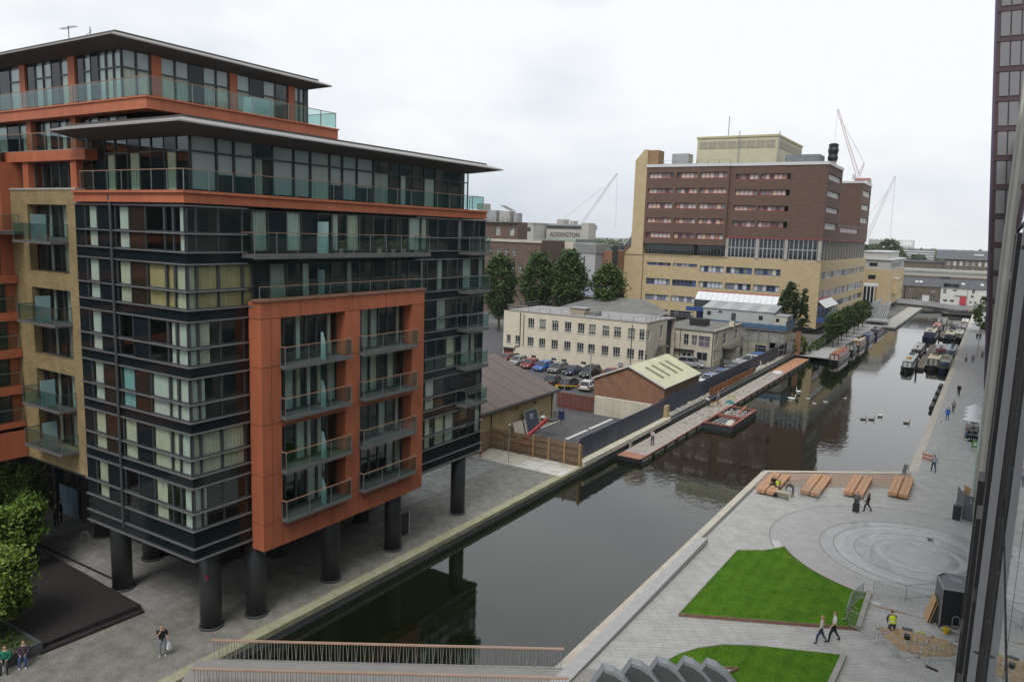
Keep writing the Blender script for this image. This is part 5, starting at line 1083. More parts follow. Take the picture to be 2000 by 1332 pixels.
# distant trees
crT = leaf_crown(120,20,(6,5,4.6),.6,51).mesh('crown', leafmat('leaf_far',(.05,.08,.04),(.11,.15,.06),.3))
FT = ['round far tree just right of the hospital on the skyline','second far tree on the skyline behind the yellow block','third far tree on the skyline behind the white offices','fourth far tree on the skyline right of the white offices']
for i,(x,y,z,s_) in enumerate(((-64,500,8,1.2),(-56,505,10,1.25),(-50,500,8,1.05),(-44,560,6,1.0))):
    t = make_tree('skyline_tree',FT[i],(x,y,0),z+2,.5,crT,z+4.5,None,'trees on the far skyline',60+i); t.scale = (s_,)*3; t.rotation_euler.z = i*2.1
w2 = leaf_crown(1500,14,(330,60,5),2.4,71,lambda t: 1,0).build('treeline', MATS['leaf_far']); w2.location = (-330,900,8); tag(w2,'far hazy belt of trees along the horizon','trees',None,'stuff')
w3 = leaf_crown(1100,12,(220,40,4),2.4,72,lambda t: 1,0).build('treeline', MATS['leaf_far']); w3.location = (-100,1150,9); tag(w3,'far hazy trees beyond the basin','trees',None,'stuff')
# ================================================================ BACKGROUND TOWN, LEFT OF THE HOSPITAL
bk = thing('brick_block', 'large brown brick block with small windows behind the tall trees', 'building', (-110,178,0))
bo = [(-118.2+i*2.55,-117.1+i*2.55,15.6,17.4) for i in range(4)]+[(-113.4+i*2.4,-112.2+i*2.4,11.2,13.4) for i in range(5)]+[(-119.4+i*2.4,-118.3+i*2.4,6.6,8.8) for i in range(7)]
facade(bk,'x',175,-124,-101.8,0,19.9,m_brickD,bo,.3)
for q in bo: win(bk,'x',175,*q,m_wframe,.22,2,2,.1)
facade(bk,'y',-101.8,175,188,0,19.9,m_brickD); box('cornice', bk, m_cope, -124,174.7,19.2,-101.5,175,19.9); box('core', bk, m_room, -123.5,175.8,0,-102.3,187,19.6)
uo = [(-116.8,-115.4,20.9,23.0),(-112.3,-110.9,20.9,22.8)]
facade(bk,'x',176,-124,-109.8,19.9,24.4,m_brickD,uo,.3)
for q in uo: win(bk,'x',176,*q,m_wframe,.22,1,2,.12)
facade(bk,'y',-109.8,176,181,19.9,24.4,m_brickD); box('roof', bk, m_felt, -124,175.2,24.3,-109.9,181,24.5); box('roof', bk, m_felt, -109.7,175.2,19.6,-101.9,187.8,19.85)
for q in ((-121,177,-117.5,180,27.6,m_galv),(-116.5,177,-113.2,180,27.4,m_conc),(-112.6,178,-111,180,27.0,m_galv),(-124,177,-121.5,180,29.4,m_conc)): box('roof_plant', bk, q[5], q[0],q[1],24.5,q[2],q[3],q[4])
MB().add([(-116.6,176.8,29.0),(-113,176.8,27.5),(-113,180.2,27.5),(-116.6,180.2,29.0)],[(0,1,2,3)]).build('lean_to', m_felt, bk); roofrail(bk,[(-123,176.4),(-110.3,176.4)],24.5,1.2,1.6,.05)
rb = thing('red_wing', 'red brick wing with cream bands and pediment window behind the trees', 'building', (-105,195,0)); ro = [(-107.4,-106.4,12.4,15.4),(-105.0,-101.6,13.6,16.0)]
facade(rb,'x',190,-110.4,-99.9,0,17.6,m_brickR,ro,.3); [win(rb,'x',190,*q,m_wframe,.22,2,2,.14) for q in ro]; box('cream_band', rb, m_cream, -110.5,189.8,17.62,-99.8,200,19.5); box('core', rb, m_room, -110,190.6,0,-100.2,199,17); box('copper_roof', rb, S('copper_green',(.24,.30,.27),.7,.15,.4), -110,191,19.52,-100,205,20.4)
facade(rb,'y',-99.9,190,205,0,17.6,m_brickR); MB().add([(-105.4,189.7,16.3),(-101.2,189.7,16.3),(-103.3,189.7,17.4),(-105.4,189.95,16.3),(-101.2,189.95,16.3),(-103.3,189.95,17.4)],[(0,1,2),(5,4,3),(0,3,4,1),(1,4,5,2),(2,5,3,0)]).build('pediment', m_cream, rb)
gt2 = thing('grey_tower', 'plain pale grey windowless tower with a ribbed top behind the trees', 'building', (-91.5,184,0)); box('tower_shaft', gt2, S('pale_grey_clad',(.40,.40,.41),.7,.06,.3), -94.6,180,0,-88.3,188,17.0); box('ribbed_head', gt2, S('ribbed_grey',(.31,.32,.32),.7,.06,.3), -94.8,179.8,17.0,-88.1,188.2,19.5)
for i in range(7): box('rib', gt2, m_concd, -94.82,179.72,17.2+i*.33,-88.08,179.79,17.3+i*.33)
MB().tube((-91.5,179.9,10.5),(-91.5,179.9,16.2),.14,6).build('vent_pipe', m_gutter, gt2); box('low_block', gt2, S('slate_blue',(.20,.23,.28),.7,.1,.5), -94,178.5,0,-87.5,179.7,10.4)
b2 = thing('brick_wing', 'plain red brick wing left of the hospital stair tower', 'building', (-86,188,0)); facade(b2,'x',184.5,-88.2,-84.6,0,17.8,m_brickR); facade(b2,'y',-84.6,184.5,195,0,17.8,m_brickR); box('dark_duct', b2, m_gutter, -85.5,184.2,5,-84.0,184.45,19); box('core', b2, m_room, -88,185,0,-85,194,17.5); box('roof', b2, m_felt, -88.2,184.6,17.7,-84.7,195,17.85)
fo2 = [(-86.2+i*1.6,-85.3+i*1.6,12.2,14.2) for i in range(1)]
lw = thing('red_gallery', 'low building with red glazed gallery and white awning by the hospital base', 'building', (-74,160,0)); box('gallery_wall', lw, m_brickR, -79.5,158,0,-72.4,164,5.5)
for i in range(6): window(lw,'x',157.9,-79.3+i*1.1,-78.2+i*1.1,5.6,8.4,'w',frame=.12,mat=m_redf)
box('gallery_core', lw, m_room, -79.4,158.5,5.6,-72.6,164,8.4); MB().add([(-79.6,157.2,8.5),(-72.4,157.2,8.5),(-72.4,160,10.2),(-79.6,160,10.2)],[(0,1,2,3)]).build('awning', m_para, lw)
yc = thing('ochre_cottage', 'small ochre brick cottage glimpsed between the two dark trees', 'building', (-72,152,0)); facade(yc,'x',150,-78.0,-71.5,0,8.4,m_sand,[(-77.2,-76.2,6.0,7.8)],.2); win(yc,'x',150,-77.2,-76.2,6.0,7.8,m_wframe,.15,2,2,.1); MB().add([(-78.2,149.7,8.4),(-71.3,149.7,8.4),(-71.3,154,10.5),(-78.2,154,10.5)],[(0,1,2,3)]).build('roof', MATS['slate_blue'], yc); box('core', yc, m_room, -77.8,150.5,0,-71.7,154,8.2)
# sign building
sgn = thing('sign_building', 'pale grey block with ADDINGTON in dark letters on the skyline', 'building', (-160,306,0)); m_art = S('stained_stucco',(.43,.41,.36),.8,.14,.25)
so = [(-168.5+i*.01,-166.6,18.4,19.4),(-165.5,-160.8,18.4,19.4),(-158.4,-156.2,18.2,19.3)]
facade(sgn,'x',300,-172,-154.2,0,23.6,m_art,so,.4); [win(sgn,'x',300,*q,m_frame,.3,3,1,.12) for q in so]; box('tower_pier', sgn, m_art, -154.2,299.4,0,-150.8,306,26.6); box('attic', sgn, m_galv, -172,301,23.6,-154.3,315,25.9); box('attic_windows', sgn, m_hglass[0], -171.9,300.8,23.9,-154.4,300.98,25.2); box('roof_box', sgn, m_conc, -168.5,303,25.92,-165,308,28); box('roof_box', sgn, m_conc, -162,303,25.92,-160,307,27.4); box('core', sgn, m_room, -171.5,301,0,-154.5,314,23.5)
for z in (18.0,15.6): box('pier_window', sgn, m_hglass[0], -153.2,299.3,z,-151.9,299.38,z+1.4)
tc_ = bpy.data.curves.new('lettering','FONT'); tc_.body = 'ADDINGTON'; tc_.size = 2.75; tc_.extrude = .08; tc_.space_character = 1.02
to = bpy.data.objects.new('lettering_curve', tc_); COL.objects.link(to); bpy.context.view_layer.update(); me = bpy.data.meshes.new_from_object(to.evaluated_get(bpy.context.evaluated_depsgraph_get())); bpy.data.objects.remove(to)
xs_ = [v.co.x for v in me.vertices]; k_ = 14.6/(max(xs_)-min(xs_)); me.materials.clear(); me.materials.append(P('sign_black',(.06,.06,.07),.6))
lo_ = place('lettering', me, sgn, False, (-170.0,299.88,20.4), (radians(90),0,0)); lo_.scale = (k_,1,1)
# neighbours on the skyline
nb = [('pale_offices','long pale roofed office range left of the sign building',-196,290,-173,310,25.6,m_pgrey),('dark_roofs','dark slate roofed range right of the sign building',-150,330,-112,350,18.2,m_slate),('grey_plant','square grey plant tower above the brick block',-187,260,-176,272,27.8,m_conc)]
for n_,l_,x0,y0,x1,y1,h_,mm in nb:
    t = thing(n_, l_, 'building', ((x0+x1)/2,(y0+y1)/2,0)); box('body', t, mm, x0,y0,0,x1,y1,h_); box('parapet', t, m_conc, x0-.2,y0-.2,h_,x1+.2,y1,h_+.5)
    for i in range(int((x1-x0)/3.2)): box('window', t, m_hglass[0], x0+.8+i*3.2,y0-.06,h_-3.4,x0+2.6+i*3.2,y0-.01,h_-1.6)
mr_ = thing('mansard_roof', 'slate mansard roof with white ridges on the skyline', 'building', (-136,322,0)); MB().add([(-143,320,17.5),(-128,320,17.5),(-132,320.5,23.4),(-138.5,320.5,23.4),(-143,334,17.5),(-128,334,17.5),(-132,333,23.4),(-138.5,333,23.4)],[(0,1,2,3),(1,5,6,2),(4,0,3,7),(3,2,6,7)]).build('roof', m_slate, mr_); box('walls', mr_, m_brickD, -143,320.2,0,-128,334,17.45)
for a,b_ in (((-143,319.9,17.5),(-138.5,320.4,23.4)),((-128,319.9,17.5),(-132,320.4,23.4)),((-138.5,320.4,23.4),(-132,320.4,23.4))): MB().bar(a,b_,.35).build('white_ridge', m_para, mr_)
bt = thing('stepped_block', 'distant bluish stepped block on the skyline left of the hospital', 'building', (-230,600,0))
for x0,x1,h_ in ((-262,-212,24.5),(-250,-222,28),(-243,-234,31.5)): box('tier', bt, S('far_blue_grey',(.24,.26,.32),.8,.06,.1), x0,600,0 if h_ < 25 else h_-3.6,x1,620,h_)
for i in range(12): box('window_band', bt, m_hglass[2], -261+i*4.1,599.9,21.5,-258.2+i*4.1,599.98,23.2)
for (n_,l_,x,y,w_,h_) in (('gas_holder','pale steel gas holder frame on the horizon right of the hospital',-138,1500,25,28),('far_slab','pale far slab block on the horizon beside the hospital edge',-191,1500,15,29)):
    t = thing(n_, l_, 'building', (x,y,0))
    if n_ == 'gas_holder':
        for i in range(16): a = 2*pi*i/16; MB().tube((x+w_/2*cos(a),y+w_/2*sin(a),0),(x+w_/2*cos(a),y+w_/2*sin(a),h_),.4,6).build('column', m_galv, t)
        for z in (10,19,28): MB().path([(x+w_/2*cos(2*pi*i/32),y+w_/2*sin(2*pi*i/32),z) for i in range(33)],.35,5).build('ring_girder', m_galv, t)
        MB().lathe((x,y,0),[(w_/2-1,0),(w_/2-1,16),(w_/2-6,18)],24).build('bell', m_conc, t)
    else:
        box('body', t, m_pgrey, x-w_/2,y,0,x+w_/2,y+10,h_)
        for k in range(6): box('window_band', t, m_hglass[2], x-w_/2+.4,y-.1,6+k*3.6,x+w_/2-.4,y-.02,7.6+k*3.6)
# ---------------------------------------------------------------- cranes
def lattice(p, q, w_, n, mat, parent, name):
    p, q = Vector(p), Vector(q); d = (q-p).normalized(); a = d.cross(Vector((0,1,0))).normalized()*w_/2; b = d.cross(a).normalized()*w_/2; mb = MB()
    cs = [a+b,a-b,-a-b,-a+b]; t = w_*.065
    for c in cs: mb.bar(p+c,q+c*.45,t)
    for i in range(n):
        for k in range(4):
            f0 = 1-.55*i/n; f1 = 1-.55*(i+1)/n; mb.bar(p+(q-p)*(i/n)+cs[k]*f0,p+(q-p)*((i+1)/n)+cs[(k+1)%4]*f1,t*.7); 
    return mb.build(name, mat, parent)
m_crr = P('crane_red',(.42,.20,.19),.6); m_crw = P('crane_white',(.56,.57,.59),.6); m_cable = P('crane_cable',(.30,.31,.33),.6)
c1 = thing('tower_crane','red and white luffing crane rising behind the hospital roof','crane',(-63.3,420,0))
lattice((-63.3,420,0),(-63.3,420,52),2.0,24,m_crw,c1,'mast'); lattice((-63.6,420,55.5),(-75.5,420,87.6),1.5,26,m_crr,c1,'jib'); lattice((-63.3,420,53),(-60.9,420,61),1.2,6,m_crr,c1,'a_frame'); box('machinery_deck', c1, m_crr, -64.5,418.6,52.4,-57.5,421.4,53.6); box('counterweight', c1, m_conc, -58.6,418.8,50.6,-57.0,421.2,53.2); box('cab', c1, m_crw, -65.6,418.4,53.0,-64.2,420.0,55.4); MB().tube((-60.9,420,61),(-73.6,420,82.5),.09,4).build('stay_cable', m_cable, c1); MB().tube((-75.5,420,87.4),(-75.5,420,60),.06,4).build('hoist_cable', m_cable, c1)
c2 = thing('tower_crane','pale distant luffing crane on the skyline right of the hospital','crane',(-122,900,0)); lattice((-122,900,0),(-122,900,26),2.2,12,m_crw,c2,'mast'); lattice((-121,900,27),(-99.4,900,91.7),3.0,26,m_crw,c2,'jib'); MB().tube((-99.4,900,91.5),(-98.5,900,24),.16,4).build('hoist_cable', m_cable, c2); MB().tube((-128,900,40),(-105,900,76),.14,4).build('stay_cable', m_cable, c2)
c3 = thing('tower_crane','faint luffing crane on the skyline above the sign building','crane',(-463,900,0)); lattice((-463,900,0),(-463,900,36),2.2,14,m_crw,c3,'mast'); lattice((-462,900,37),(-416.4,900,98.5),3.0,28,m_crw,c3,'jib'); MB().tube((-416.4,900,98.3),(-415,900,30),.16,4).build('hoist_cable', m_cable, c3); MB().tube((-491,900,40),(-425,900,88),.14,4).build('stay_cable', m_cable, c3); lattice((-463,900,37),(-491,900,40),2.0,8,m_crw,c3,'counter_jib')
# ================================================================ RIGHT-HAND BUILDINGS
m_stone = S('pale_stone', (.44,.42,.38), .7, .08, .8); m_fglz = P('facade_glass', (.60,.64,.66), .015, .9, .9); m_teal = P('teal_glass', (.10,.20,.21), .06, 0, .8)
oa = thing('glass_office', 'sheer glass office front with grey mullions running past the viewer at the right', 'building', (10,10,0))
FX = .325
for i in range(14):
    for k in range(10):
        y0 = -12+i*3.0
        if y0 > 27: continue
        box('glass_pane', oa, m_fglz, FX,y0+.03,k*3.2+.08,FX+.05,y0+2.97,k*3.2+3.15)
box('interior', oa, m_room, FX+.08,-60,0,24,42,32)
m_mull = S('mullion_grey', (.36,.36,.37), .5, .05, 1); m_mulld = P('mullion_channel', (.075,.072,.068), .35)
fy = 9.8
for k in range(6):
    z0, z1 = k*4.6-1+.02, (k+1)*4.6-1-.02
    box('mullion', oa, m_mull, .192,fy,z0,.27,fy+.10,z1)
box('mullion_channel', oa, m_mulld, .271,fy+.03,0,.324,fy+.09,30)
for k in range(40): MB().tube((.285+.025*(k % 2),fy+.028,4+k*.6),(.285+.025*(k % 2),fy+.018,4+k*.6),.006,6).build('bolt', m_galv, oa)
box('mullion_web', oa, m_mulld, .20,fy+.101,0,.324,fy+.4,30)
# farther window boxes and stone piers, seen edge on
for (y0,x0,z0,z1,mm) in ((12.5,.195,13.2,16.9,m_gutter),(12.6,.19,17.05,22.2,m_gutter),(17.0,.22,8.4,12.6,m_gutter),(17.0,.22,17.5,21.4,m_gutter),(22,.21,5.6,10.5,m_gutter),(22,.20,11.0,15.2,m_gutter),(27.2,.19,0,9.8,m_gutter),(27.2,.18,10.2,14.8,m_gutter)):
    box('window_box', oa, mm, x0,y0,z0,FX-.002,y0+1.2,z1); box('window_pane', oa, m_teal, x0+.02,y0-.02,z0+.2,FX-.03,y0-.005,z1-.2) if mm is m_stone else None
for (y0,y1,mm) in ((30.2,32.4,m_stone),(34.4,36.6,m_stone),(39.0,41.8,m_stone)): box('stone_pier', oa, mm, .27,y0,0,FX+.3,y1,32)
for k in range(8):
    box('stone_band', oa, m_stone, .30,30,k*3.6+2.5,FX+.2,41.7,k*3.6+3.15)
    for (a,b_) in ((32.45,34.35),(36.65,38.95)): box('window_pane', oa, m_teal, .34,a,k*3.6+3.2,FX+.05,b_,k*3.6+6.05)
ob_ = thing('stone_office', 'pale stone and teal glass office beyond the plaza on the right', 'building', (6,105,0)); 
box('body', ob_, m_teal, .40,76.2,0,20,137,38)
for i in range(11): box('stone_pier', ob_, m_stone, .26,76+i*5.6,0,.8,77.6+i*5.6,38.5)
for k in range(9): box('stone_band', ob_, m_stone, .30,76.1,k*4.0+3.2,.78,136.8,k*4.0+4.2)
box('end_wall', ob_, m_stone, .28,75.8,0,20,76.15,38.4)
for k in range(8): box('end_window', ob_, m_teal, .75,75.7,k*4.0+4.4,1.6,75.78,k*4.0+7.0)
box('body', ob_, m_teal, .50,43,0,20,75.6,33)
for i in range(6): box('stone_pier', ob_, m_stone, .42,43+i*5.6,0,.9,44.4+i*5.6,33.4)
for k in range(8): box('stone_band', ob_, m_stone, .44,43.1,k*4.0+3.0,.88,75.5,k*4.0+4.4)
box('shop_front', ob_, S('green_glass',(.45,.58,.54),.15,.05,1), .15,78,0,.26,92,4.0)
oc = thing('purple_tower', 'dark plum metal clad tower leaning out over the towpath at the right', 'building', (8,145,0)); m_plum = S('plum_metal', (.075,.038,.045), .4, .12, .3); m_plumw = P('plum_glass', (.20,.19,.20), .15, 0, .6)
def cx(z): return .45-4.6*z/60
MB().add([(cx(0),138.2,0),(16,138.2,0),(16,138.2,66),(cx(66),138.2,66),(cx(0),200,0),(16,200,0),(16,200,66),(cx(66),200,66)],[(0,1,2,3),(7,6,5,4),(0,3,7,4),(1,5,6,2),(3,2,6,7)]).build('body', m_plum, oc)
for k in range(15):
    z0, z1 = k*4.3+1.2, k*4.3+5.5-.9
    for j in range(4):
        a = .55+j*1.35; MB().add([(cx(z0)+a,138.05,z0),(cx(z0)+a+1.15,138.05,z0),(cx(z1)+a+1.15,138.05,z1),(cx(z1)+a,138.05,z1),(cx(z0)+a,138.15,z0),(cx(z0)+a+1.15,138.15,z0),(cx(z1)+a+1.15,138.15,z1),(cx(z1)+a,138.15,z1)],[(3,2,1,0),(0,1,5,4),(2,3,7,6),(1,2,6,5),(3,0,4,7)]).build('window', m_plumw, oc)
    MB().add([(cx(z1+.1)-.12,138.0,z1+.1),(cx(z1+.1)+8,138.0,z1+.1),(cx(z1+.3)+8,138.0,z1+.3),(cx(z1+.3)-.12,138.0,z1+.3),(cx(z1+.1)-.12,138.19,z1+.1),(cx(z1+.1)+8,138.19,z1+.1),(cx(z1+.3)+8,138.19,z1+.3),(cx(z1+.3)-.12,138.19,z1+.3)],[(3,2,1,0),(0,1,5,4),(2,3,7,6),(1,2,6,5),(3,0,4,7)]).build('floor_band', m_plum, oc)
MB().bar((cx(0)-.1,138.1,0),(cx(66)-.1,138.1,66),.35).build('corner_trim', P('plum_edge',(.09,.06,.11),.3), oc)
# ================================================================ NEAR FOOTBRIDGE
fb = thing('footbridge', 'grey deck footbridge with two timber topped railings crossing the canal at the bottom', 'bridge', (-24,26,0))
A0, A1 = Vector((-32.2,22.25)), Vector((-16.55,32.35)); bd = (A1-A0).normalized(); bn = Vector((bd.y,-bd.x)); Wd = 2.55
m_bdeck = S('bridge_deck', (.27,.26,.245), .7, .08, .6, .05); m_brail = S('bronze_rail', (.37,.255,.19), .55, .10, .8); m_bal = S('baluster_steel', (.30,.29,.27), .5, .15, 3)
mb = MB().prism([tuple(A0),tuple(A1+bd*2.4),tuple(A1+bd*2.4+bn*Wd),tuple(A0+bn*Wd)],-.35,.06); mb.build('deck', m_bdeck, fb)
def rail(p, q, nm):
    L_ = (q-p).length; n = 5
    for i in range(n): a = p+bd*(L_*i/n+.005); b_ = p+bd*(L_*(i+1)/n-.005); MB().bar((a.x,a.y,1.12),(b_.x,b_.y,1.12),.16,.06).build('handrail', m_brail, fb)
    k = 0; s_ = .12
    while s_ < L_-.1:
        e_ = p+bd*s_; tl = .07*sin(k*2.1)+random.uniform(-.03,.03); f_ = e_+bd*tl
        MB().bar((f_.x,f_.y,.06),(e_.x,e_.y,1.09),.022).build('baluster', m_bal, fb); s_ += .145; k += 1
    MB().bar((p.x,p.y,.085),(q.x,q.y,.085),.08,.05).build('bottom_rail', m_galv, fb)
rail(A0+bd*.75-bn*.0, A1-bd*.05, 'a'); rail(A0+bd*.8+bn*Wd, A1-bd*.0+bn*Wd, 'b')
# ---- sculptural grey fins at the bridge landing
ff = ['front left','second','third','fourth','right end']
m_fin = S('fin_grey', (.085,.09,.092), .45, .10, .8); m_finE = S('fin_edge', (.26,.28,.30), .45, .08, .8)
FL = ['dark grey curved bridge fin nearest the footbridge handrail end','second dark grey curved bridge fin from the footbridge','third dark grey curved bridge fin, the middle one','fourth dark grey curved bridge fin from the footbridge','dark grey curved bridge fin farthest from the footbridge by the lawn']
prof = [(-.9,-.0),(-.55,1.1),(0,2.05),(.45,1.92),(.95,1.58),(1.4,1.05),(1.75,.45),(1.95,0)]
for i,(x,y) in enumerate(((-13.62,30.65),(-12.74,31.85),(-11.78,32.75),(-10.74,33.5),(-9.77,33.95))):
    t = thing('bridge_fin', FL[i], 'bridge fin', (x,y,0), atan2(bd.y,bd.x)-.05*i, 'curved fins at the bridge landing'); WL.pop(t.name)
    n = len(prof); v = [(u,-.28,z) for u,z in prof]+[(u,.28,z) for u,z in prof]
    MB().add(v,[tuple(range(n))[::-1],tuple(range(n,2*n))]).build('fin_face', m_fin, t, local=True)
    w_ = [(u*1.02,-.285,z*1.012) for u,z in prof]+[(u*1.02,.285,z*1.012) for u,z in prof]
    MB().add(w_,[(i_,i_+1,n+i_+1,n+i_) for i_ in range(n-1)]).build('fin_edge', m_finE, t, local=True)
    e_ = [(u*1.022,-.287,z*1.014) for u,z in prof[2:]]+[(u*.93,-.287,z*.93) for u,z in prof[2:]]; m__ = len(prof)-2
    MB().add(e_,[(i_,m__+i_,m__+i_+1,i_+1) for i_ in range(m__-1)]).build('fin_trim', m_finE, t, local=True)
nt_ = thing('light_well', 'triangular sunken light well with warm strip lamps cut into the lawn', 'light', (-9.8,36.4,.17))
MB().prism([(-10.5,36.4),(-9.1,37.34),(-9.9,35.4)],.165,.18).build('well_floor', m_conc, nt_)
for a,b_ in (((-10.5,36.4),(-9.1,37.34)),((-9.1,37.34),(-9.9,35.4))): MB().bar((*a,.22),(*b_,.22),.07,.14).build('well_edge', m_corten, nt_)
MB().bar((-10.2,36.5,.2),(-9.6,36.9,.2),.05,.05).build('strip_lamp', P('lamp_warm',(1,.62,.38),.4,0,.5,0,2.5), nt_)
# ================================================================ PLAZA FURNITURE
m_larch = S('larch_beam', (.48,.27,.15), .7, .16, 2.5, .15, stretch=(3,.5,1)); m_larchd = S('beam_end', (.24,.12,.07), .8, .2, 4)
BL = ['timber beam bench on which the high visibility worker sits','timber beam bench behind the two steel barriers','timber beam bench beside the woman with the suitcase','timber beam bench nearest the right-hand quay']
bench_pos = [(-15.0,69.0),(-11.75,71.0),(-8.55,73.1),(-5.3,75.4)]
bch = None
for i,(x,y) in enumerate(bench_pos):
    if i == 0:
        bch = thing('timber_bench', BL[0], 'bench', (x,y,0), 0, 'timber beam benches on the deck edge'); WL.pop(bch.name)
        for s_ in (-1,1):
            for k in range(2):
                x0 = s_*.08+s_*.36*k; x1 = x0+s_*.34; MB().box(min(x0,x1),-2.95,.16,max(x0,x1),2.95,.47).build('beam', m_larch, bch, local=True)
        MB().box(-.78,-2.5,.0,.78,-2.3,.155).build('foot', m_larchd, bch, local=True); MB().box(-.78,2.3,.0,.78,2.5,.155).build('foot', m_larchd, bch, local=True); MB().box(-.07,-2.9,.2,.07,2.9,.40).build('centre_spine', m_larchd, bch, local=True)
    else: dup(bch,(x,y,0),0,BL[i])
# steel crowd barriers
def make_barrier(label):
    t = thing('crowd_barrier', label, 'barrier', (0,0,0), 0, 'steel crowd barriers on the plaza'); WL.pop(t.name)
    L_ = 2.0; mb = MB().path([(-L_/2,0,.02),(-L_/2,0,1.0),(-L_/2+.1,0,1.08),(L_/2-.1,0,1.08),(L_/2,0,1.0),(L_/2,0,.02)],.02,6).tube((-L_/2,0,.2),(L_/2,0,.2),.018,6); mb.build('barrier_frame', m_galv, t, local=True)
    for i in range(15): x = -L_/2+.125*(i+1)-.0; MB().tube((x,0,.2),(x,0,1.07),.009,5).build('bar', m_galv, t, local=True)
    for s_ in (-1,1): MB().path([(s_*.75,-.3,.01),(s_*.75,0,.2),(s_*.75,.3,.01)],.018,6).build('foot', m_galv, t, local=True)
    return t
b0 = None
bars = [((-4.5,50.85),(-2.75,51.35),'barrier behind the digging, left of a facing pair'),((-2.7,51.35),(-1.2,52.75),'barrier behind the digging, next to the grey hoarding'),((-4.95,49.75),(-5.35,47.8),'barrier standing on the lawn, far end'),((-5.35,47.75),(-5.3,45.85),'barrier standing on the lawn, near end'),((-5.15,45.7),(-3.65,45.0),'leaning barrier between lawn corner and paving'),((-3.5,44.95),(-2.4,43.65),'barrier angled along the dug pit'),((-2.3,43.6),(-.92,44.1),'barrier in front of the dug pit, left one'),((-.86,44.15),(.28,44.9),'barrier in front of the dug pit by the glass wall'),((-13.6,67.9),(-12.4,69.8),'barrier leaning between the first two benches'),((-12.6,67.75),(-10.8,67.35),'barrier in front of the second bench'),((-4.4,88.3),(-3.1,88.2),'small barrier round the open duct by the towpath')]
for (p,q,l_) in bars:
    p,q = Vector(p),Vector(q); c_ = (p+q)/2; a = atan2((q-p).y,(q-p).x)
    if b0 is None: b0 = make_barrier('steel crowd '+l_); b0.location = (c_.x,c_.y,0); b0.rotation_euler.z = a; t = b0
    else: t = dup(b0,(c_.x,c_.y,0),a,'steel crowd '+l_)
    t.scale.x = (q-p).length/2.02
    if 'lawn,' in l_: t.location.z = .16
# dug pit
m_sandp = S('pit_sand', (.40,.27,.14), .95, .3, 2.5, .6, fine=8); pit = [(-3.7,46.8),(-2.62,47.26),(-.08,47.44),(.24,46.97),(.2,45.75),(-1.17,44.75),(-2.4,44.7),(-3.35,45.9)]
pt = MB(); c_ = (-1.6,46.1); n = len(pit)
rim = [(*p,.012) for p in pit]; mid = [(c_[0]+(p[0]-c_[0])*.72+random.uniform(-.1,.1),c_[1]+(p[1]-c_[1])*.72,.05+random.uniform(-.02,.08)) for p in pit]
pt.add(rim+mid+[(*c_,.03)],[(i,(i+1)%n,n+(i+1)%n,n+i) for i in range(n)]+[(n+i,n+(i+1)%n,2*n) for i in range(n)]); o = pt.build('dug_patch', m_sandp); tag(o,'dug up patch of sandy earth in the paving behind barriers','excavation')
rb_ = MB()
for i in range(130): a = random.choice(pit); x = c_[0]+(a[0]-c_[0])*random.uniform(.1,1.05)+random.uniform(-.3,.3); y = c_[1]+(a[1]-c_[1])*random.uniform(.1,1.05)+random.uniform(-.3,.3); s_ = random.uniform(.03,.12); rb_.ball((x,y,.06),s_,s_*1.4,s_*.6,5,4)
o = rb_.build('broken_stone', S('broken_stone',(.35,.32,.27),.9,.35,4)); tag(o,'broken stones scattered over the dug patch','stones',None,'stuff')
def simple(name, label, cat, mb, mat, loc=None, rz=0, group=None):
    o = mb.build(name, mat); tag(o,label,cat,group)
    if loc: o.location = loc; o.rotation_euler.z = rz
    return o
simple('timber_batten','thin timber batten lying on the paving behind the worker','plank',MB().bar((-4.25,49.5,.03),(-2.5,49.5,.03),.07,.04),m_fpost)
simple('kerb_slab','dark slab lying beside the kneeling worker','slab',MB().obox((-2.25,47.45,.01),(1,.1),.55,.22,.06),m_slate)
simple('spirit_level','lime green tool lying beside the dark slab','tool',MB().obox((-1.55,47.5,.01),(1,.15),.4,.09,.05),P('lime',(.5,.62,.03),.5))
simple('dark_bar','short black bar lying outside the barriers by the glass wall','bar',MB().obox((-.75,43.6,.005),(1,-.35),.6,.12,.07),m_gutter)
bu = thing('bucket','yellow builder bucket by the hoarding','bucket',(-.35,48.3,0)); MB().lathe((-.35,48.3,0),[(.14,0),(.19,.32)],14).build('pail', P('bucket_yellow',(.65,.42,.01),.5), bu); MB().path([(-.53,48.3,.32),(-.45,48.3,.46),(-.25,48.3,.46),(-.17,48.3,.32)],.012).build('handle', m_galv, bu)
bu2 = thing('bucket','small black bucket standing in the dug patch','bucket',(-2.15,46.1,.05)); MB().lathe((-2.15,46.1,.05),[(.13,0),(.17,.28)],12).build('pail', m_gutter, bu2); MB().path([(-2.31,46.1,.33),(-2.25,46.1,.45),(-2.05,46.1,.45),(-1.99,46.1,.33)],.012).build('handle', m_galv, bu2)
sb_ = thing('sandbags','grey sandbag roll at the foot of the hoarding','sandbag',(0,48.6,0)); 
for i in range(3): MB().ball((-.45+i*.36,48.62,.12),.22,.13,.12,10,6).build('bag', S('sandbag_grey',(.42,.41,.38),.9,.15,3), sb_)
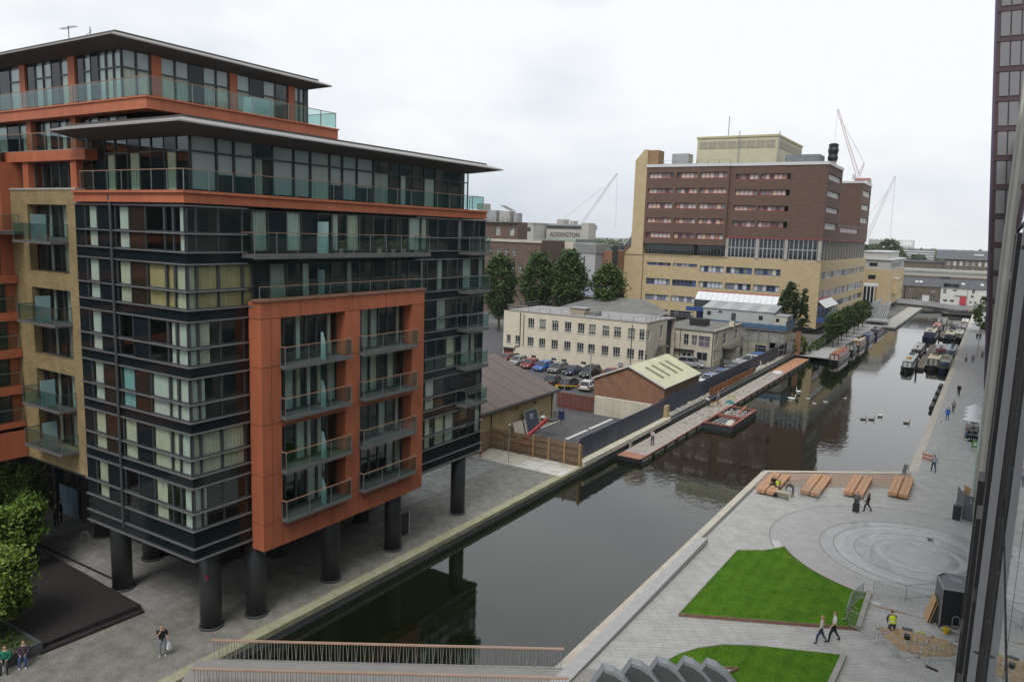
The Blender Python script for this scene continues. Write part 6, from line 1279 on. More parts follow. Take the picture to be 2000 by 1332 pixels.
# site hoarding box (dark panels with pale frame), plywood against it
hb = thing('site_hoarding', 'dark grey site hoarding enclosure with white lettering beside the fountain', 'hoarding', (-.2,50,0)); m_hgrey = S('hoard_grey', (.11,.12,.135), .5, .08, 1); m_hblk = P('hoard_black', (.018,.02,.025), .5)
MB().add([(-.72,48.7,.3),(.33,49.0,.3),(.33,48.8,2.45),(-.7,48.55,2.45),(-.72,48.76,.3),(.33,49.06,.3),(.33,48.86,2.45),(-.7,48.61,2.45)],[(0,1,2,3),(7,6,5,4),(0,4,5,1),(2,6,7,3),(0,3,7,4),(1,5,6,2)]).build('front_panel', m_hblk, hb)
MB().add([(-.7,48.65,2.5),(.33,48.9,2.5),(.34,51.3,2.42),(-.82,51.15,2.42),(-1.12,50.4,2.45)],[(0,1,2,3,4)]).build('cover_sheet', m_hgrey, hb)
MB().bar((-1.12,50.4,1.25),(-.72,48.7,1.25),.06,2.4).build('side_panel', m_hgrey, hb); MB().bar((-.82,51.15,1.25),(-1.12,50.4,1.25),.06,2.4).build('side_panel', m_hgrey, hb)
for a,b_ in (((-.72,48.62,2.5),(.33,48.87,2.5)),((-.72,48.62,.3),(-.72,48.62,2.5)),((-1.14,50.4,2.5),(-.72,48.64,2.5)),((-.82,51.17,2.48),(-1.14,50.4,2.5)),((.34,51.32,2.48),(-.82,51.17,2.48))): MB().bar(a,b_,.05).build('pale_trim', m_galv, hb)
for k,(a,b_) in enumerate(((.2,.75),(.05,.8),(.1,.6))): MB().box(-.55+a*.9,50.4+k*.22-.2,2.475,-.55+b_*.9,50.44+k*.22-.2,2.482).build('lettering', m_para, hb)
pw = thing('plywood_sheets', 'bare plywood sheets leaning against the site hoarding', 'plywood', (-1.3,49.5,0)); 
for i in range(3): MB().add([(-1.62+i*.1,50.05-i*.1,.0),(-1.36+i*.12,49.05,.0),(-1.02+i*.1,49.2,1.5-.2*i),(-1.25+i*.08,50.15-i*.1,1.5-.2*i),(-1.59+i*.1,50.08-i*.1,.0),(-1.33+i*.12,49.08,.0),(-.99+i*.1,49.23,1.5-.2*i),(-1.22+i*.08,50.18-i*.1,1.5-.2*i)],[(0,1,2,3),(7,6,5,4),(0,4,5,1),(2,6,7,3),(0,3,7,4),(1,5,6,2)]).build('sheet', S('plywood',(.50,.33,.17),.8,.15,1.5) if i < 2 else m_slate, pw)
tr_ = thing('hand_trolley','bent steel hand trolley frame beside the hoarding','trolley',(.05,48.4,0)); MB().path([(-.1,48.5,0),(-.1,48.4,1.0),(0,48.38,1.1),(.15,48.4,1.1),(.25,48.45,1.0),(.25,48.55,0)],.02).tube((-.1,48.43,.5),(.25,48.5,.5),.018,6).build('trolley_frame', m_galv, tr_)
h3 = thing('site_hoarding','open topped dark hoarding with timber inside near the glass wall','hoarding',(0,70.5,0)); MB().bar((-.86,72.2,1.05),(-.3,70.2,1.05),.06,2.1).build('side_panel', m_hgrey, h3); MB().bar((-.3,70.2,1.05),(.34,69.9,1.05),.06,2.1).build('front_panel', m_hgrey, h3)
for i in range(4): MB().bar((-.5+i*.1,71.6-i*.3,.1),(-.35+i*.12,71.5-i*.2,2.5),.14,.03).build('stored_board', MATS['plywood'], h3)
for k in range(2): MB().bar((-.15,70.12,1.75-.2*k),(.2,69.93,1.75-.2*k),.012,.06).build('lettering', m_para, h3)
bn_ = thing('litter_bin','black square litter bin beside the open topped hoarding','bin',(-.75,69.9,0)); MB().prism([(-1.02,69.72),(-.5,69.62),(-.44,70.06),(-.96,70.16)],0,1.1).build('bin_body', m_hblk, bn_); MB().prism([(-1.05,69.69),(-.47,69.59),(-.41,70.09),(-.99,70.19)],1.1,1.18).build('bin_lid', m_gutter, bn_)
af = thing('sign_board','small black framed A board at the deck corner by the water','sign',(-5.6,81.0,0)); MB().path([(-5.75,80.8,.02),(-5.6,81.0,1.0),(-5.45,81.2,.02)],.02).path([(-5.45,80.7,.02),(-5.3,80.9,1.0),(-5.15,81.1,.02)],.02).build('frame', m_gutter, af); MB().add([(-5.73,80.82,.15),(-5.43,80.72,.15),(-5.3,80.88,.95),(-5.6,80.98,.95)],[(0,1,2,3)]).build('board', m_hgrey, af)
gs = thing('sign_board','green and white pavement sign near the shop front','sign',(-.05,95.3,0)); MB().box(-.35,95.25,.35,.25,95.3,1.15).build('board', P('sign_green',(.12,.32,.05),.5), gs); MB().box(-.2,95.23,.55,.1,95.248,.95).build('emblem', m_para, gs); MB().path([(-.35,95.2,0),(-.35,95.28,1.2),(.25,95.28,1.2),(.25,95.2,0)],.02).build('frame', m_gutter, gs)
# cafe parasols and tables
ca = []
for i,y in enumerate((99.8,102.2,104.6,107.0)):
    t = thing('parasol',['white parasol nearest the pavement sign','second white parasol from the pavement sign','third white parasol from the pavement sign','white parasol farthest from the pavement sign'][i],'parasol',(-.55,y,0),0,'white cafe parasols'); WL.pop(t.name)
    MB().tube((0,0,0),(0,0,2.9),.03,8).build('pole', m_galv, t, local=True); cn = [(0,0,3.05)]+[(1.05*cos(2*pi*k/8+pi/8),1.05*sin(2*pi*k/8+pi/8),2.5) for k in range(8)]
    MB().add(cn,[(0,1+k,1+(k+1)%8) for k in range(8)]).build('canopy', S('parasol_white',(.66,.66,.68),.8,.05,1), t, local=True); MB().lathe((0,0,0),[(.3,0),(.3,.08)],12).build('base', m_gutter, t, local=True)
    tt = thing('cafe_table',['cafe table under the nearest parasol','cafe table under the second parasol','cafe table under the third parasol','cafe table under the farthest parasol'][i],'table',(-.4,y-.2,0),0,'cafe tables under parasols'); WL.pop(tt.name)
    MB().box(-.4,-.4,.72,.4,.4,.76).build('table_top', m_gutter, tt, local=True); MB().tube((0,0,0),(0,0,.72),.04,6).build('leg', m_gutter, tt, local=True)
    for k,s_ in enumerate((-1,1)):
        ch = thing('cafe_chair','black cafe chair on the %s side of the %s parasol table' % (('canal','shop')[k],('nearest','second','third','farthest')[i]),'chair',(-.4+s_*.6,y-.2,0),0,'cafe chairs under the parasols'); WL.pop(ch.name)
        MB().box(-.2,-.2,.43,.2,.2,.46).build('seat', m_gutter, ch, local=True); MB().box(s_*.18,-.2,.46,s_*.21,.2,.85).build('backrest', m_gutter, ch, local=True)
        for a in (-1,1):
            for b_ in (-1,1): MB().tube((a*.17,b_*.17,0),(a*.17,b_*.17,.43),.015,5).build('leg', m_gutter, ch, local=True)
# fountain jets: thin standing water sheets in an arc
jm = P('spray_white',(.75,.78,.80),.3); 
m, n_, b_ = newmat('water_spray'); tr2 = n_.nodes.new('ShaderNodeBsdfTransparent'); mx2 = n_.nodes.new('ShaderNodeMixShader'); mx2.inputs[0].default_value = .16; setc(b_.inputs['Base Color'],(.85,.87,.88)); b_.inputs['Roughness'].default_value = .25
ou = [k for k in n_.nodes if k.type == 'OUTPUT_MATERIAL'][0]; n_.links.new(tr2.outputs[0],mx2.inputs[1]); n_.links.new(b_.outputs[0],mx2.inputs[2]); n_.links.new(mx2.outputs[0],ou.inputs[0])
jets = thing('fountain','ring of low fine water jets on the circular paving','fountain',(FC[0],FC[1],0))
for i in range(72):
    a = radians(-20+i*3.6); x,y = FC[0]+3.1*cos(a),FC[1]+3.1*sin(a); h_ = random.uniform(.55,.95); MB().tube((x,y,0),(x,y,h_),.035,5,.07).build('jet', m, jets)
# towpath edge: fenders, open duct kit, lamp post
for i,y in enumerate((120.2,126.2,132.2,138.2)):
    o = MB().tube((-5.68,y-1.5,-.4),(-5.68,y+1.5,-.4),.36,12).build('fender', m_gutter); tag(o,['black cylindrical fender on the right quay, nearest of four','second black fender along the right quay','third black fender along the right quay','farthest black fender along the right quay'][i],'fender','black quay fenders')
dc = thing('duct_kit','red and white barrier boards round the open duct on the towpath','barrier',(-4.0,87.6,0))
for z in (.25,.6): MB().bar((-4.5,87.7,z),(-3.6,87.2,z),.04,.16).build('board', P('board_orange',(.5,.12,.05),.6), dc)
for (x,y) in ((-4.5,87.7),(-3.6,87.2)): MB().tube((x,y,0),(x,y,.95),.03,6).build('post', P('cone_red',(.45,.06,.04),.6), dc)
lp = thing('lamp_post','slim grey lamp post on the right towpath by the moored boats','lamp post',(-1.6,178,0)); MB().tube((-1.6,178,0),(-1.6,178,6.5),.07,8).build('post', m_galv, lp); MB().tube((-1.6,178,6.5),(-2.6,178,6.6),.05,6).build('arm', m_galv, lp); MB().box(-3.1,177.85,6.5,-2.5,178.15,6.65).build('lamp_head', m_para, lp)
lp2 = thing('lamp_post','slim grey pole on the pale slabs outside the wooden fence','lamp post',(-37.7,60.1,0)); MB().tube((-37.7,60.1,0),(-37.7,60.1,3.7),.04,8).build('post', m_galv, lp2); MB().box(-37.78,60.0,3.7,-37.62,60.2,3.82).build('lamp_head', m_para, lp2)
# panel frame leaning on the quay under the block, red post
fs = thing('display_board','white edged black display board standing behind a column','sign',(-34.2,40.8,0)); MB().box(-34.25,40.2,.15,-34.17,41.1,1.7).build('board', m_hblk, fs)
for y in (40.16,41.1): MB().box(-34.3,y,0,-34.12,y+.06,1.75).build('frame', m_para, fs)
MB().box(-34.6,40.2,0,-33.8,40.26,.06).build('foot', m_para, fs)
rp_ = thing('marker_post','red and white marker post at the wooden fence corner','post',(-41.0,60.1,0)); MB().tube((-41,60.1,.05),(-41,60.1,.85),.05,8).build('post', P('post_red',(.45,.08,.05),.5), rp_); MB().tube((-41,60.1,.85),(-41,60.1,1.0),.05,8).build('cap', m_para, rp_); MB().lathe((-41,60.1,0),[(.18,0),(.15,.05)],10).build('base', m_gutter, rp_)
bd_ = thing('blue_door','pale blue patterned shop door under the apartment block','door',(-56.5,28.7,0)); 
for k in range(2): MB().box(-57.6+k*1.25,28.68,.05,-56.4+k*1.25,28.76,2.3).build('door_leaf', S('door_blue',(.22,.33,.42),.4,.3,6), bd_)
ps = simple('poster','white poster with red figure beside the blue door','poster',MB().box(-53.6,28.7,.2,-52.6,28.76,1.7),P('poster_white',(.6,.6,.6),.5)); r_ = MB().box(-53.3,28.685,.9,-52.95,28.698,1.55).build('poster_figure', P('poster_red',(.5,.03,.05),.5), ps)
bh = thing('bike_hoop','bent steel cycle hoop beside the column under the block','hoop',(-50.5,26.7,0)); MB().path([(-50.9,26.6,0),(-50.9,26.6,.7),(-50.7,26.65,.9),(-50.4,26.7,.9),(-50.2,26.75,.7),(-50.2,26.75,0)],.025).build('hoop', m_galv, bh)
# yard clutter: boards, skip cover, boom lift, blue bin
kb_ = thing('dark_display','large dark framed display board leaning on the ochre shed','board',(-42.0,71.5,0)); MB().add([(-41.4,69.9,.12),(-41.4,72.6,.12),(-42.1,72.6,2.5),(-42.1,69.9,2.5),(-41.55,69.9,.1),(-41.55,72.6,.1),(-42.25,72.6,2.48),(-42.25,69.9,2.48)],[(0,1,2,3),(7,6,5,4),(0,4,5,1),(2,6,7,3),(0,3,7,4),(1,5,6,2)]).build('board', m_hoard, kb_)
for a,b_ in (((-41.38,69.9,.12),(-42.08,69.9,2.5)),((-41.38,72.6,.12),(-42.08,72.6,2.5)),((-42.08,69.9,2.5),(-42.08,72.6,2.5)),((-41.38,69.9,.12),(-41.38,72.6,.12))): MB().bar(a,b_,.1).build('frame', m_galv, kb_)
for k in range(3): z = 2.0-k*.2; x = -41.4-.7*(z-.12)/2.38; MB().box(x-.01,70.9,z,x+.03,71.7-.1*k,z+.07).build('lettering', m_para, kb_)
wb = thing('white_boards','stack of pale sheet boards leaning on the ochre shed','board',(-41.8,68.6,0))
for i in range(3): MB().add([(-41.5,67.6+i*.35,.05),(-41.2,69.0+i*.3,.05),(-41.9,69.3+i*.3,1.7),(-42.2,67.9+i*.35,1.7),(-41.54,67.6+i*.35,.05),(-41.24,69.0+i*.3,.05),(-41.94,69.3+i*.3,1.7),(-42.24,67.9+i*.35,1.7)],[(0,1,2,3),(7,6,5,4),(0,4,5,1),(2,6,7,3),(0,3,7,4),(1,5,6,2)]).build('sheet', S('pale_board',(.40,.37,.31),.8,.1,1) if i != 1 else m_frame, wb)
bl = thing('boom_lift','red folding boom lift with black basket parked in the yard','lift',(-39.3,68.5,0)); m_red = P('lift_red',(.42,.02,.03),.45)
MB().bar((-39.2,65.2,.9),(-39.3,70.2,2.1),.22,.3).build('boom', m_red, bl); MB().bar((-39.25,65.2,.9),(-39.0,66.9,.55),.2,.24).build('lower_arm', m_red, bl); MB().box(-39.8,64.4,.3,-38.6,66.2,.85).build('chassis', m_red, bl); MB().box(-40.0,70.1,1.9,-38.5,71.1,2.05).build('basket_floor', m_gutter, bl); MB().path([(-40,70.1,2.05),(-40,70.1,2.8),(-38.5,70.1,2.8),(-38.5,71.1,2.8),(-40,71.1,2.8),(-40,70.1,2.8)],.03).build('basket_rail', m_gutter, bl); MB().ball((-39.9,70.3,2.2),.35,.25,.2,8,6).build('tool_bag', m_para, bl)
for x in (-38.6,-38.2): MB().tube((x,71.2,1.4),(x+.1,71.6,3.2),.03,6).build('guide_post', m_gutter, bl)
for (x,y) in ((-39.85,64.7),(-38.55,64.7),(-39.85,65.9),(-38.55,65.9)): MB().tube((x-.08,y,.3),(x+.08,y,.3),.3,12).build('wheel', m_gutter, bl)
wbin = thing('wheelie_bin','dark blue wheeled bin at the end of the ochre shed','bin',(-42.0,78.6,0)); MB().prism([(-42.3,78.3),(-41.8,78.3),(-41.8,78.85),(-42.3,78.85)],.05,1.0).build('bin_body', P('bin_blue',(.02,.04,.16),.5), wbin); MB().prism([(-42.34,78.26),(-41.76,78.26),(-41.76,78.9),(-42.34,78.9)],1.0,1.07).build('bin_lid', P('bin_lid_blue',(.02,.03,.12),.5), wbin)
ls_ = thing('lamp_post','grey lamp post rising beside the red gate','lamp post',(-45.2,85,0)); MB().tube((-45.2,85,0),(-45.2,85,5.0),.07,8).build('post', m_galv, ls_); MB().box(-45.4,84.6,4.9,-45.0,85,5.05).build('lamp_head', m_gutter, ls_)
ls2 = thing('lamp_post','grey lamp post in front of the black estate car','lamp post',(-49.5,101,0)); MB().tube((-49.5,101,0),(-49.5,101,5.5),.07,8).build('post', m_galv, ls2); MB().box(-49.7,100.7,5.4,-49.3,101,5.55).build('lamp_head', m_gutter, ls2)
yt = thing('yellow_barrier','low yellow pole barrier in front of the parked cars','barrier',(-49,92.3,0)); MB().bar((-50.3,92.2,.95),(-47.2,92.6,1.15),.09).build('pole', P('pole_yellow',(.62,.42,.02),.5), yt); MB().box(-50.4,92.05,0,-50.1,92.35,1.0).build('post', P('pole_yellow',(.62,.42,.02),.5), yt)
# ================================================================ PONTOON, BARGE, BOATS, BIRDS
m_pd = S('pontoon_board', (.37,.335,.30), .85, .22, 1.5, .2); m_pd2 = S('pontoon_board_red', (.36,.17,.11), .8, .2, 1.5, .2); m_po = S('pontoon_orange', (.46,.235,.13), .8, .12, 1)
m_prim = S('pontoon_edge_red', (.27,.095,.065), .7, .2, 2); m_float = S('pontoon_float', (.36,.36,.33), .7, .2, 2)
pn = thing('pontoon', 'long low timber pontoon walkway floating beneath the hoarding', 'pontoon', (-29.6,110,WZ))
box('pontoon_frame', pn, m_gutter, -30.7,69.9,-.62,-28.35,151.2,-.28)
y = 69.9
while y < 151:
    MB().box(-30.8,y+.012,-.275,-28.3,y+.588,-.2+random.uniform(-.006,.006)).build('deck_board', m_pd2 if y < 71.6 else (m_po if y > 131.5 else m_pd), pn); y += .6
y = 70.0
while y < 150.5: MB().box(-28.29,y,-.36,-28.2,y+3.3,-.19).build('edge_trim', m_prim if y < 131 else m_gutter, pn); MB().box(-28.34,y+.5,-.70,-28.24,y+3.0,-.40).build('float', m_float, pn); MB().box(-28.33,y-.12,-1.0,-28.12,y+.12,-.2).build('pile', m_gutter, pn); y += 3.4
MB().box(-30.7,69.82,-.7,-28.35,69.89,-.22).build('end_board', m_gutter, pn)
bp_ = simple('mooring_post','grey timber mooring post beside the near end of the pontoon','post',MB().box(-31.1,73.6,-1.2,-30.85,73.85,.55),m_concd)
# works clutter on the pontoon
rp2 = MB()
for i in range(90):
    y = random.choice((random.uniform(86,104),random.uniform(86,104),random.uniform(106,132))); x = random.uniform(-30.6,-28.7); s_ = random.uniform(.05,.16); rp2.box(x,y,-.19,x+s_*random.uniform(1,3),y+s_*random.uniform(1,3),-.19+s_*.8)
o = rp2.build('works_debris', S('debris_grey',(.36,.34,.31),.9,.4,2)); tag(o,'small offcuts and tools strewn along the pontoon','debris',None,'stuff')
hs = thing('coiled_hose','teal coiled hose lying on the pontoon near the barge','hose',(-28.9,102.4,-.2))
for k in range(3): MB().path([(-28.9+(.55-.1*k)*cos(a*pi/8),102.4+(.75-.12*k)*sin(a*pi/8),-.13+.06*k) for a in range(17)],.06,6).build('coil', P('hose_teal',(.03,.28,.27),.5), hs)
for i,(x,y,l_,mm,lb) in enumerate(((-29.6,98.6,1.6,P('sawhorse_orange',(.5,.25,.03),.6),'orange trestle on the pontoon behind the barge'),(-29.2,104.2,1.2,P('lime2',(.45,.5,.03),.6),'lime green trestle on the pontoon past the hose'))):
    t = thing('trestle', lb, 'trestle', (x,y,-.2)); MB().bar((x-.5,y-l_/2,.45),(x+.4,y+l_/2,.45),.1).build('beam', mm, t)
    for a in (-.4,.4):
        for b_ in (-.25,.25): MB().bar((x+a*.7,y+a*l_*.9,.42),(x+a*.7+b_,y+a*l_*.9,-.2),.06).build('leg', mm, t)
wt = simple('white_sheet','crumpled white sheeting heap on the pontoon before the orange boards','sheeting',MB().ball((-29.3,131.0,-.1),.9,1.3,.35,9,6),S('sheet_white',(.62,.62,.6),.8,.1,2))
ds = simple('dark_crate','dark crate on the ledge beside the far hoarding','crate',MB().box(-32.7,124.5,.2,-32.1,127.5,.95),m_gutter)
gp = simple('bag_heap','pale bags of rubble heaped on the ledge beyond the crate','rubble',MB().ball((-32.35,129.5,.35),.4,.9,.3,8,6).ball((-32.4,131.2,.35),.4,.9,.35,8,6).ball((-32.3,133,.3),.38,.9,.28,8,6),S('bag_pale',(.5,.48,.4),.9,.2,2))
bg_ = thing('work_barge', 'flat rectangular red rimmed work barge loaded with pipes and rubble beside the pontoon', 'barge', (-26.3,94,WZ)); bx0,bx1,by0,by1 = -28.05,-24.6,88.7,99.6
m_bh = S('barge_hull', (.045,.047,.052), .5, .2, 1); m_br = S('barge_red', (.27,.09,.07), .6, .2, 1.5)
for q in ((bx0,by0,bx1,by0+.12),(bx0,by1-.12,bx1,by1),(bx0,by0+.125,bx0+.12,by1-.125),(bx1-.12,by0+.125,bx1,by1-.125)): box('hull_side', bg_, m_bh, q[0],q[1],-1.0,q[2],q[3],-.12)
box('hull_floor', bg_, m_steel, bx0+.1,by0+.1,-.9,bx1-.1,by1-.1,-.55)
for q in ((bx0-.08,by0-.08,bx1+.08,by0+.22),(bx0-.08,by1-.22,bx1+.08,by1+.08),(bx0-.08,by0+.225,bx0+.2,by1-.225),(bx1-.2,by0+.225,bx1+.08,by1-.225)): box('rim', bg_, m_br, q[0],q[1],-.119,q[2],q[3],.04)
box('cross_beam', bg_, m_br, bx0+.21,93.9,-.3,bx1-.21,94.3,.02)
ld = thing('pipe_load','bundle of grey pipes lying in the near half of the work barge','pipes',(-26.8,91,-.5))
for i in range(7): MB().tube((-27.6+i*.28,89.3+.05*i,-.36+.1*(i % 2)),(-27.2+i*.28,93.5,-.36+.1*(i % 2)),.1,8).build('pipe', S('pipe_grey',(.22,.23,.23),.5,.2,2), ld)
simple('white_sacks','pale sacks heaped in the near right corner of the work barge','sacks',MB().ball((-25.4,90.3,-.3),.5,.9,.3,9,6).ball((-25.6,91.8,-.3),.45,.8,.28,9,6),S('sack_white',(.58,.55,.47),.9,.1,3))
gr = MB()
for i in range(140): x = random.uniform(bx0+.3,bx1-.3); y = random.uniform(94.4,99.2); s_ = random.uniform(.06,.22); gr.ball((x,y,-.4+random.uniform(0,.25)),s_,s_*1.3,s_*.7,5,4)
o = gr.build('barge_rubble', S('barge_rubble',(.36,.35,.33),.9,.35,2)); tag(o,'grey rubble filling the far half of the work barge','rubble',None,'stuff')
simple('timber_baulk','reddish timber baulk propped across the barge rubble','timber',MB().bar((-26.0,96.2,-.2),(-25.4,97.6,.75),.2,.14),S('baulk',(.36,.16,.10),.8,.2,2))
# ---- narrowboats: local frame, bow towards -y (towards the viewer)
def narrowboat(label, x, y0, L_, hullc, cabc, roofc, trim=None, beam=2.05, ch=1.05, cover=None, rot=0, wide=False, win_n=5, extras=()):
    t = thing('narrowboat', label, 'boat', (x,y0+L_/2,WZ), rot, 'narrowboats moored in the basin'); WL.pop(t.name); b = beam/2; k = 'boat_%.2f_%.2f_%.2f'
    mh = P('hull_%02d%02d%02d' % tuple(int(c*99) for c in hullc), hullc, .35); mc = P('cabin_%02d%02d%02d' % tuple(int(c*99) for c in cabc), cabc, .35, 0, .5, .3); mr = P('croof_%02d%02d%02d' % tuple(int(c*99) for c in roofc), roofc, .6)
    st = [(-L_/2,.06,.95),(-L_/2+.5,.45,.88),(-L_/2+1.3,.85,.75),(-L_/2+2.4,1,.65),(L_/2-1.5,1,.6),(L_/2-.4,.8,.62),(L_/2,.35,.65)]
    MB().loft([[(-b*f,y,h),(-b*f*.9,y,-.3),(b*f*.9,y,-.3),(b*f,y,h)] for y,f,h in st]).build('hull', mh, t, local=True)
    mt = P('trim_%02d%02d%02d' % tuple(int(c*99) for c in (trim or (.45,.43,.38))), trim or (.45,.43,.38), .5)
    for s_ in (-1,1): MB().path([(s_*b*f*1.01,y,h+.02) for y,f,h in st],.045,5).build('gunwale', mt, t, local=True)
    c0, c1 = -L_/2+2.6, L_/2-2.0; bi = b*.86
    c_ = MB().loft([[(-bi,y,.6),(-bi*.9,y,.6+ch),(bi*.9,y,.6+ch),(bi,y,.6)] for y in (c0,c1)]).build('cabin', mc, t, local=True)
    MB().loft([[(-bi*.94,y,.6+ch),(-bi*.5,y,.68+ch),(0,y,.71+ch),(bi*.5,y,.68+ch),(bi*.94,y,.6+ch)] for y in (c0-.15,c1+.15)]).build('roof', mr, t, local=True)
    mw = m_hglass[0]
    for s_ in (-1,1):
        for i in range(win_n):
            y = c0+(c1-c0)*(i+.7)/(win_n+.4); MB().add([(s_*(bi*.955+.012),y-.35,.6+ch*.45),(s_*(bi*.955+.012),y+.35,.6+ch*.45),(s_*(bi*.91+.012),y+.35,.6+ch*.88),(s_*(bi*.91+.012),y-.35,.6+ch*.88)],[(0,1,2,3)]).build('window', mw, c_, local=True)
    for s_ in (-1,1): MB().box(s_*.12,c0-.03,.62,s_*.62,c0-.005,.5+ch).build('bow_door', mt if not cover else mh, c_, local=True)
    if cover:
        mv = P('cover_%02d%02d%02d' % tuple(int(c*99) for c in cover), cover, .7)
        MB().loft([[(-b*.75,y,.75),(-b*.7,y,.7+ch*.75*f),(0,y,.75+ch*f),(b*.7,y,.7+ch*.75*f),(b*.75,y,.75)] for y,f in ((c0-1.9,.45),(c0-1.0,.9),(c0-.02,1.0))]).build('cratch_cover', mv, t, local=True)
    rn = random.Random(int(y0*3))
    MB().lathe((bi*.5,c1-1.2,.66+ch),[(.08,0),(.08,.45),(.11,.46),(.11,.52)],8).build('chimney', m_gutter, t, local=True)
    for i in range(rn.randint(2,4)):
        y = rn.uniform(c0+.8,c1-1.5); q = MB().box(rn.uniform(-.6,-.1),y,.70+ch,rn.uniform(.1,.5),y+rn.uniform(.4,1.0),.78+ch+rn.uniform(.1,.3)); q.build('roof_box', rn.choice((m_para,m_gutter,m_planter,m_fpost)), t, local=True)
    MB().lathe((-.45,c0-1.6,.72),[(.05,0),(.05,.25)],6).build('bollard', m_gutter, t, local=True)
    return t
K_ = (.012,.014,.018)
narrowboat('maroon narrowboat moored nearest on the hospital bank',-24.3,151,16,K_,(.20,.03,.03),(.30,.09,.06))
narrowboat('short dark green narrowboat behind the maroon one',-24.2,168.2,7.2,K_,(.02,.09,.07),(.10,.14,.13),win_n=2)
narrowboat('narrowboat with a cream roof and red front on the hospital bank',-24.2,176.4,12.5,K_,(.24,.045,.03),(.62,.54,.38),trim=(.5,.35,.25))
narrowboat('dark blue narrowboat with navy front cover on the hospital bank',-24.1,189.8,12,K_,(.03,.045,.12),(.16,.17,.22),cover=(.02,.025,.08))
narrowboat('black narrowboat farthest along the hospital bank near the jetty',-24.0,203.5,16,K_,(.10,.08,.08),(.22,.22,.23),cover=(.015,.015,.02),trim=(.3,.06,.05))
narrowboat('narrowboat with white lattice foredeck and blue roof box beside the left jetty',-12.0,152,17,K_,(.10,.16,.17),(.48,.52,.52),trim=(.6,.6,.6))
narrowboat('dark narrowboat with cluttered white roof behind the lattice decked one',-12.2,171,17,K_,(.05,.03,.035),(.52,.50,.45),trim=(.3,.05,.06),cover=(.03,.02,.025))
narrowboat('cream roofed wide boat on the near right side of the jetty',-8.2,157.5,11.5,(.03,.03,.032),(.09,.08,.075),(.62,.54,.38),beam=2.5,ch=1.25)
narrowboat('grey cruiser with maroon front cover beyond the cream roofed boat',-8.0,177,13,K_,(.42,.42,.42),(.50,.50,.50),trim=(.55,.54,.5),cover=(.12,.02,.03),beam=2.4)
narrowboat('navy boat with lime green rail tied to the right quay',-6.3,155.8,16,(.012,.016,.05),(.05,.07,.10),(.20,.23,.18),trim=(.35,.55,.03),cover=(.012,.016,.05))
narrowboat('boat with pale blue tarpaulin tied to the right quay',-6.3,175,16,K_,(.20,.28,.30),(.40,.50,.54),trim=(.3,.4,.4),cover=(.06,.08,.10))
narrowboat('broad navy fronted boat with cream roof at the left of the far jetty',-12.2,206,16,(.012,.014,.045),(.07,.07,.10),(.60,.54,.40),cover=(.012,.014,.045),beam=2.9,ch=1.3)
narrowboat('boat with a faded red roof behind the broad navy fronted one',-12.0,224,16,K_,(.20,.08,.07),(.48,.22,.18))
narrowboat('navy boat with cream roof on the right of the far jetty',-8.0,207,15,(.012,.014,.03),(.06,.06,.07),(.56,.52,.34),cover=(.012,.014,.03),beam=2.5)
narrowboat('white roofed cabin boat tied at the far right quay',-6.2,211,15,K_,(.16,.15,.13),(.60,.57,.48),trim=(.55,.53,.48))
narrowboat('dark cluttered boat behind the white roofed one at the right quay',-6.3,228,16,K_,(.07,.07,.09),(.35,.35,.36))
narrowboat('light grey boat farthest along the right quay',-6.2,246,15,K_,(.30,.28,.26),(.55,.53,.48))
narrowboat('low black workboat lying crosswise before the end bridge',-8.0,284,12,(.01,.01,.012),(.03,.03,.035),(.06,.06,.07),rot=radians(92),cover=(.01,.01,.012))
for (lb,x0,x1,y0,y1) in (('near timber jetty between the moored boats',-10.75,-9.45,156,194.5),('far timber jetty between the moored boats',-10.4,-9.3,212,243)):
    j = thing('boat_jetty', lb, 'jetty', ((x0+x1)/2,(y0+y1)/2,WZ), 0, 'finger jetties'); y = y0
    while y < y1: MB().box(x0+.12,y+.02,-.28,x1-.12,min(y+1.5,y1)-.02,-.2).build('deck_board', S('jetty_board',(.20,.17,.14),.9,.2,1.5,.2), j); y += 1.5
    for x in (x0,x1-.1): MB().box(x,y0,-.7,x+.1,y1,-.18).build('edge', S('jetty_edge',(.45,.43,.37),.8,.12,1), j)
    MB().box(x0,y0-.1,-.75,x1,y0-.005,-.2).build('fender', m_gutter, j)
    for y in (y0,(y0+y1)/2,y1): MB().tube((x0+.2,y-.2,-2.4),(x0+.2,y-.2,1.5),.14,8).build('pile', m_gutter, j)
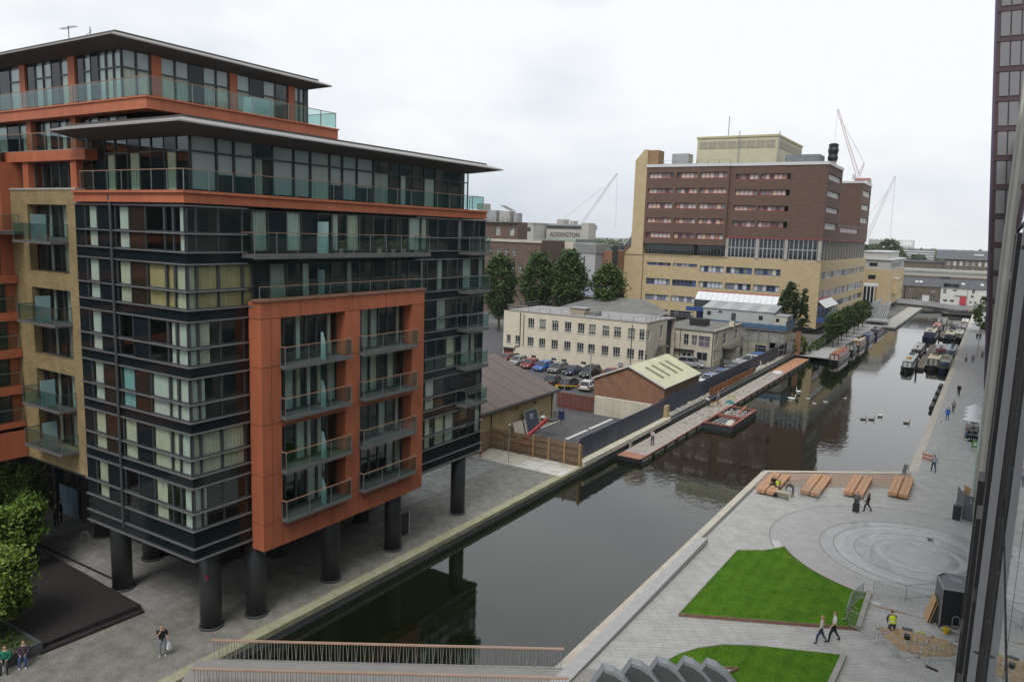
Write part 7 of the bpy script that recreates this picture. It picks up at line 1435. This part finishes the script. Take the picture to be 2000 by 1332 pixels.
# ---- waterfowl
def bird(name, label, x, y, rz, body, neck, s_, long_neck):
    t = thing(name, label, 'bird', (x,y,WZ), rz, name+'s on the water'); WL.pop(t.name); mb_ = P('feather_%02d' % int(body[0]*99), body, .8)
    rings = []
    for u,w_,h0,h1 in ((-.55,.02,.20,.24),(-.4,.14,.05,.24),(-.1,.22,-.06,.27),(.2,.21,-.06,.24),(.42,.10,.0,.18),(.5,.02,.08,.12)):
        rings.append([(u*s_,w_*s_*cos(a),(h0+(h1-h0)*(.5+.5*sin(a)))*s_) for a in [2*pi*k/10 for k in range(10)]])
    v = MB().loft(rings); n_ = [(.38,.12),(.46,.3),(.42,.48),(.46,.62)] if long_neck else [(.38,.14),(.46,.28),(.5,.4)]
    b_ = v.build('body', mb_, t, smooth=True, local=True); nk = MB()
    for i in range(len(n_)-1): nk.tube((n_[i][0]*s_,0,n_[i][1]*s_),(n_[i+1][0]*s_,0,n_[i+1][1]*s_),.055*s_*(1-.12*i),8)
    hx,hz = n_[-1]; nk.ball((hx*s_+.03*s_,0,hz*s_),.075*s_,.055*s_,.055*s_,8,6); nk.build('neck_and_head', P('neck_%02d' % int(neck[0]*99), neck, .8), t, smooth=True, local=True)
    MB().add([((hx+.09)*s_,-.02*s_,hz*s_),((hx+.09)*s_,.02*s_,hz*s_),((hx+.2)*s_,0,(hz-.04)*s_),((hx+.09)*s_,0,(hz+.03)*s_)],[(0,1,3),(1,2,3),(2,0,3),(0,2,1)]).build('beak', P('beak_orange',(.5,.18,.02),.5), t, local=True)
W_ = (.78,.77,.73); G_ = (.13,.11,.085)
for i,(x,y,r) in enumerate(((-23.2,113.6,.4),(-23.5,119.6,2.5),(-11.1,110.2,1.2))): bird('swan',['white swan nearest the pontoon, swimming','white swan farther out beyond the first swan','lone white swan upright beside the geese'][i],x,y,r,W_,W_,1.05,True)
for i,(x,y,r) in enumerate(((-21.3,115.4,0.2),(-19.8,112.4,2.8),(-18.8,114.7,.1),(-16.9,119.3,1))): bird('gull',['small white gull right of the swans','small white gull nearest in the middle of the water','grey and white gull in mid canal','small white gull farthest out in mid canal'][i],x,y,r,(.55,.54,.5),W_,.6,False)
for i,(x,y,r) in enumerate(((-12.7,106.7,.2),(-11.8,107.2,.3),(-7.8,108.1,.1))): bird('goose',['brown goose leading left of the pair','brown goose following next to the lone swan','brown goose swimming alone near the right quay'][i],x,y,r,G_,(.03,.03,.03),.78,True)
for i,(x,y) in enumerate(((-2.2,63.6),(-4.0,108.3))): bird('pigeon',['dark pigeon standing on the paving behind the fountain','pale pigeon on the coping of the right quay'][i],x,y,i,(.06,.06,.065) if i == 0 else (.5,.5,.5),(.05,.05,.055),.45,False); bpy.data.objects['pigeon' if i == 0 else 'pigeon.001'].location.z = .03
# ================================================================ PARKED CARS
m_tyre = P('tyre', (.015,.015,.016), .8); m_rim = P('rim', (.40,.40,.41), .35, .7); m_cglass = P('car_glass', (.02,.025,.03), .05, 0, .8); m_lamp = P('headlamp', (.65,.66,.66), .1, 0, .8); m_tail = P('tail_lamp', (.35,.01,.012), .3); m_plate = P('plate', (.62,.56,.28), .5)
def car(label, x, y, rz, col, kind='hatch', cat='car', stripe=None):
    t = thing('parked_car', label, cat, (x,y,0), rz, 'cars parked in the yard'); WL.pop(t.name)
    L_,W2,H_,b0,b1,r0,r1 = {'hatch':(4.0,.86,1.47,.62,1.9,-.2,1.7),'saloon':(4.5,.88,1.43,.85,1.35,0,1.0),'estate':(4.6,.89,1.5,.8,2.2,-.1,2.0),'suv':(4.7,.95,1.78,.95,2.25,.2,2.1),'van':(5.0,.98,2.1,1.3,2.45,.9,2.4)}[kind]
    tint = P('paint_%02d%02d%02d' % tuple(int(c*99) for c in col), col, .22, .2, .5, .6); h = L_/2; zb = .28 if kind != 'suv' else .34; bt = H_*.62
    # front is -x: stations (x, half width, bottom, shoulder, top)
    st = [(-h,.74,zb+.12,.52,.60),(-h+.12,.92,zb,.60,.70),(-h+.75,1,zb,.66,.82*bt/.9),(-h+b0+.35,1,zb,.72,bt*.97),(h-.9,1,zb,.74,bt),(h-.15,.95,zb+.05,.72,bt*.98),(h,.84,zb+.14,.62,bt*.82)]
    MB().loft([[(u,-W2*f*.96,z0),(u,-W2*f,zs),(u,-W2*f*.95,zt-.04),(u,-W2*f*.82,zt),(u,W2*f*.82,zt),(u,W2*f*.95,zt-.04),(u,W2*f,zs),(u,W2*f*.96,z0)] for u,f,z0,zs,zt in st]).build('body', tint, t, local=True)
    xa, xb = -h+b0+.2, -h+b0+1.0+.1; xc, xd = (h-.75,h-.12) if kind in ('hatch','estate','suv','van') else (h-1.45,h-.75)
    gw = W2*.86; rw = W2*.70
    g = MB().loft([[(xa,-gw,bt-.03),(xd,-gw,bt-.03),(xd,gw,bt-.03),(xa,gw,bt-.03)],[(xb,-rw,H_-.06),(xc,-rw,H_-.06),(xc,rw,H_-.06),(xb,rw,H_-.06)]]).build('windows', m_cglass, t, local=True)
    MB().loft([[(xb-.05,-rw*1.02,H_-.065),(xc+.06,-rw*1.02,H_-.065),(xc+.06,rw*1.02,H_-.065),(xb-.05,rw*1.02,H_-.065)],[(xb+.1,-rw*.9,H_),(xc-.1,-rw*.9,H_),(xc-.1,rw*.9,H_),(xb+.1,rw*.9,H_)]]).build('roof', tint, t, local=True)
    for s_ in (-1,1):
        for (p,q) in (((xa,bt-.03),(xb,H_-.05)),((xd,bt-.03),(xc,H_-.05)),(((xa+xd)/2,bt-.03),((xb+xc)/2,H_-.05))): MB().bar((p[0],s_*gw*1.005,p[1]),(q[0],s_*rw*1.005,q[1]),.07).build('pillar', tint, t, local=True)
        for u in (-h+.82,h-.8):
            wl = MB().tube((u,s_*(W2-.2),.32),(u,s_*(W2+.012),.32),.32,16).build('wheel', m_tyre, t, local=True); MB().tube((u,s_*(W2+.0),.32),(u,s_*(W2+.02),.32),.2,12).build('rim', m_rim, wl, local=True)
        MB().box(-h+.02,s_*.48,.56,-h+.16,s_*.76,.70).build('headlight', m_lamp, t, local=True); MB().box(h-.1,s_*.56,.66,h+.01,s_*.80,.90 if kind != 'saloon' else .8).build('tail_light', m_tail, t, local=True)
        MB().box(xa+.1,s_*(gw+.02),bt-.02,xa+.28,s_*(gw+.2),bt+.12).build('mirror', tint, t, local=True)
    MB().box(-h-.012,-.26,.42,-h+.05,.26,.53).build('number_plate', P('plate_front',(.6,.6,.56),.5), t, local=True); MB().box(h-.06,-.26,.62,h+.012,.26,.73).build('number_plate', m_plate, t, local=True)
    MB().box(-h-.005,-.5,.55,-h+.06,.5,.66).build('grille', m_gutter, t, local=True)
    if stripe: MB().box(-.9,-W2*1.01,.6,1.4,-W2*.985,.85).build('side_stripe', stripe, t, local=True); MB().box(-.9,W2*.985,.6,1.4,W2*1.01,.85).build('side_stripe', stripe, t, local=True); MB().box(-.1,-.5,H_,.12,.5,H_+.1).build('light_bar', P('blue_lamp',(.03,.1,.5),.3), t, local=True)
    return t
NB = pi/2      # nose towards -y
car('silver hatchback at the left end of the front row',-66.2,107.6,NB,(.36,.37,.38)); car('red hatchback in the front row',-63.0,106.2,NB,(.32,.02,.025)); car('bright blue car in the front row',-60.2,105.8,NB,(.03,.15,.50),'estate'); car('grey estate in the front row',-57.6,105.9,NB,(.16,.165,.165),'estate'); car('dark blue saloon in the front row',-54.9,105.8,NB,(.02,.035,.10),'saloon'); car('large black off-roader in the front row',-51.9,105.9,NB,(.02,.022,.022),'suv'); car('small red car half hidden by the brick store roof',-49.2,107.6,NB,(.30,.03,.03),'saloon'); car('dark red car at the far left behind the brown roof',-68.8,108.2,NB,(.20,.03,.03))
car('black saloon in the near row by the shed roof',-53.4,96.6,-NB+.1,(.02,.016,.02),'saloon'); car('black estate behind the yellow pole',-50.4,96.2,-NB+.1,(.015,.015,.017),'estate'); car('white hatchback seen from behind in the near row',-47.5,96.4,-NB+.15,(.62,.62,.60)); car('silver car half hidden by the brick store wall',-45.2,96.6,-NB+.15,(.38,.40,.42))
car('silver off-roader parked before the white annex',-42.6,125.6,pi+.15,(.42,.43,.44),'suv'); car('black hatchback nosed against the annex side',-37.6,129.5,NB+.5,(.015,.017,.02)); car('white van behind the far hoarding',-35.3,133.4,.2,(.60,.61,.62),'van','van'); hv = P('battenburg_lime',(.45,.6,.02),.5)
car('white and lime response car beside the far hoarding',-35.4,113.2,NB-.1,(.60,.61,.60),'estate','car',hv); car('second lime striped response car beside the hoarding',-35.2,118.6,NB-.1,(.25,.29,.35),'estate','car',hv); car('blue grey car last in line beside the hoarding',-35.0,123.8,NB-.1,(.16,.19,.24),'estate')
bs_ = thing('skip','blue covered skip under the scaffold','skip',(-34.6,142,0)); MB().add([(-36.2,141,.2),(-33.4,141,.2),(-33.4,142.8,.2),(-36.2,142.8,.2),(-36.7,140.8,1.2),(-32.9,140.8,1.2),(-32.9,143,1.2),(-36.7,143,1.2)],[(0,3,2,1),(4,5,6,7),(0,1,5,4),(1,2,6,5),(2,3,7,6),(3,0,4,7)]).build('skip_body', P('skip_blue',(.03,.10,.28),.6), bs_); MB().ball((-34.8,141.9,1.2),1.7,1.0,.35,9,6).build('tarpaulin', P('tarp_blue',(.05,.14,.34),.7), bs_)
# ================================================================ PEOPLE
PQ = []
def person(*a, **k): PQ.append((a,k))
def body(label, x, y, rz, pose, top, legs, hair=(.04,.025,.015), skin=(.48,.30,.21), shoes=(.03,.03,.03), z=0, sleeve=True, h=1.72, longhair=False, coat=False, vest=None, name='person', nm2=None):
    V = []; E_ = []; Rr = []; T = []
    def add(p, r, par=None, tag_=None):
        V.append(p); Rr.append((r[0]*1.18,r[1]*1.18) if r[0] > .03 and tag_ not in ('skin','head','hair') else r); i = len(V)-1
        if par is not None: E_.append((par,i)); T.append(tag_)
        return i
    lean = 0; hipz = .93; px = 0
    if pose == 'sit': hipz = .50
    if pose == 'kneel': hipz = .42; lean = .55
    if pose == 'bend': hipz = .88; lean = 1.15
    sx = lambda d: (sin(lean)*d, cos(lean)*d)
    def up(d, y=0, f=0): a,b = sx(d); return (a+f*cos(lean), y, hipz+b-f*sin(lean))
    pe = add((0,0,hipz),(.125,.15)); sp = add(up(.2),(.11,.14),pe,'top'); ch = add(up(.40),(.12,.165),sp,'top'); nk = add(up(.55),(.055,.055),ch,'skin'); hb = add(up(.63,0,.015),(.078,.07),nk,'skin'); ht = add(up(.73,0,.015),(.092,.078),hb,'head'); add(up(.79,0,.0),(.06,.055),ht,'hair'); add(up(.66,0,.105),(.018,.018),hb,'skin')
    if longhair: a = add(up(.62,0,-.075),(.07,.085),ht,'hair'); add(up(.42,0,-.11),(.055,.08),a,'hair')
    sw = .32 if pose == 'walk' else .04
    for s_ in (1,-1):
        sh = add(up(.47,s_*.185),(.062,.062),ch,'top')
        if pose == 'walk': el = (-.06+s_*.10,s_*.24,hipz+.20); wr = (.06+s_*.2,s_*.24,hipz-.02)
        elif pose == 'phone' and s_ < 0: el = (.06,s_*.25,hipz+.22); wr = (.2,s_*.12,hipz+.44)
        elif pose == 'phone': el = (-.05,s_*.25,hipz+.2); wr = (.02,s_*.27,hipz-.04)
        elif pose == 'arms': el = (.05,s_*.25,hipz+.22); wr = (.25,s_*.06,hipz+.28)
        elif pose == 'sit': el = (.08,s_*.23,hipz+.2); wr = (.30,s_*.12,hipz+.14)
        elif pose == 'kneel': el = (.42,s_*.22,hipz+.12); wr = (.62,s_*.12,hipz-.18)
        elif pose == 'bend': el = (.5,s_*.2,hipz+.0); wr = (.62,s_*.14,hipz-.28)
        else: el = (-.02,s_*.24,hipz+.2); wr = (.04,s_*.23,hipz-.06)
        e1 = add(el,(.048,.048),sh,'top'); w1 = add(wr,(.033,.033),e1,'top' if sleeve else 'skin')
        d = (Vector(wr)-Vector(el)).normalized(); hd = Vector(wr)+d*.07; h1 = add(tuple(hd),(.034,.022),w1,'skin')
        sd = d.cross(Vector((0,1,0))).normalized() if abs(d.y) < .9 else Vector((1,0,0))
        for k,(o_,l_) in enumerate(((-.024,.075),(-.008,.085),(.008,.08),(.024,.065))): add(tuple(hd+d*l_*.9+sd*o_*1.3+Vector((0,0,-.01))),(.009,.009),h1,'skin')
        add(tuple(Vector(wr)+d*.06+sd*.06),(.010,.010),h1,'skin')
        hp_ = add((0,s_*.09,hipz-.05),(.092,.092),pe,'legs')
        if pose == 'walk': kn = (.16*s_+.04,s_*.10,.50); an_ = (.30*s_-.06,s_*.10,.10+(.06 if s_ < 0 else 0))
        elif pose == 'sit': kn = (.42,s_*.13,.50); an_ = (.46,s_*.13,.10)
        elif pose == 'kneel': kn = (.24,s_*.14,.12 if s_ > 0 else .34); an_ = (-.16,s_*.13,.08) if s_ > 0 else (.2,s_*.14,.09)
        else: kn = (.02,s_*.11,.50); an_ = (-.01,s_*.12,.10)
        k1 = add(kn,(.062,.062),hp_,'legs'); a1 = add(an_,(.042,.042),k1,'legs'); hl = add((an_[0]-.02,an_[1],max(.045,an_[2]-.06)),(.042,.042),a1,'shoe'); add((an_[0]+.15,an_[1]+s_*.02,max(.035,an_[2]-.065)),(.036,.03),hl,'shoe')
    me = bpy.data.meshes.new('body'); me.from_pydata(V,E_,[]); o = bpy.data.objects.new('tmp_body', me); COL.objects.link(o)
    sk = o.modifiers.new('skin','SKIN'); sk.use_smooth_shade = True; sk.branch_smoothing = .3; sv = me.skin_vertices[0].data
    for i,r in enumerate(Rr): sv[i].radius = r
    sv[0].use_root = True
    o.modifiers.new('sub','SUBSURF').levels = 1
    m2 = yield o
    c = lambda n,col,r=.85: P(n+'_%02d%02d%02d' % tuple(int(q*99) for q in col), col, r, 0, .3)
    mats = [c('cloth',top),c('cloth',legs),c('skin',skin,.6),c('hair',hair),c('cloth',shoes)]; ix = {'top':0,'legs':1,'skin':2,'hair':3,'shoe':4,'head':2}
    m2.materials.clear()
    for q in mats: m2.materials.append(q)
    seg = [(Vector(V[a]),Vector(V[b]),t_) for (a,b),t_ in zip(E_,T)]; hc = Vector(V[ht])
    for f in m2.polygons:
        p = f.center; best = 9; bt_ = 'top'
        for a,b,t_ in seg:
            ab = b-a; u = max(0,min(1,(p-a).dot(ab)/max(1e-9,ab.dot(ab)))); d = (p-a-ab*u).length
            if d < best: best = d; bt_ = t_
        if bt_ in ('head','skin','hair') and (p-hc).length < .2:
            bt_ = 'hair' if (p.z > hc.z+.035 or p.x < hc.x-.03) and (p-Vector(V[nk])).length > .1 else 'skin'
        if coat and bt_ == 'legs' and p.z > hipz-.32: bt_ = 'top'
        f.material_index = ix[bt_]
    t = tag(place(name, m2, None), label, 'person', 'people on the quays'); s_ = h/1.72; t.scale = (s_,)*3; t.location = (x,y,z); t.rotation_euler.z = rz
    if vest:
        mb = MB(); rings = []
        for d_,rx,ry in ((.0,.155,.185),(.2,.15,.18),(.40,.155,.20),(.47,.10,.17)):
            ctr = Vector(up(d_)); fx = Vector((cos(lean),0,-sin(lean))); rings.append([tuple(ctr+fx*rx*cos(a)+Vector((0,ry*sin(a),0))) for a in [2*pi*k/14 for k in range(14)]])
        mb.loft(rings,caps=False); v = mb.build('vest', P('hivis',(.55,.66,.03),.7), t, smooth=True, local=True)
        rr = []
        for d_ in (.10,.14):
            ctr = Vector(up(d_)); fx = Vector((cos(lean),0,-sin(lean))); rr.append([tuple(ctr+fx*.165*cos(a)+Vector((0,.195*sin(a),0))) for a in [2*pi*k/14 for k in range(14)]])
        MB().loft(rr,caps=False).build('reflective_band', m_para, t, local=True)
    yield t
BK = (.015,.015,.017); DN = (.05,.07,.12); WH = (.62,.62,.60)
person('man in black T-shirt and grey jeans walking, hand to his mouth',-33.95,21.5,radians(-32),'phone',BK,(.22,.24,.28),sleeve=False,hair=(.12,.08,.06),shoes=(.5,.5,.5))
bgp = thing('carrier_bag','white carrier bag held by the man in black','bag',(-33.79,21.72,.4)); MB().loft([[(-33.94,21.62,.38),(-33.64,21.62,.38),(-33.64,21.82,.38),(-33.94,21.82,.38)],[(-33.91,21.67,.7),(-33.67,21.67,.7),(-33.67,21.77,.7),(-33.91,21.77,.7)]]).build('bag_body', P('bag_white',(.6,.6,.62),.6), bgp); MB().path([(-33.86,21.72,.7),(-33.82,21.72,.86),(-33.76,21.72,.86),(-33.72,21.72,.7)],.01).build('handle', P('bag_white',(.6,.6,.62),.6), bgp)
person('seated person in a bright green top by the planter',-38.98,16.45,radians(-35),'sit',(.015,.17,.11),(.03,.035,.045))
person('seated person in dark top and blue jeans by the planter',-38.78,17.2,radians(-35),'sit',(.07,.05,.07),(.04,.07,.20),shoes=(.5,.5,.5))
person('dark suited person standing by the blue door, nearer one',-55.1,27.1,radians(-60),'arms',(.02,.02,.03),(.02,.02,.025)); person('dark suited person standing by the blue door, farther one',-55.6,27.7,radians(-120),'stand',(.025,.025,.04),(.02,.02,.03))
person('blonde woman in pale top and jeans walking past the lawn',-6.15,42.85,radians(200),'walk',(.50,.48,.45),DN,hair=(.42,.26,.10),longhair=True,h=1.66); person('man in white shirt and dark trousers walking beside the blonde woman',-5.6,43.5,radians(205),'walk',WH,(.02,.022,.03),hair=(.05,.03,.02),sleeve=False,h=1.8)
person('woman with a printed top pulling the black suitcase',-7.85,67.1,radians(-100),'stand',(.16,.14,.14),(.03,.03,.035),longhair=True,h=1.66); person('woman in dark plum coat with long dark hair walking by the benches',-7.05,67.3,radians(190),'walk',(.06,.025,.035),(.015,.015,.017),longhair=True,coat=True,h=1.66)
su = thing('suitcase','upright black suitcase beside the woman at the benches','suitcase',(-7.8,66.55,0)); MB().prism([(-8.05,66.42),(-7.55,66.42),(-7.55,66.7),(-8.05,66.7)],.07,.75).build('case', m_hblk, su); MB().path([(-7.95,66.6,.75),(-7.95,66.6,1.05),(-7.65,66.6,1.05),(-7.65,66.6,.75)],.015).build('handle', m_gutter, su)
for x in (-7.98,-7.62): MB().tube((x-.03,66.5,.05),(x+.03,66.5,.05),.05,8).build('wheel', m_gutter, su)
person('worker in high visibility jacket sitting on the first bench',-14.45,67.9,radians(-70),'sit',BK,BK,z=.0,vest=True,hair=(.03,.02,.015)); person('worker in black sitting on the bench beside the high visibility one',-14.85,68.3,radians(-110),'sit',BK,(.02,.02,.02)); person('worker in dark clothes bending over by the wheelbarrow',-12.95,67.2,radians(180),'bend',(.05,.055,.06),(.10,.10,.11))
wbw = thing('wheelbarrow','pale wheelbarrow standing before the first bench','wheelbarrow',(-13.5,66.1,0)); MB().loft([[(-13.9,65.9,.35),(-13.2,65.9,.32),(-13.2,66.25,.32),(-13.9,66.25,.35)],[(-14.1,65.75,.65),(-13.0,65.75,.62),(-13.0,66.4,.62),(-14.1,66.4,.65)]]).build('tray', S('barrow_tray',(.38,.36,.28),.7,.2,3), wbw); MB().tube((-14.15,66.02,.2),(-14.15,66.12,.2),.2,14).build('wheel', m_tyre, wbw)
for y in (65.9,66.25): MB().path([(-14.15,66.07,.2),(-13.3,y,.3),(-12.6,y,.55)],.02).build('handle', m_fpost, wbw); MB().tube((-13.2,y,.32),(-13.1,y,.0),.02,6).build('leg', m_gutter, wbw)
person('kneeling worker in yellow high visibility vest at the dug patch',-2.95,46.75,radians(110),'kneel',(.05,.05,.055),(.05,.05,.06),vest=True,hair=(.02,.02,.02))
person('man in pale blue shirt and jeans walking near the towpath barriers',-3.25,83.4,radians(110),'walk',(.32,.36,.42),DN,h=1.78); person('person in a bright blue coat on the towpath',-3.4,109.9,radians(95),'stand',(.03,.16,.55),(.12,.15,.22),coat=True); person('walker with a dark bag behind the blue coated person',-3.0,115.6,radians(85),'walk',(.30,.29,.27),(.10,.10,.10)); person('man in dark suit and white shirt walking on the towpath',-2.9,129.1,radians(-95),'walk',(.03,.03,.035),(.025,.025,.03),h=1.8)
person('walker in white top on the far towpath by the boats',-3.2,167.5,radians(-90),'walk',(.5,.5,.48),(.03,.03,.04)); person('walker in grey on the far towpath by the boats',-2.1,168.2,radians(-80),'walk',(.25,.25,.27),(.06,.06,.08)); person('person near the lamp post on the far towpath',-.7,175.7,radians(90),'stand',(.3,.28,.26),(.05,.05,.06)); person('left of two dark figures at the far quay',-2.35,210.9,radians(90),'walk',BK,BK); person('right of two dark figures at the far quay',-1.75,211.4,radians(90),'walk',(.02,.02,.025),BK)
person('person in white T-shirt and dark shorts standing on the near pontoon',-29.25,75.5,radians(-100),'arms',(.48,.45,.46),(.06,.07,.12),z=-.2,sleeve=False); person('worker in white T-shirt on the pontoon beside the wall',-30.4,98.1,radians(160),'bend',(.6,.6,.6),(.06,.07,.09),z=-.2,sleeve=False); person('worker in grey at the tripod on the pontoon',-30.0,100.6,radians(170),'stand',(.30,.29,.31),(.16,.15,.15),z=-.2)
for i,(x,y,c_) in enumerate(((-1.0,99.6,(.05,.10,.25)),(.1,99.8,(.35,.33,.4)),(-1.0,102.1,(.2,.05,.06)),(.15,102.2,(.08,.03,.05)))): person(['cafe customer in blue at the nearest parasol table','cafe customer in pale top at the nearest parasol table','cafe customer in red at the second parasol table','cafe customer in maroon at the second parasol table'][i],x,y,0 if i % 2 == 0 else pi,'sit',c_,(.03,.03,.04))
gens = [body(*a,**k) for a,k in PQ]; tmp = [next(g_) for g_ in gens]      # grow all bodies, evaluate once
dg = bpy.context.evaluated_depsgraph_get(); dg.update()
grown = [bpy.data.meshes.new_from_object(o.evaluated_get(dg)) for o in tmp]
for o in tmp: bpy.data.objects.remove(o)
for g_,m2 in zip(gens,grown): g_.send(m2)
# ================================================================ HAZE
hz = MB().box(-5100,-850,-3.6,5100,4900,110).build('haze', None); tag(hz,'thin grey haze over the whole town','haze',None,'stuff')
m = bpy.data.materials.new('haze'); m.use_nodes = True; n = m.node_tree; n.nodes.clear(); ov = n.nodes.new('ShaderNodeOutputMaterial'); pv_ = n.nodes.new('ShaderNodeVolumePrincipled'); pv_.inputs['Color'].default_value = (.96,.975,.985,1); pv_.inputs['Density'].default_value = .0001; pv_.inputs['Anisotropy'].default_value = 0; n.links.new(pv_.outputs[0],ov.inputs['Volume']); hz.data.materials.append(m)
